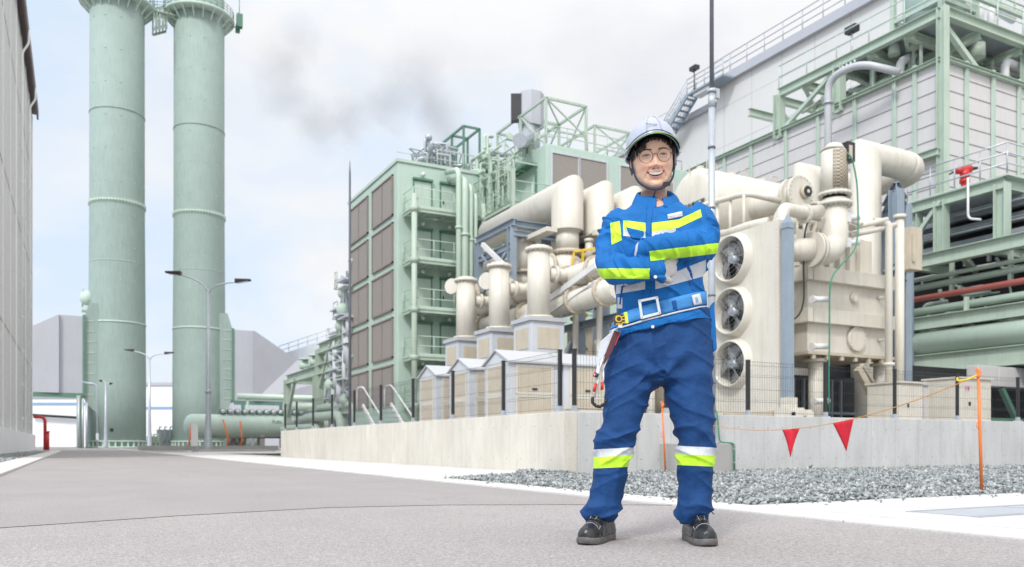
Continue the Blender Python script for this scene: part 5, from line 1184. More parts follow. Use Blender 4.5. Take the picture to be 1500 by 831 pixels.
# ---- tall cream ducts A, B
for (vv, lab, ue) in ((18.5, 'nearer tall cream duct turning right above the transformer', 26.2), (21.0, 'farther tall cream duct behind the perforated turret', 26.2)):
    t = thing('outlet_duct', lab, 'duct', (22.9, vv, .72), 'tall cream outlet ducts'); r_ = .47; zt = 10.35; n_ = 36; uu = 22.9
    m = MB(); A_ = []; B_ = []; C_ = []
    for j in range(n_):
        a = 2*PI*j/n_; cx_, cy_ = math.cos(a)*r_, math.sin(a)*r_
        A_.append((uu+cx_, vv+cy_, .74)); B_.append((uu+cx_, vv+cy_, zt-r_-cx_)); C_.append((ue-1.4, vv+cy_, zt-r_-cx_))
    m.add(A_+B_+C_, [(j, (j+1) % n_, (j+1) % n_+n_, j+n_) for j in range(n_)]+[(j+n_, (j+1) % n_+n_, (j+1) % n_+2*n_, j+2*n_) for j in range(n_)], True); m.build('elbow', M_CREAM, t)
    pts_ = [V3((ue-1.41, vv, zt-r_))]
    for k in range(1, 8): a = k/7*PI/2; pts_.append(V3((ue-1.4+math.sin(a)*.8, vv+(1-math.cos(a))*.8, zt-r_)))
    pts_.append(V3((ue-.6, vv+9, zt-r_))); MB().tube(pts_, r_, 32).build('far_bend', M_CREAM, t)
    m = MB().flange((uu, vv, 7.5), (0,0,1), r_+.012, .03).flange((uu, vv, 4.5), (0,0,1), r_+.012, .03); m.build('seam', M_CREAM2, t)
# ---- blue-grey frame right of duct A
t = thing('duct_trestle', 'blue grey steel trestle to the right of the tall cream duct', 'steel frame', (23.9, 17.6, .72))
m = MB(); ps = [PV(1313, 652, 17.6), PV(1325, 652, 18.6), PV(1296, 652, 19.5)]
for p_ in ps: m.ibeam((p_.x, p_.y, .72), (p_.x, p_.y, 8.6), .34)
m.build('post', M_BLUEST, t); m = MB()
for z_ in (8.7, 6.1): 
    for i, j in ((0, 1), (0, 2), (1, 2)): m.ibeam((ps[i].x, ps[i].y, z_), (ps[j].x, ps[j].y, z_), .2, .26)
m.build('beam', M_BLUEST, t)
q = PV(1309, 652, 16.6); t = thing('grey_column', 'dark blue grey column right of the transformer tank', 'column', (q.x, q.y, .72))
MB().ibeam((q.x, q.y, .72), (q.x, q.y, 5.6), .32).build('shaft', M_BLUEST, t); MB().flange((q.x, q.y, 5.65), (0,0,1), .3, .08).build('cap', M_BLUEST, t)
# ================================================================ GREEN PIPE RACK (right)
K0 = 30.0; ZU = 10.0; ZL = 7.65
G = thing('pipe_rack', 'large two-level green steel pipe rack at the right edge', 'pipe rack', (K0, 18, .72))
va, vb = PU(1468, 652, K0).y, PU(1338, 652, K0).y; vm = PU(1379, 652, K0).y
m = MB()
for (uu, vv, zz) in ((K0, va, ZU), (K0, vm, ZU), (K0+.1, vb, ZU), (K0+6, va, ZU), (K0+6, vb, ZU)): m.ibeam((uu, vv, ZL), (uu, vv, zz), .42)
for (uu, vv) in ((K0-.5, vb+.2), (K0-.5, va-2.5), (K0-.5, va-9), (K0+6, vb), (K0+6, va-2), (K0+12, va-2)): m.ibeam((uu, vv, .72), (uu, vv, ZL), .5)
m.build('column', M_GREEN2, G); m = MB()
m.ibeam((K0, va-.1, ZU), (K0, vb+.1, ZU), .3, .42).ibeam((K0, va, ZU), (K0+14, va, ZU), .3, .42).ibeam((K0+3, va, ZU), (K0+3, vb, ZU), .25, .35).ibeam((K0, vb, ZU), (K0+14, vb, ZU), .3, .4)
m.ibeam((K0-.5, 8, ZL), (K0-.5, vb+.4, ZL), .35, .5).ibeam((K0-.5, 8, 5.2), (K0-.5, vb+.4, 5.2), .35, .5).ibeam((K0-.5, 8, 3.6), (K0-.5, vb+.4, 3.6), .35, .7)
for k in range(5):
    for z_ in (ZL, 5.2, 3.6): m.ibeam((K0-.5, 9+k*3.2, z_), (K0+7, 9+k*3.2, z_), .25, .4)
m.build('beam', M_GREEN2, G); m = MB()
m.bar((K0, vb, ZU-1.3), (K0, vb-1.2, ZU), .16)
for k in range(4): m.bar((K0-.4, 10+k*3.2, ZL-.1), (K0+3, 11.6+k*3.2, ZL-.1), .2); m.bar((K0-.4, 10+k*3.2, 5.1), (K0+3, 11.6+k*3.2, 5.1), .2)
m.build('brace', M_GREEN2, G)
MB().box(K0+.2, K0+13, va+.2, vb-.1, ZU-.2, ZU-.12).build('soffit', M_GALV, G)
m = MB().box(K0-.16, K0+14, va-.3, vb+.3, ZU+.215, ZU+.27); m.build('deck', M_GREEN, G)
MB().rail([(K0-.1, vb+.2, ZU+.27), (K0-.1, va-.25, ZU+.27), (K0+13, va-.25, ZU+.27)], 1.15, 1.1, .03, (.4, .78)).build('railing', M_GALV, G)
m = MB()
for k in range(8): m.cyl((K0+.6+(k % 3)*.5, 8, ZL+.35+k*.24), (K0+.6+(k % 3)*.5, vb+2, ZL+.35+k*.24), .05)
m.build('small_pipe', M_GALV, G)
m = MB()
for k, z_ in enumerate((8.35, 8.95, 9.5)): m.box(K0+1.6, K0+1.9, 6, vb+6, z_, z_+.32)
m.build('cable_tray', M_GALV, G)
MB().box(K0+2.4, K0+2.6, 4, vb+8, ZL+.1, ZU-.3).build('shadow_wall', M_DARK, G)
MB().cyl((K0-.2, 6, 6.25), (K0-.2, vb+.3, 6.25), .12).build('red_pipe', M_PINKRED, G)
MB().cyl((K0+.3, 6, 6.8), (K0+.3, vb+.3, 6.8), .13).cyl((K0+.2, 6, 7.1), (K0+.2, vb+.3, 7.1), .08).cyl((K0-.1, 6, 5.75), (K0-.1, vb+.3, 5.75), .16).build('green_pipe', M_PALEG, G)
m = MB().cyl((K0-.35, 5, 4.42), (K0-.35, vb+.4, 4.42), .46, n=24); m.build('main_pipe', M_PALEG, G)
m = MB()
for k in range(6): m.bar((K0-.3, 8+k*2.3, 5.2), (K0-.3, 8+k*2.3, 6.0), .14); m.bar((K0+.3, 9+k*2.3, 6.4), (K0+.3, 9+k*2.3, ZL), .14)
m.build('hanger', M_GREEN2, G)
m = MB(); rng = random.Random(31)
for k in range(40):
    q = V3((K0+1+rng.random()*1.3, 9+rng.random()*13, 5.4+rng.random()*2.1)); m.pipe([q, q+V3((0, rng.uniform(.6, 1.6), 0)), q+V3((0, rng.uniform(.8, 1.7), rng.uniform(-.9, .9)))], rng.uniform(.04, .1), .15, 6)
m.build('branch_pipe', M_GREEN, G)
MB().box(K0+2.61, K0+2.8, 4, vb+8, .72, ZL).build('shadow_backing', M_DARK, G)  # near-black sheet, the shade deep inside the rack put into colour
m = MB()
for k in range(14): m.box(K0+2.2, K0+2.35, 8.2+k, 8.3+k, ZL+.1, ZL+.8)
m.box(K0+2.2, K0+2.3, 8, 22, ZL+.45, ZL+.5).box(K0+2.2, K0+2.3, 8, 22, ZL+.75, ZL+.8); m.build('inner_railing', M_WHITEP, G)
# red water cannon
q = PU(1413, 262, K0+.6); z0 = ZU+.27
t = thing('water_cannon', 'red fire water cannon standing on the deck of the pipe rack', 'water cannon', (q.x, q.y, z0))
MB().cyl((q.x, q.y, z0), (q.x, q.y, z0+.65), .13).cyl((q.x, q.y, z0+.35), (q.x, q.y, z0+.5), .19).build('base', M_RED, t)
e = V3((CA, -SA, 0)); a = V3((q.x, q.y, z0+.85))
MB().tube([a-e*.38+V3((0,0,-.06)), a-e*.2, a+e*.25+V3((0,0,.05))], [.10, .16, .15], 14).cyl(a+V3((0,0,-.3)), a, .17).build('barrel', M_RED, t)
MB().tube([a+e*.25+V3((0,0,.05)), a+e*.5+V3((0,0,.09))], [.08, .05], 10).cyl(a-e*.6+V3((0,0,-.16)), a-e*.36+V3((0,0,-.05)), .03).build('nozzle', M_DARK, t)
q = PU(1418, 300, K0-.25); t = thing('drain_pipe', 'thin white pipe hooking down from the rack deck', 'pipe', (q.x, q.y, 9)); MB().pipe([(q.x, q.y, ZU+.5), (q.x, q.y, ZU-1.05), (q.x+.0, q.y-.5, ZU-1.2)], .045, .2, 8).build('pipe', M_WHITEP, t)
q = PU(1337, 250, K0-.7); t = thing('standpipe', 'thin blue grey standpipe with hooked top in front of the pipe rack', 'pipe', (q.x, q.y, .72))
MB().pipe([(q.x, q.y, .72), (q.x, q.y, 9.2), (q.x-.4, q.y+.4, 9.5), (q.x-.8, q.y+.6, 9.2), (q.x-.8, q.y+.6, 8.7)], .05, .25, 8).build('pipe', M_BLUEST, t)
# ================================================================ BOXES BEHIND THE FENCE (right)
def cab(px0, px1, pyt, v, lab, mat, dep=1.0, name='control_cabinet', marks=True):
    a, b = PV(px0, pyt, v), PV(px1, pyt, v); t = thing(name, lab, 'cabinet', (a.x, v, .72)); zt = (a.z+b.z)/2
    MB().box(a.x, b.x, v, v+dep, .76, zt).build('body', mat, t, bevel=.015); MB().box(a.x-.04, b.x+.04, v-.05, v+dep+.05, zt+.001, zt+.05).build('lid', mat, t)
    if marks:
        MB().box(a.x+(b.x-a.x)*.3, a.x+(b.x-a.x)*.36, v-.03, v-.001, (.76+zt)/2, (.76+zt)/2+.1).build('handle', M_BLACK, t)
        MB().box(a.x+.06, b.x-.06, v-.012, v-.001, .9, zt-.1).build('door', mat, t, bevel=.006)
    return t
cab(1318, 1352, 562, 14.2, 'narrow ivory cabinet left of the long ivory cabinet behind the fence', M_CREAM)
cab(1354, 1402, 566, 14.8, 'long low ivory cabinet behind the fence', M_SIDING)
t = cab(1403, 1452, 556, 13.9, 'ivory cabinet with a magenta mark behind the fence near the orange stake', M_CREAM)
q = PV(1417, 569, 13.87); text_obj('marking', '14', .2, (q.x, 13.87, q.z), (PI/2, 0, 0), M_MAG, t)
t = thing('concrete_duct', 'long pale concrete trough lid above the ivory cabinets', 'duct', (22, 18, 2.5))
a, b = PV(1330, 540, 20.5), PV(1450, 530, 20.5); MB().box(a.x, b.x+1, 20.5, 21.5, 1.9, 2.9).build('beam', M_CREAM, t, bevel=.03)
a, b = PV(1432, 520, 17.5), PV(1500, 522, 17.5)
t = thing('precast_panels', 'row of ivory precast panels under the pipe rack at the right edge', 'wall', (a.x, 17.5, 2.3)); 
for k in range(5): MB().box(a.x+k*1.2, a.x+1.18+k*1.2, 17.5, 17.9, 2.45, 3.15).build('panel', M_SIDING, t, bevel=.02)
MB().box(a.x-6, a.x+9, 19, 19.2, .72, 3.2).build('dark_backing', M_DARK, t)  # near-black sheet standing in for the dark area behind the panels
m = MB().bar((a.x+1.5, 17.6, 2.4), (a.x+2.8, 17.6, .75), .16).bar((a.x+.2, 17.6, .75), (a.x+.2, 17.6, 2.4), .14).bar((a.x+3.2, 17.6, .75), (a.x+3.2, 17.6, 2.4), .14).bar((a.x-.2, 17.5, 1.3), (a.x+6, 17.5, 1.3), .1); m.build('frame', M_DGREEN, t)
# ================================================================ CLAD GREEN/WHITE BUILDING
C0, CV = 37.1, 25.6; CZ = 19.0
C = thing('clad_enclosure', 'huge enclosure of pale horizontal siding framed by green steel', 'building', (C0, CV, 0))
MB().box(C0, C0+30, CV, 48, .7, CZ).build('wall', M_SIDING, C)
m = MB(); nz = int((CZ-1)/.78)
for k in range(nz): z_ = CZ-.5-k*.78; m.box(C0-.012, C0+.001, CV, 48, z_-.05, z_+.0); m.box(C0, C0+30, CV-.012, CV+.001, z_-.05, z_)
m.build('groove', M_GROOVE, C)
m = MB()
for px in (1342, 1312, 1254, 1200, 1153, 1102, 1063, 1025): q = PU(px, 652, C0); m.ibeam((C0-.11, q.y, 1), (C0-.11, q.y, CZ+.35), .15, .15, up=(0, 1, 0))
for px in (1413, 1452, 1490, 1530, 1570): q = PV(px, 652, CV); m.ibeam((q.x, CV-.11, 1), (q.x, CV-.11, CZ+.35), .15, .15, up=(1, 0, 0))
m.build('mullion', M_GREEN, C)
m = MB().ibeam((C0-.1, CV-.1, .7), (C0-.1, CV-.1, 21.6), .42); 
for px, zt in ((1231, 21.4), (1143, 21.4)): q = PU(px, 652, C0); m.ibeam((C0-.1, q.y, CZ-.3), (C0-.1, q.y, 21.3), .5)
for uu in (C0+7, C0+14, C0+21): m.ibeam((uu, CV, CZ), (uu, CV, 21.3), .5)
for vv in (29, 33, 37): m.ibeam((C0+5, vv, CZ), (C0+5, vv, 21.3), .45); m.ibeam((C0+10, vv, CZ), (C0+10, vv, 21.3), .45)
m.build('column', M_GREEN2, C)
ve = PU(1143, 652, C0).y
m = MB().ibeam((C0-.1, CV, 21.35), (C0-.1, ve, 21.35), .35, .5).ibeam((C0-.1, CV-.1, 21.35), (C0+26, CV-.1, 21.35), .35, .5).ibeam((C0-.1, CV, CZ+.12), (C0-.1, 48, CZ+.12), .3, .2).ibeam((C0, CV-.1, CZ+.12), (C0+30, CV-.1, CZ+.12), .3, .2)
for k in range(6): m.ibeam((C0, CV+2+k*2.2, 21.2), (C0+14, CV+2+k*2.2, 21.2), .3, .45)
for k in range(5): m.ibeam((C0+3+k*3.5, CV, 21.0), (C0+3+k*3.5, ve, 21.0), .3, .4)
q1, q2 = PU(1143, 652, C0).y, PU(1231, 652, C0).y
m.ibeam((C0-.3, CV, 14.6), (C0-.3, PU(1312, 652, C0).y, 14.6), .3, .35)
m.build('beam', M_GREEN2, C)
m = MB().bar((C0, q1-.3, 19.2), (C0, q2+.4, 21.1), .2).bar((C0+.2, CV+.2, 21.1), (C0+3, CV+.2, 19.3), .25).bar((C0+7, CV, 19.3), (C0+9.5, CV, 21.1), .2)
for k in range(5): m.bar((C0, CV+2+k*2.2, 21.1), (C0+3.5, CV+4.2+k*2.2, 21.1), .18)
m.build('brace', M_GREEN2, C)
MB().box(C0+.4, C0+24, CV+.5, ve-3, 21.56, 21.7).build('roof_deck', M_GALV, C)
MB().box(C0+8.5, C0+8.7, CV+3, ve, CZ, 21.2).box(C0+4, C0+26, CV+12, CV+12.2, CZ, 21.2).build('screen', M_DGREEN, C)
MB().rail([(C0-.1, ve, 21.72), (C0-.1, CV-.1, 21.72), (C0+26, CV-.1, 21.72)], 1.25, 2.2, .035, (.6,)).build('railing', M_PALEG, C)
m = MB(); rng = random.Random(14)
for k in range(44):
    q = V3((C0+.8+rng.random()*6, CV+.8+rng.random()*(ve-CV-2), CZ+.3+rng.random()*1.7)); kk = k % 3
    if kk == 0: m.pipe([q, q+V3((rng.uniform(-1, 1), rng.uniform(-2, 2), 0)), q+V3((rng.uniform(-1, 1), 0, rng.uniform(.5, 1.2)))], rng.uniform(.06, .16), .3, 8)
    elif kk == 1: m.bar((q.x, q.y, CZ), (q.x, q.y, 21), .12)
    else: m.cyl(q, q+V3((0, 0, .7)), rng.uniform(.15, .4))
m.build('roof_pipe', M_GREEN2, C)
m = MB().pipe([(C0+6, CV+.6, CZ+.1), (C0+6, CV+.6, 20.6), (C0+10, CV+.6, 20.2)], .22, .5, 12).pipe([(C0+.9, CV+3.0, CZ), (C0+.9, CV+3.0, 20.4), (C0+2, CV+3.0, 21)], .22, .4, 12); m.build('white_pipe', M_WHITEP, C)
# small glazed cabin beyond the roof frame
t = thing('glazed_cabin', 'corner of a cabin with blue tinted windows under the roof frame at the right edge', 'cabin', (C0+11, CV+3, CZ))
a = PV(1446, 100, CV+2.0); 
MB().box(a.x, a.x+12, CV+2.0, CV+6, CZ+.2, CZ+1.95).build('window', M_DGLASS, t)
m = MB()
for k in range(5): m.box(a.x+k*1.9, a.x+.22+k*1.9, CV+1.93, CV+1.999, CZ+.2, CZ+1.95)
m.box(a.x, a.x+12, CV+1.9, CV+1.999, CZ+1.951, CZ+2.1); m.build('frame', M_WHITEP, t)
# drum on roof
q = PU(1368, 30, C0+3.5)
t = thing('roof_drum', 'big pale green drum on the steel roof frame at the top edge', 'tank', (q.x, q.y, 21.7))
MB().cyl((q.x, q.y, 22.3), (q.x, q.y, 25.2), 1.5, n=32).lathe([(1.5, 0), (1.1, -.35), (.2, -.5)], (q.x, q.y, 22.3), n=32).build('shell', M_MINT, t)
m = MB()
for k in range(4): a = PI/4+k*PI/2; m.bar((q.x+math.cos(a)*2, q.y+math.sin(a)*2, 21.7), (q.x+math.cos(a)*2, q.y+math.sin(a)*2, 26), .25)
for z_ in (23.3, 25.8):
    for k in range(4):
        a, b = PI/4+k*PI/2, PI/4+(k+1)*PI/2; m.bar((q.x+math.cos(a)*2, q.y+math.sin(a)*2, z_), (q.x+math.cos(b)*2, q.y+math.sin(b)*2, z_), .2)
m.rail([(q.x-2.6, q.y-2.2, 23.4), (q.x+6, q.y-2.2, 23.4)], 1.1, 1.3, .05); m.bar((q.x-2.6, q.y-2.2, 23.4), (q.x+6, q.y-2.2, 23.4), .2); m.build('cradle', M_GREEN2, t)
MB().cyl((q.x+2.2, q.y-.8, 21.8), (q.x+2.2, q.y-.8, 25), .5).pipe([(q.x+3.4, q.y-1, 21.8), (q.x+3.4, q.y-1, 24.2), (q.x+5.4, q.y-1, 24)], .2, .4, 10).build('pipe', M_WHITEP, t)
# big white pipe
a = PU(1213, 210, 35.2); t = thing('white_vent_pipe', 'thick white pipe rising before the siding and bending right', 'pipe', (a.x, a.y, 10))
zt = CH+(HZ-116)/F*(a.x*SA+a.y*CA)
MB().pipe([(a.x, a.y, 6), (a.x, a.y, zt), (a.x+.1, a.y-1.9, zt+.1), (a.x+1.2, a.y-3.4, zt-.75)], .19, .8, 18, 8).build('pipe', M_ROOFW, t)
m = MB()
for k in range(4): m.cyl((a.x+.05, a.y-.9-.25*k, zt+.15), (a.x+.05, a.y-.9-.25*k, zt+.35), .05)
m.flange((a.x, a.y, zt-1.3), (0,0,1), .29, .08); m.build('fitting', M_GALV, t)
q = PU(1250, 50, C0+10); t = thing('weather_mast', 'thin mast with dark camera head on the steel roof', 'mast', (q.x, q.y, 21.5))
q1_ = PU(1248, 48, C0+1); m = MB().pipe([(q1_.x, q1_.y, 21.5), (q1_.x, q1_.y, q1_.z-1), q1_], .05, .2, 6).bar((q1_.x, q1_.y+1.4, 21.5), (q1_.x, q1_.y+1.4, q1_.z-1.2), .05).bar((q1_.x, q1_.y+1.4, q1_.z-1.2), (q1_.x, q1_.y, q1_.z-1), .05).bar((q1_.x, q1_.y+3.6, 20.6), (q1_.x, q1_.y+1.0, q1_.z-1.6), .05); m.build('pole', M_GALV, t)
MB().box(q1_.x-.2, q1_.x+.2, q1_.y-.35, q1_.y+.35, q1_.z, q1_.z+.35).build('camera_head', M_BLACK, t)
# ================================================================ TURBINE HALL
TU = 60.0; TVA = 67.2; TZA = 38.1
D_ = thing('turbine_hall', 'enormous white panelled turbine hall rising behind everything at the right', 'building', (TU, TVA, 0))
MB().box(TU, TU+45, 12, TVA, 0, TZA).build('wall', M_WHITEB, D_)
MB().box(TU+.2, TU+45, TVA+.003, 112, 0, 36.4).build('wing_wall', M_WHITEB, D_)
MB().box(TU-.5, TU+45.2, 11.8, TVA+.3, TZA+.002, TZA+.9).box(TU-.2, TU+45.2, TVA+.301, 112.4, 36.403, 37.0).build('roof', M_LAV, D_)
m = MB()
for k in range(9): m.box(TU-.006, TU+.001, 12, TVA, 3+k*4.1, 3.04+k*4.1)
for k in range(14): m.box(TU-.006, TU+.001, 14+k*4, 14.04+k*4, 0, TZA)
m.build('panel_joint', paint('wall_joint', (0.34, 0.345, 0.36), .6), D_)
MB().rail([(TU-.3, 12, TZA+.9), (TU-.3, TVA, TZA+.9)], 1.9, 2.4, .05, (.65, 1.3)).rail([(TU-.1, TVA+8, 37.0), (TU-.1, 112, 37.0)], 1.6, 2.4, .05, (.8,)).build('roof_railing', M_GALV, D_)
t = thing('roof_stair', 'dark steel stair with railings stepping down the turbine hall roof edge', 'stair', (TU-.8, TVA, TZA))
m = MB().box(TU-2.0, TU-.55, TVA-3.2, TVA+2.4, TZA-.15, TZA+.05)
m.build('landing', M_BLUEST, t)
va_, vb_ = TVA+2.4, TVA+7.6; za_, zb_ = TZA-.1, 34.2; m = MB()
for uu in (TU-2.0, TU-.7): m.bar((uu, va_, za_), (uu, vb_, zb_), .12, .45)
m.build('stringer', M_BLUEST, t); m = MB()
for k in range(9): f = (k+.5)/9; m.box(TU-2.0, TU-.7, va_+(vb_-va_)*f-.18, va_+(vb_-va_)*f+.18, za_+(zb_-za_)*f-.05, za_+(zb_-za_)*f+.03)
m.build('tread', M_BLUEST, t)
MB().rail([(TU-2.0, TVA-3.2, TZA+.05), (TU-2.0, va_, TZA+.05), (TU-2.0, vb_, zb_)], 1.5, 1.3, .05, (.5, 1.0)).rail([(TU-.7, va_, TZA+.05), (TU-.7, vb_, zb_)], 1.5, 1.3, .05, (.5, 1.0)).build('handrail', M_GALV, t)
MB().box(TU-1.8, TU-.8, TVA-.8, TVA+1.6, TZA-.5, TZA-.16).build('light_box', M_WHITEP, t)
MB().box(TU-2.2, TU-1.6, TVA+.8, TVA+1.8, TZA+2.2, TZA+2.6).cyl((TU-2, TVA+1.2, TZA), (TU-2, TVA+1.2, TZA+2.2), .06).build('floodlight', M_BLACK, t)
# ================================================================ THE MAN
from mathutils.bvhtree import BVHTree
MD = 3.46; MX = (957-750)/F*MD
MBASE = V3((MX*CA+MD*SA, -MX*SA+MD*CA, 0.0))
MAN = thing('person', 'smiling man with crossed arms in blue work jacket, navy trousers, white helmet and glasses', 'person', MBASE, rz=-YAW)
def P(px, py, dy=0.0): return V3(((px-CX)/F*(MD+dy)-MX, dy, CH+(HZ-py)/F*(MD+dy)))
def cloth_mat(name, col, rough=0.75, weave=900, var=.14, sheen=0.0):
    m = bpy.data.materials.new(name); m.use_nodes = True; t = m.node_tree; b = t.nodes['Principled BSDF']
    tcn = N(t, 'ShaderNodeTexCoord')
    n1_ = N(t, 'ShaderNodeTexNoise', i_Scale=9.0, i_Detail=6.0, i_Roughness=.65); L(t, tcn.outputs['Object'], n1_.inputs['Vector'])
    c = ramp(t, n1_.outputs[0], [(.3, tuple(x*(1-var) for x in col)), (.7, tuple(min(1, x*(1+var)) for x in col))])
    L(t, c, b.inputs['Base Color']); b.inputs['Roughness'].default_value = rough; b.inputs['Specular IOR Level'].default_value = .3
    b.inputs['Sheen Weight'].default_value = sheen; b.inputs['Sheen Roughness'].default_value = .5
    n2_ = N(t, 'ShaderNodeTexNoise', i_Scale=weave*.5, i_Detail=2.0); L(t, tcn.outputs['Object'], n2_.inputs['Vector'])
    n3_ = N(t, 'ShaderNodeTexNoise', i_Scale=38.0, i_Detail=5.0, i_Roughness=.6, i_Distortion=.8); L(t, tcn.outputs['Object'], n3_.inputs['Vector'])
    h = mth(t, 'ADD', mth(t, 'MULTIPLY', n2_.outputs[0], .12), n3_.outputs[0])
    bp = N(t, 'ShaderNodeBump', i_Strength=.6, i_Distance=.008); L(t, h, bp.inputs['Height']); L(t, bp.outputs[0], b.inputs['Normal'])
    return m
C_JACK = cloth_mat('jacket_blue_cloth', (0.004, 0.120, 0.375))
C_TROU = cloth_mat('navy_trouser_cloth', (0.0065, 0.046, 0.160))
C_NEON = cloth_mat('neon_yellow_tape', (0.50, 0.85, 0.04), .5, var=.05, sheen=0)
C_SILV = cloth_mat('silver_grey_tape', (0.52, 0.54, 0.58), .4, var=.08, sheen=0)
C_BELT = cloth_mat('belt_webbing', (0.06, 0.26, 0.60), .7, 500)
C_BELTD = cloth_mat('dark_webbing', (0.01, 0.08, 0.30), .7, 500)
C_GLOVE = cloth_mat('white_glove_cloth', (0.60, 0.58, 0.58), .8)
C_STRAP = cloth_mat('chin_strap_webbing', (0.03, 0.045, 0.07), .7)
M_HAIR = paint('black_hair', (0.012, 0.010, 0.010), .45, .2, 60)
M_METAL = paint('bright_steel', (0.62, 0.64, 0.66), .28, .08, 30, metal=.7)
M_SOLE = paint('shoe_sole_rubber', (0.12, 0.11, 0.105), .7, .35, 40)
M_LEATH = paint('worn_black_leather', (0.020, 0.021, 0.024), .26, .5, 45, bump=.15, bscale=120)
M_SCUFF = paint('scuffed_toe_edge', (0.24, 0.24, 0.25), .55, .3, 60)
def N_(at, t):
    s_ = N(t, 'ShaderNodeSeparateColor'); L(t, at.outputs[0], s_.inputs[0]); return s_.outputs[0]
def skin_mat():
    m = bpy.data.materials.new('skin'); m.use_nodes = True; t = m.node_tree; b = t.nodes['Principled BSDF']
    tcn = N(t, 'ShaderNodeTexCoord'); n1_ = N(t, 'ShaderNodeTexNoise', i_Scale=22.0, i_Detail=5.0); L(t, tcn.outputs['Object'], n1_.inputs['Vector'])
    n5 = N(t, 'ShaderNodeTexNoise', i_Scale=420.0, i_Detail=2.0); L(t, tcn.outputs['Object'], n5.inputs['Vector']); bp = N(t, 'ShaderNodeBump', i_Strength=.35, i_Distance=.001); L(t, n5.outputs[0], bp.inputs['Height']); L(t, bp.outputs[0], b.inputs['Normal'])
    c = ramp(t, n1_.outputs[0], [(.3, (.60, .35, .235)), (.7, (.72, .465, .335))])
    at = N(t, 'ShaderNodeVertexColor', layer_name='blush_folds'); c = mixc(t, mth(t, 'MULTIPLY', N_(at, t), .55), c, (.62, .24, .17)); L(t, c, b.inputs['Base Color'])
    b.inputs['Roughness'].default_value = .42; b.inputs['Subsurface Weight'].default_value = .12; b.inputs['Subsurface Scale'].default_value = .01
    b.inputs['Subsurface Radius'].default_value = (1, .35, .2)
    return m
C_SKIN = skin_mat()
C_LIP = paint('lip', (.48, .215, .175), .4, .08, 40); C_MOUTH = paint('mouth_inside', (.10, .02, .02), .6); C_TEETH = paint('teeth', (.60, .57, .51), .3, .03)
C_EYEW = paint('eye_white', (.40, .35, .32), .2); C_IRIS = paint('dark_iris', (.010, .007, .006), .45, spec=.2)
# ---------------------------------------------------------------- loft, union and cloth folds
def ring(c, ax, ay, n=32, e=2.3, tilt=None):
    out = []
    for k in range(n):
        a = 2*PI*k/n; s_, c_ = math.sin(a), math.cos(a)
        x = ax*math.copysign(abs(s_)**(2/e), s_); y = -ay*math.copysign(abs(c_)**(2/e), c_)
        z = 0 if tilt is None else tilt[0]*x+tilt[1]*y
        out.append(V3((c[0]+x, c[1]+y, c[2]+z)))
    return out
def loft(mb, rings, smooth=True):
    n = len(rings[0]); b = len(mb.v)
    for r_ in rings: mb.v += [tuple(p) for p in r_]
    for i in range(len(rings)-1):
        for k in range(n):
            j = (k+1) % n; mb.f.append((b+i*n+k, b+(i+1)*n+k, b+(i+1)*n+j, b+i*n+j)); mb.sm.append(smooth)
    mb.f.append(tuple(b+k for k in range(n))); mb.sm.append(False)
    mb.f.append(tuple(b+(len(rings)-1)*n+k for k in range(n-1, -1, -1))); mb.sm.append(False)
def limb(mb, pts, n=24):
    """pts: (point, radius) smooth spline tube with rounded ends"""
    P_ = [V3(p) for p, r in pts]; r_ = [r for p, r in pts]; out = []; rr = []
    m = len(P_)
    for i in range(m-1):
        p0, p1, p2, p3 = P_[max(i-1, 0)], P_[i], P_[i+1], P_[min(i+2, m-1)]
        for k in range(6):
            t = k/6; out.append(.5*((2*p1)+(p2-p0)*t+(2*p0-5*p1+4*p2-p3)*t*t+(3*p1-p0-3*p2+p3)*t**3)); rr.append(r_[i]+(r_[i+1]-r_[i])*t)
    out.append(P_[-1]); rr.append(r_[-1]); mb.tube(out, rr, n)
def union(mb, voxel, smooth=4, sub=1):
    me = bpy.data.meshes.new('tmp'); me.from_pydata(mb.v, [], mb.f); o = bpy.data.objects.new('tmp', me); COL.objects.link(o)
    bm = bmesh.new(); bm.from_mesh(me); bmesh.ops.recalc_face_normals(bm, faces=bm.faces[:]); bm.to_mesh(me); bm.free()
    r_ = o.modifiers.new('r', 'REMESH'); r_.mode = 'VOXEL'; r_.voxel_size = voxel
    s_ = o.modifiers.new('s', 'SMOOTH'); s_.iterations = smooth; s_.factor = .5
    if sub: q = o.modifiers.new('q', 'SUBSURF'); q.levels = sub; q.render_levels = sub
    dg = bpy.context.evaluated_depsgraph_get(); dg.update()
    out = bpy.data.meshes.new_from_object(o.evaluated_get(dg)); bpy.data.objects.remove(o); bpy.data.meshes.remove(me)
    return out
def ridged(p): return (1-abs(noise.noise(p))*2.2)
def crease(p): return max(0.0, 1-abs(noise.noise(p))*3.6)**2
def displace(me, fn):
    n = len(me.vertices); co = np.empty(n*3, 'f'); no = np.empty(n*3, 'f'); me.vertices.foreach_get('co', co); me.vertex_normals.foreach_get('vector', no)
    co = co.reshape(-1, 3); no = no.reshape(-1, 3); d = np.array([fn(V3(c), V3(m_)) for c, m_ in zip(co.tolist(), no.tolist())], 'f')
    me.vertices.foreach_set('co', (co+no*d[:, None]).reshape(-1)); me.update()
def to_obj(me, name, mat, parent):
    me.name = name; me.materials.clear(); me.materials.append(mat); me.polygons.foreach_set('use_smooth', [True]*len(me.polygons))
    o = bpy.data.objects.new(name, me); COL.objects.link(o); o.parent = parent; return o
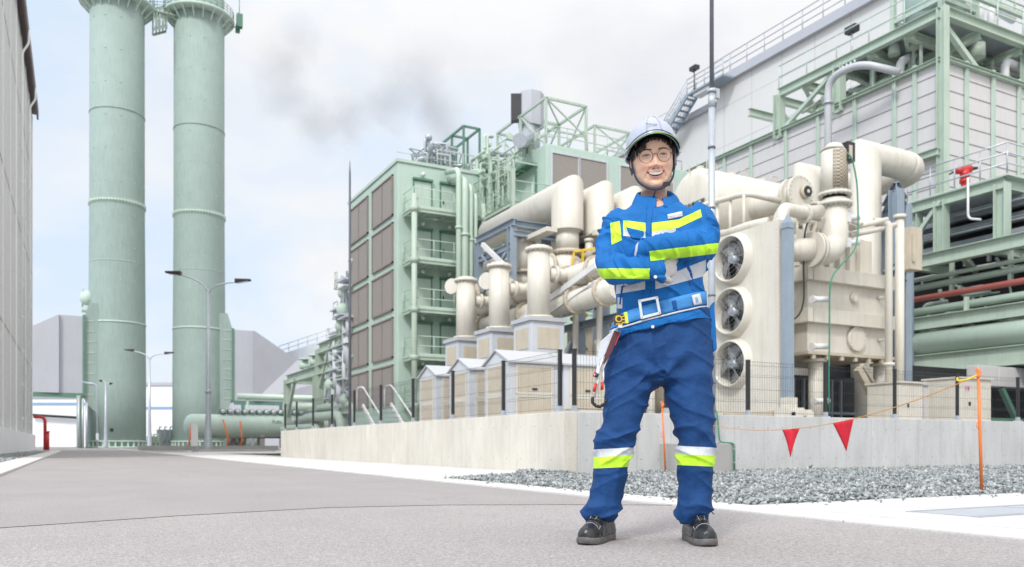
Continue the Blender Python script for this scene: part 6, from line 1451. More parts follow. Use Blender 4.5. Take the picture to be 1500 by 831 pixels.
def cut_and_take(src, planes, cond, name, mat, parent, off=.0012):
    """copy the faces of src that lie between planes (point, normal: keep positive side) and pass cond"""
    bm = bmesh.new(); bm.from_mesh(src.data); bm.normal_update()
    kill = [f for f in bm.faces if not cond(f.calc_center_median(), f.normal)]
    bmesh.ops.delete(bm, geom=kill, context='FACES')
    for co, no in planes:
        bmesh.ops.bisect_plane(bm, geom=bm.verts[:]+bm.edges[:]+bm.faces[:], plane_co=co, plane_no=-V3(no), clear_outer=True)
    bm.normal_update()
    for v in bm.verts: v.co += v.normal*off
    me = bpy.data.meshes.new(name); bm.to_mesh(me); bm.free()
    return to_obj(me, name, mat, parent)
def line_plane(a, b, above):
    """plane holding the line a-b and the depth axis; positive side above (or below) it"""
    d = (b-a).normalized(); n_ = V3((-d.z, 0, d.x));
    if n_.z < 0: n_ = -n_
    # view is from below: tilt the plane along the line of sight
    s = (V3((a.x+MX, MD+a.y, a.z-CH))).normalized(); n_ = d.cross(s); 
    if n_.z < 0: n_ = -n_
    return (a, n_ if above else -n_)
# ---------------------------------------------------------------- trousers
mb = MB(); rows = []
for py, xl, xr, dep in ((452, 908, 1040, .105), (475, 903, 1044, .118), (500, 893, 1044, .125), (525, 888, 1045, .128), (548, 886, 1045, .122), (562, 890, 1042, .10)):
    a, b = P(xl, py), P(xr, py); rows.append(ring(((a.x+b.x)/2, .015, a.z), (b.x-a.x)/2, dep, 40, 2.5))
loft(mb, rows[::-1])
def leg(tab):
    rows = []
    for py, xl, xr, dep, dy in tab:
        a, b = P(xl, py, dy), P(xr, py, dy); rows.append(ring(((a.x+b.x)/2, dy, a.z), (b.x-a.x)/2, dep, 32, 2.15, (0, -.22*max(0, (py-735)/30))))
    loft(mb, rows[::-1])
leg([(515, 889, 966, .112, .01), (545, 885, 966, .11, .01), (575, 885, 955, .10, .0), (609, 884, 941, .092, -.01), (635, 879, 930, .088, -.01), (657, 874, 925, .082, .0), (682, 872, 923, .078, .01), (715, 867, 914, .076, .02), (740, 860, 906, .076, .03), (758, 857, 901, .078, .035), (765, 862, 899, .066, .055)])
leg([(515, 962, 1044, .112, .01), (545, 966, 1044, .11, .0), (575, 974, 1045, .10, -.01), (609, 984, 1045, .092, -.025), (635, 990, 1046, .088, -.03), (657, 992, 1046, .082, -.025), (682, 992, 1044, .078, -.02), (715, 995, 1043, .076, -.015), (740, 993, 1042, .078, -.01), (755, 991, 1042, .08, -.01), (767, 996, 1038, .066, .015)])
me = union(mb, .0075, 4, 1)
zk = P(0, 640).z; zh = P(0, 760).z; zc_ = P(0, 560).z
def ftr(p, n_):
    s = 1 if p.x > .03 else -1
    q = V3((p.x*5+s*3, p.y*5, p.z*13+p.x*5*s)); r1_ = ridged(q)
    q2 = V3((p.x*7+9+s, p.y*6, p.z*22-p.x*9*s)); r2_ = ridged(q2)
    q3 = V3((p.x*16, p.y*9, p.z*5+s*4)); r3_ = ridged(q3)
    aK = math.exp(-((p.z-zk+.02)/.09)**2); aH = math.exp(-((p.z-zh-.02)/.055)**2); aC = math.exp(-((p.z-zc_)/.10)**2)*math.exp(-((p.x-.03)/.11)**2)
    d = .0015*r3_+(.0035+.0075*aK+.010*aH+.007*aC)*max(-.35, r1_-.2)+(.0012+.003*aK+.004*aH)*r2_
    # radiating tension folds from the crotch
    dx, dz = p.x-.025, p.z-zc_-.01; ang = math.atan2(dz, abs(dx)+.02); rad = math.hypot(dx, dz)
    d += .0055*math.exp(-((rad-.10)/.09)**2)*math.sin(ang*9+s)*(1 if p.y < .05 else .3)
    q4 = V3((p.x*3.2-p.z*1.5*s, p.y*3.5, p.z*12+p.x*7*s)); d2 = (.006+.008*aK+.010*aH+.009*aC)*crease(q4)+.005*crease(V3((p.x*9+7, p.y*5, p.z*2.5-p.x*2*s)))
    return d*1.1+d2-.006
displace(me, ftr)
trousers = to_obj(me, 'trousers', C_TROU, MAN)
for (xl, xr, y0, y1, y2, xs, dy, t_) in ((870, 930, 657, 668.5, 685, -1, -.08, (1.5, 0)), (988, 1050, 654, 666, 682, 1, -.1, (-.5, 1.5))):
    def cnd(c, n_, xs=xs): return (c.x < .03) if xs < 0 else (c.x > .03)
    A = lambda y, k=0: (P(xl, y+t_[0]*0+(1.5 if xs < 0 else -1), dy), P(xr, y+(-1.5 if xs < 0 else 2), dy))
    for (ya, yb, nm, mt) in ((y0, y1, 'silver_tape', C_SILV), (y1, y2, 'neon_tape', C_NEON)):
        o = cut_and_take(trousers, [line_plane(*A(ya), False), line_plane(*A(yb), True)], cnd, nm, mt, trousers)
# side piping on the hip
# ---------------------------------------------------------------- jacket
mb = MB(); rows = []
for py, xl, xr, dep, dy, sl in ((293, 938, 990, .058, .03, 0), (301, 924, 1006, .075, .03, .0), (309, 908, 1024, .092, .025, 0), (320, 897, 1034, .108, .02, 0), (345, 893, 1037, .128, .01, 0), (375, 897, 1034, .133, .005, 0), (405, 902, 1030, .13, .005, 0), (430, 905, 1029, .126, .01, 0), (450, 905, 1033, .126, .012, 0), (470, 902, 1040, .132, .015, 0), (492, 896, 1046, .140, .015, 0), (500, 896, 1046, .140, .015, 0)):
    a, b = P(xl, py), P(xr, py); rows.append(ring(((a.x+b.x)/2, dy, a.z), (b.x-a.x)/2, dep, 44, 2.5))
loft(mb, rows[::-1])
# right arm of the man (left in the picture), lower forearm
limb(mb, [(P(915, 316, .03), .050), (P(904, 330, .02), .060), (P(897, 355, .0), .062), (P(893, 380, -.05), .060), (P(897, 393, -.10), .060), (P(920, 394, -.155), .056), (P(948, 396, -.185), .049), (P(973, 396, -.19), .043)])
# left arm (right in the picture), upper forearm crossing above
limb(mb, [(P(1010, 312, .02), .050), (P(1024, 322, .01), .062), (P(1029, 342, -.01), .066), (P(1027, 360, -.07), .064), (P(1015, 359, -.13), .062), (P(985, 359, -.18), .056), (P(958, 362, -.20), .046), (P(935, 364, -.185), .037)])
me = union(mb, .0065, 3, 1)
# cut the hem on a tilt
bm = bmesh.new(); bm.from_mesh(me); ha, hb = P(905, 491, -.1), P(1048, 461, -.1); d_ = (hb-ha).normalized(); nn = V3((-d_.z, .12, d_.x)).normalized()
r_ = bmesh.ops.bisect_plane(bm, geom=bm.verts[:]+bm.edges[:]+bm.faces[:], plane_co=ha, plane_no=-nn, clear_outer=True)
bmesh.ops.holes_fill(bm, edges=[e for e in bm.edges if e.is_boundary], sides=0); bm.to_mesh(me); bm.free(); me.update()
zw = P(0, 452, -.1).z; z_el = P(0, 375, -.1).z
def fjk(p, n_):
    arm = 1.0 if (p.y < -.125 or p.x < P(896, 0).x or p.x > P(1030, 0).x) and p.z > P(0, 420).z else 0.0
    if arm:
        up = p.z > P(0, 335).z
        q = V3((p.x*17+p.z*9, p.y*8, p.z*7-p.x*4)) if not up else V3((p.x*7, p.y*6, p.z*16+p.x*8)); r1_ = ridged(q)
        q2 = V3((p.x*30+p.z*14+5, p.y*14, p.z*14)); r2_ = ridged(q2)
        eL = math.exp(-((p.x-P(890, 0).x)/.06)**2)+math.exp(-((p.x-P(1032, 0).x)/.07)**2)
        return (.006+.007*eL)*(r1_-.4)+(.0015+.002*eL)*r2_+(.0065+.006*eL)*crease(V3((p.x*13+p.z*8+2, p.y*4, p.z*3.5-p.x*4)) if p.z < P(0, 340).z else V3((p.x*4, p.y*3, p.z*13+p.x*8)))-.005
    q = V3((p.x*6-p.z*5, p.y*5, p.z*11+p.x*7)); r1_ = ridged(q); q2 = V3((p.x*12+3, p.y*9, p.z*20-p.x*10)); r2_ = ridged(q2)
    w = math.exp(-((p.z-zw+.0)/.05)**2); belly = math.exp(-((p.z-P(0, 425).z)/.05)**2)
    hem = max(0, min(1, (zw-.01-p.z)/.04))
    d = (.004+.006*w+.008*belly)*(r1_-.3)+.0022*r2_ + (.005+.007*belly)*crease(V3((p.x*3-p.z*2+1, p.y*3, p.z*11+p.x*7))) - .008*math.exp(-((p.z-zw)/.025)**2) + hem*.006*math.sin(p.x*42+p.z*10)
    return d-.003
displace(me, fjk)
jacket = to_obj(me, 'jacket', C_JACK, MAN)
JB = BVHTree.FromPolygons([v.co for v in me.vertices], [p.vertices[:] for p in me.polygons])
def hit(px, py, off=0.0, bvh=None):
    """front point of the jacket seen at a pixel"""
    o = V3((-MX, -MD, CH)); d = (P(px, py)-o).normalized(); h = (bvh or JB).ray_cast(o, d)
    return (h[0]-d*off, h[1]) if h[0] else (P(px, py, -.12), V3((0, -1, 0)))
def tape(name, quad, mat, cond=lambda c, n_: True, parent=None, off=.0014):
    """quad: pixel corners TL, TR, BR, BL"""
    dy = -.15; a, b, c, d = [P(x, y, dy) for x, y in quad]
    def side(p, q, keep):   # vertical-ish boundary through the line of sight
        s = V3((p.x+MX, MD+p.y, p.z-CH)).normalized(); n_ = (q-p).normalized().cross(s)
        return (p, n_ if n_.dot(keep-p) > 0 else -n_)
    mid = (a+b+c+d)/4
    return cut_and_take(jacket, [side(a, b, mid), side(b, c, mid), side(c, d, mid), side(d, a, mid)], cond, name, mat, parent or jacket, off)
front = lambda c, n_: n_.y < .35 and c.y < .02
tape('neon_tape', [(873, 393.5), (951.5, 393.5), (951.5, 408.5), (868, 408.5)], C_NEON, lambda c, n_: c.y < .05 and not (c.y > -.11 and n_.y > -.2 and c.x > P(900, 0).x))
tape('neon_tape', [(951, 368), (1053, 356), (1053, 371), (953, 383)], C_NEON, lambda c, n_: c.y < .05 and n_.y < .5)
tape('neon_tape', [(913, 323), (945.5, 327), (945.5, 340), (913, 337)], C_NEON, front)
tape('silver_tape', [(913, 337), (945.5, 340), (945.5, 349), (913, 346)], C_SILV, front)
tape('neon_tape', [(894, 327), (908, 324), (911, 352), (896, 359)], C_NEON, front)
tape('neon_tape', [(955, 327), (994, 322), (994, 334), (955, 340)], C_NEON, front)
tape('neon_tape', [(994, 322), (1026, 307), (1028, 318), (994, 334)], C_NEON, front)
tape('silver_tape', [(955, 340), (990, 335), (990, 346), (955, 350)], C_SILV, lambda c, n_: front(c, n_) and c.y > -.17)
tape('silver_tape', [(903, 417), (945, 411), (945, 424), (903, 431)], C_SILV, lambda c, n_: n_.y < .5 and c.y > -.155 and c.z < P(0, 411, -.1).z)
tape('silver_tape', [(960, 411), (1034, 380), (1034, 404), (960, 424)], C_SILV, lambda c, n_: n_.y < .5 and c.y > -.150)
tape('silver_tape', [(905, 436), (912, 436), (912, 452), (905, 452)], C_SILV, front)
# dark vertical harness straps on the torso
for pts_, w in (([(913, 416), (911, 430), (909, 446)], .006), ([(1004, 385), (1011, 400), (1014, 425)], .008)):
    m = MB()
    for (x0, y0), (x1, y1) in zip(pts_[:-1], pts_[1:]):
        for k in range(4):
            a, b = hit(x0+(x1-x0)*k/4, y0+(y1-y0)*k/4, .002)[0], hit(x0+(x1-x0)*(k+1)/4, y0+(y1-y0)*(k+1)/4, .002)[0]; m.bar(a, b, w*2, .003, up=(0, -1, 0))
    m.build('harness_strap', C_BELTD, jacket, world=False)
# seams drawn as thin raised stitching
def seam_line(pts_, r_=.0011, mat=C_BELTD, name='seam', off=.0):
    q = []
    for (x0, y0), (x1, y1) in zip(pts_[:-1], pts_[1:]):
        k = max(2, int(math.hypot(x1-x0, y1-y0)/3)); q += [hit(x0+(x1-x0)*j/k, y0+(y1-y0)*j/k, off)[0] for j in range(k)]
    q.append(hit(*pts_[-1], off)[0]); q2 = [q[0]]
    for p_ in q[1:]:
        if abs(p_.y-q2[-1].y) < .03: q2.append(p_)
    if len(q2) > 2: MB().tube(q2, r_, 6).build(name, mat, jacket, world=False)
seam_line([(957, 300), (954, 325), (952, 342)], .0016)
seam_line([(948, 302), (946, 325), (945, 345)])
seam_line([(953, 425), (951, 440)]); seam_line([(941, 425), (942, 438)])
seam_line([(1022, 312), (1008, 322), (998, 333)]); seam_line([(906, 318), (915, 330), (920, 342)])
seam_line([(903, 452), (908, 485)])
seam_line([(906, 484), (935, 483), (960, 480), (1000, 468), (1040, 452)], .0012)
seam_line([(952, 381), (950, 411)]); seam_line([(944, 357), (947, 374)])
for (x, y) in ((941, 348), (960, 406), (956, 479)):
    p_, n_ = hit(x, y, .001); MB().cyl(p_, p_+V3((0, -.004, 0)), .0075, .006, 14).build('snap_button', M_WHITEP, jacket, world=False)
# pocket flaps
def patch(name, quad, mat, parent, off=.004, n_=8, bvh=None, thick=.002):
    m = MB(); vs = []
    (x0, y0), (x1, y1), (x2, y2), (x3, y3) = quad
    for i in range(n_+1):
        for j in range(n_+1):
            s, t_ = j/n_, i/n_; x = (x0*(1-s)+x1*s)*(1-t_)+(x3*(1-s)+x2*s)*t_; y = (y0*(1-s)+y1*s)*(1-t_)+(y3*(1-s)+y2*s)*t_
            vs.append(hit(x, y, off, bvh)[0])
    m.add(vs, [(i*(n_+1)+j, (i+1)*(n_+1)+j, (i+1)*(n_+1)+j+1, i*(n_+1)+j+1) for i in range(n_) for j in range(n_)], True)
    o = m.build(name, mat, parent, world=False)
    if thick: so = o.modifiers.new('t', 'SOLIDIFY'); so.thickness = thick; so.offset = 1
    return o
patch('pocket_flap', [(917, 333), (943, 339), (942, 351), (925, 349)], C_JACK, jacket, .004)
tag_ = patch('name_tag', [(977.5, 314.5), (999, 310), (1000, 317), (978.5, 321.5)], M_WHITEP, jacket, .004, 4)
p_, n_ = hit(988.5, 316, .0125); text_obj('lettering', 'Denryo Tech', .0100, p_, (PI/2, -.20, 0), M_INK, tag_, .0003, world=False)
# collar
def collar():
    vs = []; K = 40; prof = [(.062, 1.435), (.064, 1.462), (.066, 1.488), (.070, 1.494), (.076, 1.486), (.086, 1.462), (.094, 1.440)]
    c0 = P(961, 290, .028)
    for j in range(K+1):
        a = -PI*.955+j/K*PI*1.91     # zero at the back
        fr = (1-math.cos(a))/2       # 1 in front
        for i, (r_, z_) in enumerate(prof):
            lap = i/(len(prof)-1)
            x = c0.x+math.sin(a)*(r_+.006*fr*lap)*1.08; y = c0.y+math.cos(a)*(r_+.012*fr*lap); z = z_-.050*fr*(1-.15*lap)-.004-.012*lap*fr+.003*math.sin(a*5+i)
            vs.append((x, y, z+.022*(1-fr)))
    n_ = len(prof); m = MB(); m.add(vs, [(j*n_+i, j*n_+i+1, (j+1)*n_+i+1, (j+1)*n_+i) for j in range(K) for i in range(n_-1)], True)
    o = m.build('collar', C_JACK, jacket, world=False); so = o.modifiers.new('t', 'SOLIDIFY'); so.thickness = .005; so.offset = 0
    ss = o.modifiers.new('s', 'SUBSURF'); ss.levels = 1; ss.render_levels = 1
collar()
# zip pull
p_, _n = hit(957, 301, .004); MB().box(p_.x-.003, p_.x+.003, p_.y-.004, p_.y, p_.z-.012, p_.z+.008).build('zip_pull', M_METAL, jacket, world=False)
# ---------------------------------------------------------------- belt
def ribbon(name, zc, hh, mat, parent, off=.004, a0=0, a1=2*PI, K=90, thick=.003, bvh=JB, c=(P(968, 450).x, .012)):
    vs = []
    for j in range(K+1):
        a = a0+(a1-a0)*j/K; d = V3((math.sin(a), -math.cos(a), 0))
        for s in (-1, 0, 1):
            x = c[0]+d.x*.1; best = None
            for it in range(2):
                z_ = zc(x)+s*hh; h = bvh.ray_cast(V3((c[0], c[1], z_))+d*.6, -d, .6); x = h[0].x if h[0] else x
            q = (h[0] if h[0] else V3((c[0], c[1], z_))+d*.13)
            # stay outside the sleeves: clamp depth
            rr = math.hypot(q.x-c[0], q.y-c[1]); vs.append(V3((c[0], c[1], z_))+d*(rr+off))
    for k in range(3):   # smooth along the ribbon
        v2 = list(vs)
        for j in range(1, K):
            for s in range(3): v2[j*3+s] = (vs[(j-1)*3+s]+vs[j*3+s]*2+vs[(j+1)*3+s])/4
        vs = v2
    m = MB(); m.add(vs, [(j*3+s, (j+1)*3+s, (j+1)*3+s+1, j*3+s+1) for j in range(K) for s in range(2)], True)
    o = m.build(name, mat, parent, world=False); so = o.modifiers.new('t', 'SOLIDIFY'); so.thickness = thick; so.offset = 1
    return o
ba, bb = P(922, 463, -.115), P(1024, 436, -.115); sl = (bb.z-ba.z)/(bb.x-ba.x)
bz = lambda x: ba.z+(x-ba.x)*sl
belt = ribbon('belt', bz, .0265, C_BELT, MAN, .005)
ribbon('belt_edge', lambda x: bz(x)-.036, .0035, C_SILV, belt, .004)
BB = BVHTree.FromPolygons([v.co for v in belt.data.vertices], [p.vertices[:] for p in belt.data.polygons])
def bpt(px, py, off=0): 
    o = V3((-MX, -MD, CH)); d = (P(px, py)-o).normalized(); h = BB.ray_cast(o, d); return h[0]-d*off if h[0] else hit(px, py, off)[0]
c4 = [bpt(936, 442, .012), bpt(962, 436, .012), bpt(966, 459, .012), bpt(940, 466, .012)]
c4 = [V3((q.x, min(z.y for z in c4), q.z)) for q in c4]
m = MB()
for i in range(4): m.bar(c4[i]+(c4[i]-c4[(i+1) % 4]).normalized()*.004, c4[(i+1) % 4]+(c4[(i+1) % 4]-c4[i]).normalized()*.004, .004, .0115, up=V3((0, -1, 0)).cross(c4[(i+1) % 4]-c4[i]))
m.build('buckle', M_METAL, belt, bevel=.0015, world=False)
def bquad(quad, off): return [bpt(x, y, off) for x, y in quad]
for nm, quad, mt in (('belt_keeper', [(984, 441), (990, 439.5), (993, 457), (987, 459)], C_BELTD), ('belt_label', [(1013, 433), (1025, 430), (1029, 447), (1017, 450)], M_WHITEP), ('belt_overlap', [(967, 444), (1012, 433), (1015, 452), (970, 463)], C_BELT)):
    patch(nm, quad, mt, belt, .004 if nm != 'belt_overlap' else .002, 6, BB)
p_ = bpt(1021, 440, .008); text_obj('lettering', 'B', .03, p_, (PI/2, -.2, .5), C_BELT, belt, .0004, world=False)
# jacket flare at the right hip and tail
m = MB(); pts_ = [(1030, 462), (1040, 452), (1048, 440), (1047, 452), (1049, 475), (1051, 512), (1045, 516), (1042, 500)]
vs = [P(x, y, -.03) for x, y in pts_]; m.prism(vs, (0, .05, 0)); o = m.build('jacket_tail', C_JACK, jacket, world=False)
bv = o.modifiers.new('b', 'BEVEL'); bv.width = .008; bv.segments = 3
# ---------------------------------------------------------------- hands (white gloves)
def glove(base, dirv, side_, up_, label, cover=1.0):
    base = V3(base); d = V3(dirv).normalized(); s = V3(side_); s = (s-d*s.dot(d)).normalized(); u = d.cross(s)
    mb = MB()
    rows = []
    for f, w, h in ((-.03, .022, .020), (0, .026, .019), (.035, .036, .017), (.07, .040, .015), (.09, .038, .013)):
        c = base+d*f; rows.append([c+s*(w*math.sin(2*PI*k/20))+u*(h*math.cos(2*PI*k/20)) for k in range(20)])
    loft(mb, rows)
    for k, (ln, o_) in enumerate(((.066, -.030), (.076, -.0105), (.072, .0100), (.056, .029))):
        r0 = base+d*.075+s*o_; cv = u*(-1); a1 = r0+d*ln*.45+cv*.004; a2 = a1+d*ln*.33+cv*.012; a3 = a2+d*ln*.22+cv*.014
        limb(mb, [(r0, .0105), (a1, .0100), (a2, .0092), (a3, .0078)], 12)
    th = base+d*.02-s*.032; limb(mb, [(base+d*.01-s*.02, .013), (th, .0125), (th+d*.03-s*.022, .0110), (th+d*.055-s*.026+u*-.004, .0090)], 12)
    me = union(mb, .0045, 3, 1); return to_obj(me, 'glove', C_GLOVE, MAN)
glove(P(966, 395, -.175), V3((.80, .56, .34)), V3((0, -.2, 1)), None, '')
glove(P(946, 363, -.150), V3((-.45, .89, .02)), V3((0, .25, 1)), None, '')
# ---------------------------------------------------------------- shoes
def shoe(toe_px, dirv, ankle, label):
    d = V3((*dirv, 0)).normalized(); s = V3((d.y, -d.x, 0)); o0 = V3((ankle.x, ankle.y, 0))
    ln = .285
    t = MB(); n_ = 28
    prof = [(-.075, .026, .05, .08), (-.068, .034, .075, .095), (-.04, .038, .11, .11), (0, .040, .122, .115), (.04, .043, .120, .105), (.08, .047, .104, .085), (.12, .050, .074, .07), (.155, .050, .060, .06), (.185, .043, .054, .05), (.203, .030, .044, .04), (.211, .012, .03, .03)]
    prof = [(f*.95, w*.93, h, q) for f, w, h, q in prof]; rows = []
    for f, w, h, _h in prof:
        c = o0+d*f; r_ = []
        for k in range(n_):
            a = 2*PI*k/n_; x = math.sin(a); z = math.cos(a)
            wz = w*(1-.22*max(0, z)); r_.append(c+s*(math.copysign(abs(x)**.85, x)*wz)+V3((0, 0, .026+(h-.0)*max(0, (z+.25)/1.25)**.8)))
        rows.append(r_)
    loft(t, rows); me = union(t, .005, 3, 1)
    def fs(p, n__): 
        f = (p-o0).dot(d); return .0022*ridged(V3((p.x*26, p.y*26, p.z*40)))*(1 if .05 < f < .13 else .25)+(-.003*math.exp(-((f-.125)/.006)**2) if p.z > .04 else 0)
    displace(me, fs)
    up = to_obj(me, 'shoe', M_LEATH, MAN)
    # sole
    out = [(-.078, 0), (-.074, .022), (-.055, .036), (-.02, .039), (.03, .039), (.07, .044), (.12, .052), (.16, .051), (.19, .041), (.208, .022), (.214, 0)]
    out = [(f*.95, w*.93) for f, w in out]; full = out+[(f, -w) for f, w in out[-2:0:-1]]
    def lift(f): return .010*max(0, (f-.14)/.07)**2
    m = MB(); R0 = [o0+d*f*1.0+s*w+V3((0, 0, .003+lift(f))) for f, w in full]; R1 = [o0+d*f*1.02+s*w*1.05+V3((0, 0, .016+lift(f))) for f, w in full]; R2 = [o0+d*f*1.015+s*w*1.03+V3((0, 0, .032+lift(f)*.8)) for f, w in full]
    loft(m, [R0[::-1], R1[::-1], R2[::-1]]); so = m.build('sole', M_SOLE, up, world=False); bv = so.modifiers.new('b', 'BEVEL'); bv.width = .004; bv.segments = 2; bv.limit_method = 'ANGLE'
    m = MB().prism([o0+d*f+s*w+V3((0, 0, .0)) for f, w in ((-.075, -.03), (-.02, -.036), (-.02, .036), (-.075, .03))], (0, 0, .004)).prism([o0+d*f+s*w+V3((0, 0, .0)) for f, w in ((.06, -.042), (.16, -.045), (.16, .045), (.06, .042))], (0, 0, .004)); m.build('tread', M_SOLE, up, world=False)
    SB = BVHTree.FromPolygons([v.co for v in me.vertices], [p.vertices[:] for p in me.polygons])
    def top(f, w, off=.002): 
        q = o0+d*f+s*w; h = SB.ray_cast(V3((q.x, q.y, .3)), V3((0, 0, -1))); z = h[0].z if h[0] else .08; return V3((q.x, q.y, z+off))
    m = MB()
    ring_ = [top(.135, w, .0) for w in [-.046+.092*k/14 for k in range(15)]]; m.tube(ring_, .0022, 6); m.build('toe_cap_seam', M_SCUFF, up, world=False)
    m = MB()
    for sg in (-1, 1): m.tube([top(.115, sg*.010, .001), top(.09, sg*.015, .002), top(.06, sg*.021, .002), top(.03, sg*.028, .001)], .0020, 6)
    m.build('eyelet_edge', M_SCUFF, up, world=False)
    m = MB()
    for k in range(4):
        f = .112-.017*k; m.tube([top(f, -.020-.002*k, .003), top(f+.004, 0, .007), top(f, .020+.002*k, .003)], .0026, 6)
    b0 = top(.056, 0, .010)
    for sg in (-1, 1):
        m.tube([b0, b0+s*sg*.022+V3((0, 0, .012)), b0+s*sg*.045+V3((0, 0, .004)), b0+s*sg*.040+V3((0, 0, -.012)), b0+s*sg*.012+V3((0, 0, -.004))], .0022, 6)
        m.tube([b0, b0+s*sg*.018+d*.012+V3((0, 0, -.004)), b0+s*sg*.05+d*.010+V3((0, 0, -.010)), b0+s*sg*.068+d*.004+V3((0, 0, -.026))], .0022, 6)
    m.sphere(b0, .006, 10, 6); m.build('laces', M_BLACK, up, world=False)
    rim_ = [o0+d*f*1.02+s*w*1.045+V3((0, 0, .034+lift(f)*.8)) for f, w in full if f > .09]
    return up
aL = P(884, 768, .045); aR = P(1016, 770, .015)
shoe(None, (-.50, -.87), aL, 'l'); shoe(None, (.10, -.99), aR, 'r')
# ---------------------------------------------------------------- head, neck and body: one loft, ring by ring
HS = 1.10
HM = Matrix.Translation(V3((-.004, -.004, 1.608))) @ Matrix.Rotation(R(-4.5), 4, 'Y') @ Matrix.Rotation(R(9), 4, 'X') @ Matrix.Rotation(R(-4), 4, 'Z') @ Matrix.Scale(HS, 4)
def cr(tab, t):
    n_ = len(tab); i = min(int(t), n_-2); f = t-i; p0, p1, p2, p3 = (tab[max(i-1, 0)], tab[i], tab[i+1], tab[min(i+2, n_-1)])
    return [.5*(2*b+(c-a)*f+(2*a-5*b+4*c-d)*f*f+(3*b-a-3*c+d)*f**3) for a, b, c, d in zip(p0, p1, p2, p3)]
#        yf     zf     yb     zb     w     e
tabH = [(.000, .138, .020, .138, .004, 2.0), (-.030, .132, .055, .130, .040, 2.0), (-.058, .112, .080, .108, .060, 2.1), (-.076, .085, .094, .08, .071, 2.2), (-.084, .055, .100, .05, .0755, 2.3),
        (-.0860, .030, .100, .025, .0765, 2.35), (-.0835, .010, .097, .005, .0760, 2.4), (-.0840, -.010, .092, -.015, .0750, 2.4), (-.0860, -.030, .085, -.032, .0735, 2.35), (-.0870, -.050, .076, -.048, .0700, 2.25),
        (-.0865, -.068, .066, -.060, .0675, 2.2), (-.0860, -.084, .058, -.070, .0620, 2.15), (-.0865, -.098, .052, -.078, .0545, 2.1), (-.0850, -.109, .048, -.085, .0455, 2.0), (-.0760, -.1165, .046, -.092, .0420, 2.0),
        (-.058, -.1200, .046, -.098, .0440, 2.0), (-.038, -.1230, .047, -.104, .0480, 2.0), (-.024, -.132, .050, -.113, .0500, 2.0), (-.020, -.150, .054, -.130, .0500, 2.0), (-.020, -.175, .058, -.150, .0510, 2.0), (-.022, -.200, .062, -.175, .056, 2.0)]
body_v = []; body_f = []; NA, NR = 128, 168
def sm(x, a, b): t = max(0, min(1, (x-a)/(b-a))); return t*t*(3-2*t)
def G(x, s): return math.exp(-(x/s)**2)
for i in range(NR+1):
    yf, zf, yb, zb, w, e = cr(tabH, i/NR*(len(tabH)-1))
    for k in range(NA):
        a = 2*PI*k/NA; s_, c_ = math.sin(a), math.cos(a)
        X = w*math.copysign(abs(s_)**(2/e), s_); t = math.copysign(abs(c_)**(2/e), c_)
        y = (yf+yb)/2+(yf-yb)/2*t; z = (zf+zb)/2+(zf-zb)/2*t
        if t > .0 and z > -.125:
            ax = abs(X); fr = sm(t, .0, .45); d = 0
            nz = sm(z, -.052, -.036)*(1-sm(z, -.036, .014)*.84)*(1-sm(z, .012, .03)) if z < .03 else 0
            d -= .0255*nz*G(X, .0085+.004*(1-sm(z, -.04, 0)))
            d -= .0100*G(ax-.0150, .0060)*G(z+.039, .0070)               # nostril wings
            d += .0085*G(ax-.031, .015)*G(z-.001, .011)                   # eye sockets
            d -= .0035*G(ax-.030, .022)*G(z-.021, .0075)                  # brow ridge
            d -= .0085*G(ax-.040, .017)*G(z+.032, .016)                   # smiling cheeks
            d -= .0036*G(ax-.032, .014)*G(z+.0115, .0042); d += .0022*G(ax-.030, .014)*G(z+.0185, .0035)                 # lower lid roll
            cx_ = .020+.017*sm(-z, .038, .075); d += .0060*G(ax-cx_, .0042)*sm(-z, .036, .046)*(1-sm(-z, .075, .088))   # smile folds
            d -= .0055*G(X, .030)*G(z+.066, .016)                         # muzzle
            d -= .0050*G(X, .016)*G(z+.103, .011); d += .0030*G(X, .022)*G(z+.088, .005)
            d += .0030*G(ax-.056, .012)*G(z+.062, .016)
            y += d*fr
        body_v.append(HM @ V3((X, y, z)))
last = body_v[-NA:]
cN = sum(last, V3())/NA
tor = [(P(960, 296, .03), .075, .062, 0), (P(962, 306, .03), .12, .085, 0), (P(963, 320, .02), .175, .10, 0), (P(964, 360, .01), .175, .11, 0), (P(966, 430, .01), .155, .105, 0), (P(968, 500, .015), .16, .11, 0), (P(966, 545, .01), .15, .10, 0)]
for c, ax, ay, _ in tor: body_v += ring(c, ax, ay, NA, 2.2)
NT = NR+1+len(tor)
body_f = [(i*NA+k, (i+1)*NA+k, (i+1)*NA+(k+1) % NA, i*NA+(k+1) % NA) for i in range(NT-1) for k in range(NA)]
body_f.append(tuple(range(NA))); body_f.append(tuple((NT-1)*NA+k for k in range(NA-1, -1, -1)))
m = MB(); m.add(body_v, body_f, True)
for sg in (-1, 1):   # ears, rooted in the head surface
    E = [(.0, 0, .012), (.006, .0, .017), (.010, .004, .019), (.008, .008, .017)]
    rows = []
    for (out_, by, r_) in E:
        rows.append([HM @ V3((sg*(.0745+out_), .012+by+r_*.62*math.sin(2*PI*k/16)*1.0, -.010+r_*1.55*math.cos(2*PI*k/16)-(.003 if math.cos(2*PI*k/16) < -.5 else 0))) for k in range(16)])
    if sg < 0: rows = [r_[::-1] for r_ in rows]
    loft(m, rows)
body = m.build('body', C_SKIN, MAN, world=False)
bm = bmesh.new(); bm.from_mesh(body.data); bmesh.ops.recalc_face_normals(bm, faces=bm.faces[:]); bm.to_mesh(body.data); bm.free()
ca = body.data.color_attributes.new('blush_folds', 'FLOAT_COLOR', 'POINT'); Hi = HM.inverted()
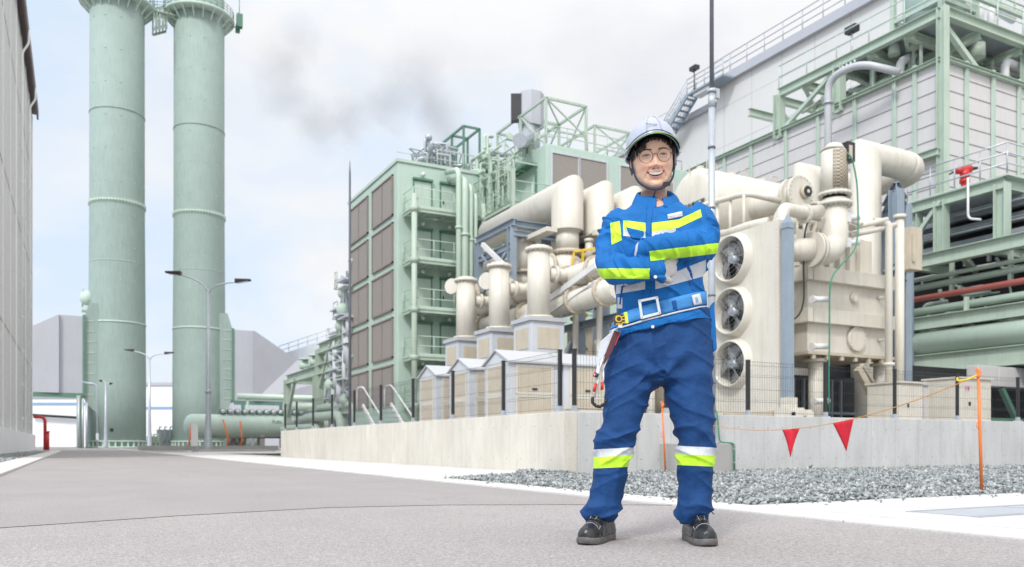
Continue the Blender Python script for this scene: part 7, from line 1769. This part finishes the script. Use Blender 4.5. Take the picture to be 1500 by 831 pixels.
for i_, v_ in enumerate(body.data.vertices):
    q = Hi @ v_.co; ax = abs(q.x); f = 0
    if q.y < -.02 and q.z > -.13: f = .75*G(ax-.042, .018)*G(q.z+.034, .016)+.55*G(q.x, .014)*G(q.z+.038, .012)+.35*G(ax-.03, .02)*G(q.z+.004, .010)+.5*G(ax-.021-.016*sm(-q.z, .038, .075), .003)*sm(-q.z, .036, .046)*(1-sm(-q.z, .075, .088))+.3*G(q.z+.089, .004)*G(q.x, .02)  # blush on cheeks, nose and eye area; smile and chin folds tinted too
    elif q.z < -.13: f = .35
    if ax > .074: f = .6
    ca.data[i_].color = (min(1, f),)*3+(1,)
HB = BVHTree.FromPolygons([HM.inverted() @ v.co for v in body.data.vertices], [p.vertices[:] for p in body.data.polygons])
def fs_(x, z, off=0.0):
    h = HB.ray_cast(V3((x, -.3, z)), V3((0, 1, 0))); y = h[0].y if h[0] else -.08; return V3((x, y-off, z))
def hb(m, name, mat, parent=None):
    m.v = [tuple(HM @ V3(v)) for v in m.v]; return m.build(name, mat, parent or body, world=False)
def fpatch(top, bot, x0, x1, off, nx=20, nz=6):
    m = MB(); vs = []
    for i in range(nx+1):
        x = x0+(x1-x0)*i/nx; zt, zb = top(x), bot(x)
        for j in range(nz+1): vs.append(fs_(x, zb+(zt-zb)*j/nz, off))
    m.add(vs, [(i*(nz+1)+j, (i+1)*(nz+1)+j, (i+1)*(nz+1)+j+1, i*(nz+1)+j+1) for i in range(nx) for j in range(nz)], True); return m
for sg in (-1, 1):
    cx_ = sg*.0315; hw = .0135
    top = lambda x: .0012+.0031*(1-((x-cx_)/hw)**2); bot = lambda x: .0010+.0008*(1-((x-cx_)/hw)**2)
    hb(fpatch(top, bot, cx_-hw, cx_+hw, .0006, 16, 4), 'eye', C_EYEW)
    ix = cx_+.001; hb(fpatch(lambda x: min(top(x), .0025+.0060*math.sqrt(max(0, 1-((x-ix)/.0045)**2))), lambda x: max(bot(x), .0025-.006*math.sqrt(max(0, 1-((x-ix)/.0045)**2))), ix-.0044, ix+.0044, .0011, 10, 4), 'iris', C_IRIS)
    m = MB().tube([fs_(cx_-hw*1.08+2.16*hw*k/12, .0016+.0046*(1-((k-6)/6.2)**2)+.0002, .0011) for k in range(13)], [.0006+.0013*math.sin(PI*k/12) for k in range(13)], 6); hb(m, 'eyelash', M_HAIR)
    m = MB().tube([fs_(cx_-hw+2*hw*k/10, .0008+.0006*(1-((k-5)/5)**2), .0004) for k in range(11)], .0006, 6); hb(m, 'lower_lid', C_LIP)
    m = MB().tube([fs_(cx_-hw+2*hw*k/10, .0052+.0050*(1-((k-5)/5.5)**2), .0001) for k in range(11)], .0005, 6); hb(m, 'eyelid_crease', paint('lid_crease', (.40, .20, .14), .6))
    m = MB(); rb = random.Random(5)
    for k in range(80):
        f = rb.random(); x = sg*(.012+.036*f); z = .0200+.0060*math.sin(f*PI*.80)-.004*f+rb.uniform(-.0020, .0020)*(1-.6*f)
        a, b = fs_(x, z, .0003), fs_(x+sg*.0055, z+.0022-.0034*f, .0010); m.tube([a, b], [.00055, .0002], 5)
    hb(m, 'eyebrow', M_HAIR)
MZ = -.0630
mt_ = lambda x: MZ+.0005+.0075*(x/.034)**2; mb_ = lambda x: MZ-.0142+.0214*(abs(x)/.034)**2.2
hb(fpatch(mt_, mb_, -.0325, .0325, .0005, 28, 8), 'mouth', C_MOUTH)
tb_ = lambda x: max(mb_(x)+.0012, MZ-.0078+.0080*(abs(x)/.025)**2.5)
tz = fpatch(lambda x: mt_(x)-.0002, tb_, -.0245, .0245, .0016, 32, 4); teeth = hb(tz, 'teeth', C_TEETH)
m = MB()
for x in (-.0205, -.0155, -.0095, -.0042+.004, .0095, .0155, .0205, -.0): m.tube([fs_(x, mt_(x)-.0006, .0020), fs_(x, tb_(x)+.0004, .0020)], .00028, 5)
hb(m, 'tooth_gap', paint('tooth_gap_tone', (.34, .27, .22), .5), teeth)
up = [fs_(x, mt_(x)+.0018-.0008*G(x, .004), .0004) for x in [-.034+.068*k/24 for k in range(25)]]; lo = [fs_(x, mb_(x)-.0020, .0004) for x in [-.033+.066*k/24 for k in range(25)]]
hb(MB().tube(up, [.0007+.0012*math.sin(PI*k/24)**.6 for k in range(25)], 8), 'upper_lip', C_LIP); hb(MB().tube(lo, [.0007+.0020*math.sin(PI*k/24)**.8 for k in range(25)], 8), 'lower_lip', C_LIP)
m = MB()
for sg in (-1, 1): m.sphere(fs_(sg*.0085, -.0475, -.0010), .0030, 8, 6, (1.25, 1, .6))
hb(m, 'nostril', C_MOUTH)
# hair: fringe and sideburns as tapered locks
rh = random.Random(12); m = MB()
for k in range(330):
    a = rh.uniform(-1.5, 1.5); x = .078*math.sin(a); 
    z0 = .066-.044*abs(math.sin(a))**3; y0 = -.072*math.cos(a)-.012
    if abs(a) < 1.15:
        ln = rh.uniform(.010, .028)*(1.35 if a < -.35 else .62); h = HB.ray_cast(V3((x*1.4, -.3, z0)), V3((-x*.6, .3, 0)).normalized())
        p0 = fs_(min(.068, max(-.068, x)), z0, .004); x1 = p0.x-.010*(1 if a > -.5 else -1)*rh.uniform(.2, 1.2); p1 = fs_(max(-.070, min(.070, (p0.x+x1)/2)), z0-ln*.5, .005); p2 = fs_(max(-.071, min(.071, x1)), z0-ln, .002)
        m.tube([p0, p1, p2], [.0015, .0011, .0003], 5)
for sg in (-1, 1):
    for k in range(70):
        y = rh.uniform(-.052, .06); z = .05; zl = rh.uniform(-.012, .012) if y < .0 else rh.uniform(-.05, -.02)
        X0 = .0775*(1-max(0, -y-.02)*3.2); m.tube([(sg*(X0+.002), y, z), (sg*(X0+.0035), y+.002, (z+zl)/2), (sg*(X0-.001+.001), y+.003, zl)], [.0028, .0024, .0006], 5)
for k in range(60):
    a = rh.uniform(-1.3, 1.3); m.tube([(.074*math.sin(a), .02+.080*math.cos(a), .04), (.070*math.sin(a), .02+.078*math.cos(a), -.02), (.060*math.sin(a), .015+.066*math.cos(a), -.065)], [.004, .004, .001], 5)
hb(m, 'hair', M_HAIR)
m = fpatch(lambda x: .105, lambda x: .060-.016*(abs(x)/.06)**2-(.010 if x < -.02 else 0), -.062, .062, .0025, 24, 8); hb(m, 'hairline', M_HAIR, bpy.data.objects['hair'])
# glasses
gl = MB(); GZ = -.0025; rim_m = paint('dark_glasses_rim', (.045, .03, .028), .3, .1, 10, metal=.4)
ys = min(fs_(sg*.034+dx, GZ+dz).y for sg in (-1, 1) for dx in (-.015, 0) for dz in (-.015, .015))-.0075
GY = lambda x: ys+.10*abs(x)*abs(x)/.05
for sg in (-1, 1): 
    c = sg*.0335; gl.tube([(c+.0245*math.cos(a), GY(c+.0245*math.cos(a)), GZ+.0228*math.sin(a)) for a in [2*PI*k/40 for k in range(41)]], .0009, 6)
    gl.tube([(sg*.0575, GY(.0575), GZ+.006), (sg*.066, ys+.012, GZ+.008), (sg*.0755, -.045, GZ+.008), (sg*.080, .01, GZ+.006)], .0011, 6)
gl.tube([(-.0100, GY(.010), GZ+.004), (-.005, ys-.001, GZ+.0075), (.005, ys-.001, GZ+.0075), (.0100, GY(.010), GZ+.004)], .0009, 6)
glasses = hb(gl, 'glasses', rim_m, MAN)
lm = bpy.data.materials.new('lens_glass'); lm.use_nodes = True; t_ = lm.node_tree; t_.nodes.clear()
tr = N(t_, 'ShaderNodeBsdfTransparent'); gs = N(t_, 'ShaderNodeBsdfGlossy', i_Roughness=.03); mx_ = N(t_, 'ShaderNodeMixShader', n0=.07); oo = N(t_, 'ShaderNodeOutputMaterial'); L(t_, tr.outputs[0], mx_.inputs[1]); L(t_, gs.outputs[0], mx_.inputs[2]); L(t_, mx_.outputs[0], oo.inputs[0])
for sg in (-1, 1):
    m = MB(); c = sg*.0335; vs = [(c, GY(c)-.0006, GZ)]+[(c+.024*math.cos(2*PI*k/32), GY(c+.024*math.cos(2*PI*k/32)), GZ+.0224*math.sin(2*PI*k/32)) for k in range(32)]
    m.add(vs, [(0, 1+k, 1+(k+1) % 32) for k in range(32)], True); hb(m, 'lens', lm, glasses)
# helmet
M_HELM = paint('helmet_shell', (.36, .38, .48), .25, .02, 4, coat=.4); M_VIS = paint('dark_green_visor', (.012, .035, .035), .2, .1, 8, coat=.5); M_VEDGE = paint('lime_visor_edge', (.30, .52, .14), .35)
TH = Matrix.Translation(V3((0, .010, .030))) @ Matrix.Rotation(R(-5), 4, 'X')
def rimz(a): c = math.cos(a); return .000+.046*max(0, c)**1.6
def hp(a, t, grow=0.0):   # a: 0 front; t 0 rim .. 1 crown
    rz = rimz(a); ph = math.asin(min(1, max(0, (rz-.012)/.118))) if rz > .012 else 0
    th = ph+(PI/2-ph)*t; ax, ay, az = .1000+grow, (.124 if math.cos(a) > 0 else .122)+grow, .120+grow
    x = ax*math.sin(a)*math.cos(th); y = -ay*math.cos(a)*math.cos(th); z = az*math.sin(th)
    if t == 0 or rz <= .012: z = min(z, rz) if t == 0 else z
    if abs(x) < .030 and z > .03: z += .0035*sm(.030-abs(x), 0, .006)*sm(z, .03, .08); 
    return TH @ V3((x, y, z))
def dome(grow, t0=0, K=72, Rr=22):
    m = MB(); vs = []
    for i in range(Rr+1):
        for k in range(K): vs.append(hp(2*PI*k/K, t0+(1-t0)*i/Rr, grow))
    m.add(vs, [(i*K+k, i*K+(k+1) % K, (i+1)*K+(k+1) % K, (i+1)*K+k) for i in range(Rr) for k in range(K)], True); return m
helmet = hb(dome(0), 'helmet', M_HELM, MAN); so = helmet.modifiers.new('t', 'SOLIDIFY'); so.thickness = .003; so.offset = -1
hb(dome(-.006), 'helmet_liner', M_VIS, helmet)
m = MB().tube([hp(2*PI*k/72, 0, .0015) for k in range(73)], .0028, 8); hb(m, 'rim_edge', M_HELM, helmet)
m = MB()   # lower skirt at the sides and back
K = 60; vs = []
for k in range(K+1):
    a = PI*.30+k/K*PI*1.40; p_ = TH.inverted() @ hp(a, 0, .0); s_ = sm(math.sin((a-PI*.30)/(PI*1.40)*PI), 0, .35)
    vs += [TH @ p_, TH @ (p_+V3((p_.x*.03, p_.y*.03, -.022*s_)))]
m.add(vs, [(2*k, 2*k+1, 2*k+3, 2*k+2) for k in range(K)], True); o = hb(m, 'skirt', M_HELM, helmet); so = o.modifiers.new('t', 'SOLIDIFY'); so.thickness = .003
# visor
vs = []; ed = []; K = 48; J = 6
for k in range(K+1):
    a = -1.42+2.84*k/K; base_ = TH.inverted() @ hp(a, 0, -.002); ex = .042*math.cos(a*1.08)**1.0 if abs(a) < 1.45 else 0; d = V3((math.sin(a)*.75, -math.cos(a), 0))
    for j in range(J+1):
        f = j/J; q = base_+d*ex*f+V3((0, 0, -.004*f*f-.006*f+.0*abs(a))); vs.append(TH @ q)
    ed.append(vs[-1])
m = MB(); m.add(vs, [(k*(J+1)+j, (k+1)*(J+1)+j, (k+1)*(J+1)+j+1, k*(J+1)+j+1) for k in range(K) for j in range(J)], True)
vis = hb(m, 'visor', M_VIS, helmet); so = vis.modifiers.new('t', 'SOLIDIFY'); so.thickness = .0025
hb(MB().tube(ed, .0015, 8), 'visor_edge', M_VEDGE, vis)
m = MB().tube([TH @ ((TH.inverted() @ hp(-1.3+2.6*k/40, 0, .003))+V3((0, -.002, .009))) for k in range(41)], .0016, 8); hb(m, 'brim_band', C_STRAP, helmet)
m = MB()
for sg in (-1, 1): m.tube([hp(sg*.30, .10+.8*k/14, .0012) for k in range(15)], .0012, 6)
hb(m, 'crown_ridge', M_HELM, helmet)
p_ = hp(-.10, .22, .0055); o = text_obj('lettering', 'Denryo', .015, HM @ p_, (PI/2-.68, .07, 0), M_INK, helmet, .0004, world=False)
# chin strap
def strap(pts_, w, name='chin_strap', mat=C_STRAP, th_=.002):
    P_ = [V3(p) for p in pts_]; q = []
    for i in range(len(P_)-1):
        for k in range(5):
            t = k/5; p0, p1, p2, p3 = P_[max(i-1, 0)], P_[i], P_[i+1], P_[min(i+2, len(P_)-1)]; q.append(.5*((2*p1)+(p2-p0)*t+(2*p0-5*p1+4*p2-p3)*t*t+(3*p1-p0-3*p2+p3)*t**3))
    q.append(P_[-1]); m = MB(); vs = []
    for i, p in enumerate(q):
        T_ = (q[min(i+1, len(q)-1)]-q[max(i-1, 0)]).normalized(); n__ = V3((p.x, p.y-.02, p.z*.2+.01)); n__ = (n__-T_*n__.dot(T_)).normalized(); s_ = T_.cross(n__); vs += [p+s_*w/2, p-s_*w/2]
    m.add(vs, [(2*i, 2*i+1, 2*i+3, 2*i+2) for i in range(len(q)-1)], True); o = hb(m, name, mat, helmet); so = o.modifiers.new('t', 'SOLIDIFY'); so.thickness = th_; so.offset = 0; return o
for sg in (-1, 1):
    strap([(sg*.086, -.004, .035), (sg*.0815, -.018, -.005), (sg*.0765, -.032, -.042), (sg*.066, -.050, -.080), (sg*.044, -.072, -.106), (sg*.020, -.084, -.119), (0, -.086, -.1225)], .008 if sg < 0 else .0085)
    strap([(sg*.086, .03, .02), (sg*.086, .010, -.025), (sg*.078, -.022, -.046)], .008)
strap([(.088, -.010, .045), (.086, -.012, .01), (.082, -.020, -.030)], .020, 'side_guard', paint('blue_grey_plastic', (.12, .16, .22), .4), .004)
m = MB().box(.026, .052, -.092, -.080, -.112, -.098); m.v = [tuple(Matrix.Translation(V3((.0, .012, 0))) @ V3(v)) for v in m.v]; hb(m, 'strap_buckle', M_BLACK, helmet)
strap([(-.002, -.087, -.123), (-.008, -.084, -.135), (-.012, -.070, -.150), (-.008, -.062, -.158)], .006, 'strap_tail')
# ---------------------------------------------------------------- tools hanging from the belt
def local_thing(name, label, cat, base):
    w = MBASE+Matrix.Rotation(-YAW, 4, 'Z') @ V3(base); t = thing(name, label, cat, w, rz=-YAW); return t, V3(base)
def lb(m, name, mat, t, base, **k): m.v = [tuple(V3(v)-base) for v in m.v]; return m.build(name, mat, t, world=False, **k)
c = P(907, 469, -.14); t, b0 = local_thing('tape_measure', 'black and yellow tape measure clipped on the belt at the hip of the man', 'tape measure', c)
m = MB(); pr = [(-.020, -.020), (.018, -.020), (.018, .016), (.010, .022), (-.012, .022), (-.022, .010)]
m.prism([c+V3((x, -.018, z)) for x, z in pr], (0, .036, 0)); lb(m, 'case', M_BLACK, t, b0, bevel=.004)
m = MB().cyl(c+V3((-.004, -.019, .001)), c+V3((-.004, -.024, .001)), .0155, .013, 24); lb(m, 'yellow_disc', M_YELLOW, t, b0)
m = MB().cyl(c+V3((-.004, -.0241, .001)), c+V3((-.004, -.0255, .001)), .009, .008, 20); lb(m, 'centre_disc', M_BLACK, t, b0)
m = MB()
for k in range(3): m.bar(c+V3((.008, -.020, -.014+k*.012)), c+V3((.020, -.020, -.012+k*.012)), .004, .004)
m.box(c.x-.016, c.x+.012, c.y-.021, c.y-.018, c.z-.021, c.z-.017); lb(m, 'yellow_grip', M_YELLOW, t, b0)
m = MB().bar(P(916, 458, -.15), P(918, 474, -.15), .012, .02); lb(m, 'yellow_tab', paint('lime_tab', (.62, .72, .04), .5), t, b0)
m = MB().box(c.x-.006, c.x+.010, c.y-.02, c.y+.01, c.z-.034, c.z-.022); lb(m, 'tape_hook', M_METAL, t, b0)
b = P(890, 500, -.10); t, b0 = local_thing('safety_hook', 'safety lanyard with grey shock pack, metal snap hook and black cord hanging at the hip', 'lanyard', b)
def qp(*l): return [P(x, y, -.10+d) for x, y, d in l]
m = MB(); m.prism(qp((903, 480, 0), (880, 500, 0), (874, 535, 0), (880, 540, 0), (886, 520, 0), (906, 486, 0)), (0, .018, 0)); lb(m, 'grey_strap', C_SILV, t, b0, bevel=.003)
m = MB(); m.prism(qp((900, 484, -.004), (908, 487, -.004), (897, 515, -.004), (889, 528, -.004), (884, 534, -.004), (889, 512, -.004)), (0, .02, 0)); lb(m, 'dark_strap', paint('maroon_webbing', (.10, .03, .035), .7), t, b0, bevel=.002)
m = MB(); m.bar(P(909, 486, -.125), P(901, 506, -.12), .006, .003); lb(m, 'red_edge', M_RED, t, b0)
m = MB().prism(qp((900, 506, .002), (903, 498, .002), (884, 542, .002), (878, 541, .002), (882, 527, .002)), (0, .012, 0)); lb(m, 'pale_strap', C_GLOVE, t, b0, bevel=.002)
m = MB().tube([P(877, 533, -.11), P(875, 548, -.11), P(873, 556, -.11)], .007, 8).cyl(P(878, 548, -.115), P(870, 550, -.115), .004).tube([P(885, 520, -.112), P(878, 540, -.112), P(876, 560, -.11), P(870, 583, -.11)], .0045, 8)
m.tube([P(884, 541, -.10), P(884, 556, -.10), P(880, 572, -.10)], .004, 8); lb(m, 'hook_body', M_METAL, t, b0)
m = MB().tube([P(873, 562, -.112), P(870, 574, -.112)], .0065, 10).tube([P(882, 560, -.102), P(882, 571, -.102)], .0065, 10).tube([P(872, 545, -.112), P(870, 552, -.112)], .005, 8); lb(m, 'red_sleeve', M_RED, t, b0)
m = MB().tube([P(872, 549, -.118), P(876, 551, -.118)], .009, 10); lb(m, 'pivot', M_BLACK, t, b0)
m = MB(); cp = [P(868, 584, -.11), P(868, 590, -.11), P(873, 595, -.11), P(879, 596, -.11), P(885, 592, -.10), P(890, 584, -.09)]; m.pipe(cp, .0045, .01, 8)
for k in range(5):
    q = cp[k].lerp(cp[k+1], .5); m.sphere(q, .0075, 8, 6); m.sphere(cp[k], .007, 8, 6)
lb(m, 'black_cord', M_RUBBER, t, b0)
# ================================================================ STEAM
def steam(name, label, blobs, D, dens=0.10):
    cs = [(PD(x, y, D), r*D/F) for x, y, r in blobs]
    lo = V3([min(c[i]-r*1.0 for c, r in cs) for i in range(3)]); hi = V3([max(c[i]+r*1.0 for c, r in cs) for i in range(3)])
    mid = (lo+hi)/2; m = MB()
    m.box(lo.x, hi.x, lo.y, hi.y, lo.z, hi.z)
    mat = bpy.data.materials.new(name); mat.use_nodes = True; t = mat.node_tree; t.nodes.clear()
    g = N(t, 'ShaderNodeNewGeometry'); pos = g.outputs['Position']
    wn = N(t, 'ShaderNodeTexNoise', i_Scale=.16, i_Detail=3.0); L(t, pos, wn.inputs['Vector'])
    off = N(t, 'ShaderNodeVectorMath', operation='MULTIPLY_ADD'); L(t, wn.outputs['Color'], off.inputs[0]); off.inputs[1].default_value = (5, 5, 5); off.inputs[2].default_value = (-2.5, -2.5, -2.5)
    p2 = N(t, 'ShaderNodeVectorMath', operation='ADD'); L(t, pos, p2.inputs[0]); L(t, off.outputs[0], p2.inputs[1])
    tot = None
    for c, r in cs:
        d = N(t, 'ShaderNodeVectorMath', operation='DISTANCE'); L(t, p2.outputs[0], d.inputs[0]); d.inputs[1].default_value = tuple(c)
        f = mth(t, 'MAXIMUM', mth(t, 'SUBTRACT', 1.0, mth(t, 'DIVIDE', d.outputs['Value'], r*.95)), 0.0)
        tot = f if tot is None else mth(t, 'MAXIMUM', tot, f)
    n = N(t, 'ShaderNodeTexNoise', i_Scale=.30, i_Detail=5.0, i_Roughness=.6); L(t, p2.outputs[0], n.inputs['Vector'])
    de = mth(t, 'MULTIPLY', mth(t, 'MAXIMUM', mth(t, 'SUBTRACT', mth(t, 'ADD', mth(t, 'MULTIPLY', tot, .75), n.outputs[0]), .62), 0.0), dens*4)
    v = N(t, 'ShaderNodeVolumePrincipled'); v.inputs['Color'].default_value = (.80, .80, .83, 1); v.inputs['Anisotropy'].default_value = 0.2
    L(t, mth(t, 'MULTIPLY', de, mth(t, 'GREATER_THAN', tot, 0.001)), v.inputs['Density']); o = N(t, 'ShaderNodeOutputMaterial'); L(t, v.outputs[0], o.inputs['Volume'])
    ob = m.build(name, mat); tag(ob, label, 'steam', kind='stuff'); return ob
steam('steam_plume', 'ragged grey steam plume drifting left in the sky above the louvred building', [(705, 246, 34), (680, 230, 42), (655, 195, 52), (640, 150, 66), (615, 118, 66), (570, 145, 66), (515, 170, 62), (465, 175, 62), (415, 140, 62), (405, 95, 58), (430, 60, 50)], 95, .062)
sc.cycles.volume_step_rate = 1.0; sc.cycles.volume_max_steps = 128

# ================================================================ repeated members become parts of their own
def split_pieces(o, cap=100):
    me = o.data; n = len(me.vertices)
    if n == 0 or n > 60000: return
    par = np.arange(n)
    def find(a):
        while par[a] != a: par[a] = par[par[a]]; a = par[a]
        return a
    for e in me.edges:
        a, b = find(e.vertices[0]), find(e.vertices[1])
        if a != b: par[a] = b
    root = np.array([find(i) for i in range(n)]); ids, inv = np.unique(root, return_inverse=True)
    if len(ids) < 2 or len(ids) > 400: return
    co = np.empty(n*3); me.vertices.foreach_get('co', co); co = co.reshape(-1, 3)
    lo = np.array([co[inv == k].min(0) for k in range(len(ids))])-.012; hi = np.array([co[inv == k].max(0) for k in range(len(ids))])+.012
    g = list(range(len(ids)))
    def gf(a):
        while g[a] != a: a = g[a]
        return a
    for i in range(len(ids)):
        ov = np.nonzero(np.all(lo[i] <= hi, axis=1) & np.all(hi[i] >= lo, axis=1))[0]
        for j in ov:
            a, b = gf(i), gf(int(j))
            if a != b: g[a] = b
    gr = np.array([gf(k) for k in range(len(ids))]); gs = np.unique(gr)
    if len(gs) < 2 or len(gs) > cap: return
    vg = gr[inv]; kids = children(o)
    for q, gid in enumerate(gs):
        vid = np.nonzero(vg == gid)[0]; mp_ = {int(v): k for k, v in enumerate(vid)}
        fs = [(p.vertices[:], p.use_smooth) for p in me.polygons if int(p.vertices[0]) in mp_]
        m2 = bpy.data.meshes.new(me.name); m2.from_pydata([co[v] for v in vid], [], [tuple(mp_[v] for v in f) for f, _ in fs]); m2.polygons.foreach_set('use_smooth', [b for _, b in fs])
        for mt in me.materials: m2.materials.append(mt)
        if q == 0: first = m2
        else:
            c = o.copy(); c.data = m2; COL.objects.link(c)
    o.data = first
SPLIT = ('rivet', 'collar', 'silver_tape', 'column', 'post', 'leg', 'foot', 'ladder_cage', 'mullion', 'panel', 'rib', 'pipe', 'grey_pipe', 'white_pipe', 'branch_pipe', 'small_pipe', 'green_pipe', 'roof_pipe', 'riser_pipe', 'platform', 'valve', 'valve_cap', 'clamp', 'bracket', 'cable_tray',
         'side_flange', 'flange', 'joint', 'lug', 'handrail', 'box', 'drain_valve', 'hanger', 'brace', 'beam', 'top_fitting', 'fitting', 'screen', 'skid', 'yellow_bracket', 'window', 'camera', 'vessel', 'support_frame', 'shelf', 'header_pipe', 'clip', 'hook_body', 'red_sleeve', 'strut', 'stiffener_plate', 'stiffener', 'support_pipe', 'saddle')
for o in list(bpy.data.objects):
    if o.type == 'MESH' and o.parent is not None and o.name.split('.')[0] in SPLIT and not children(o): split_pieces(o)
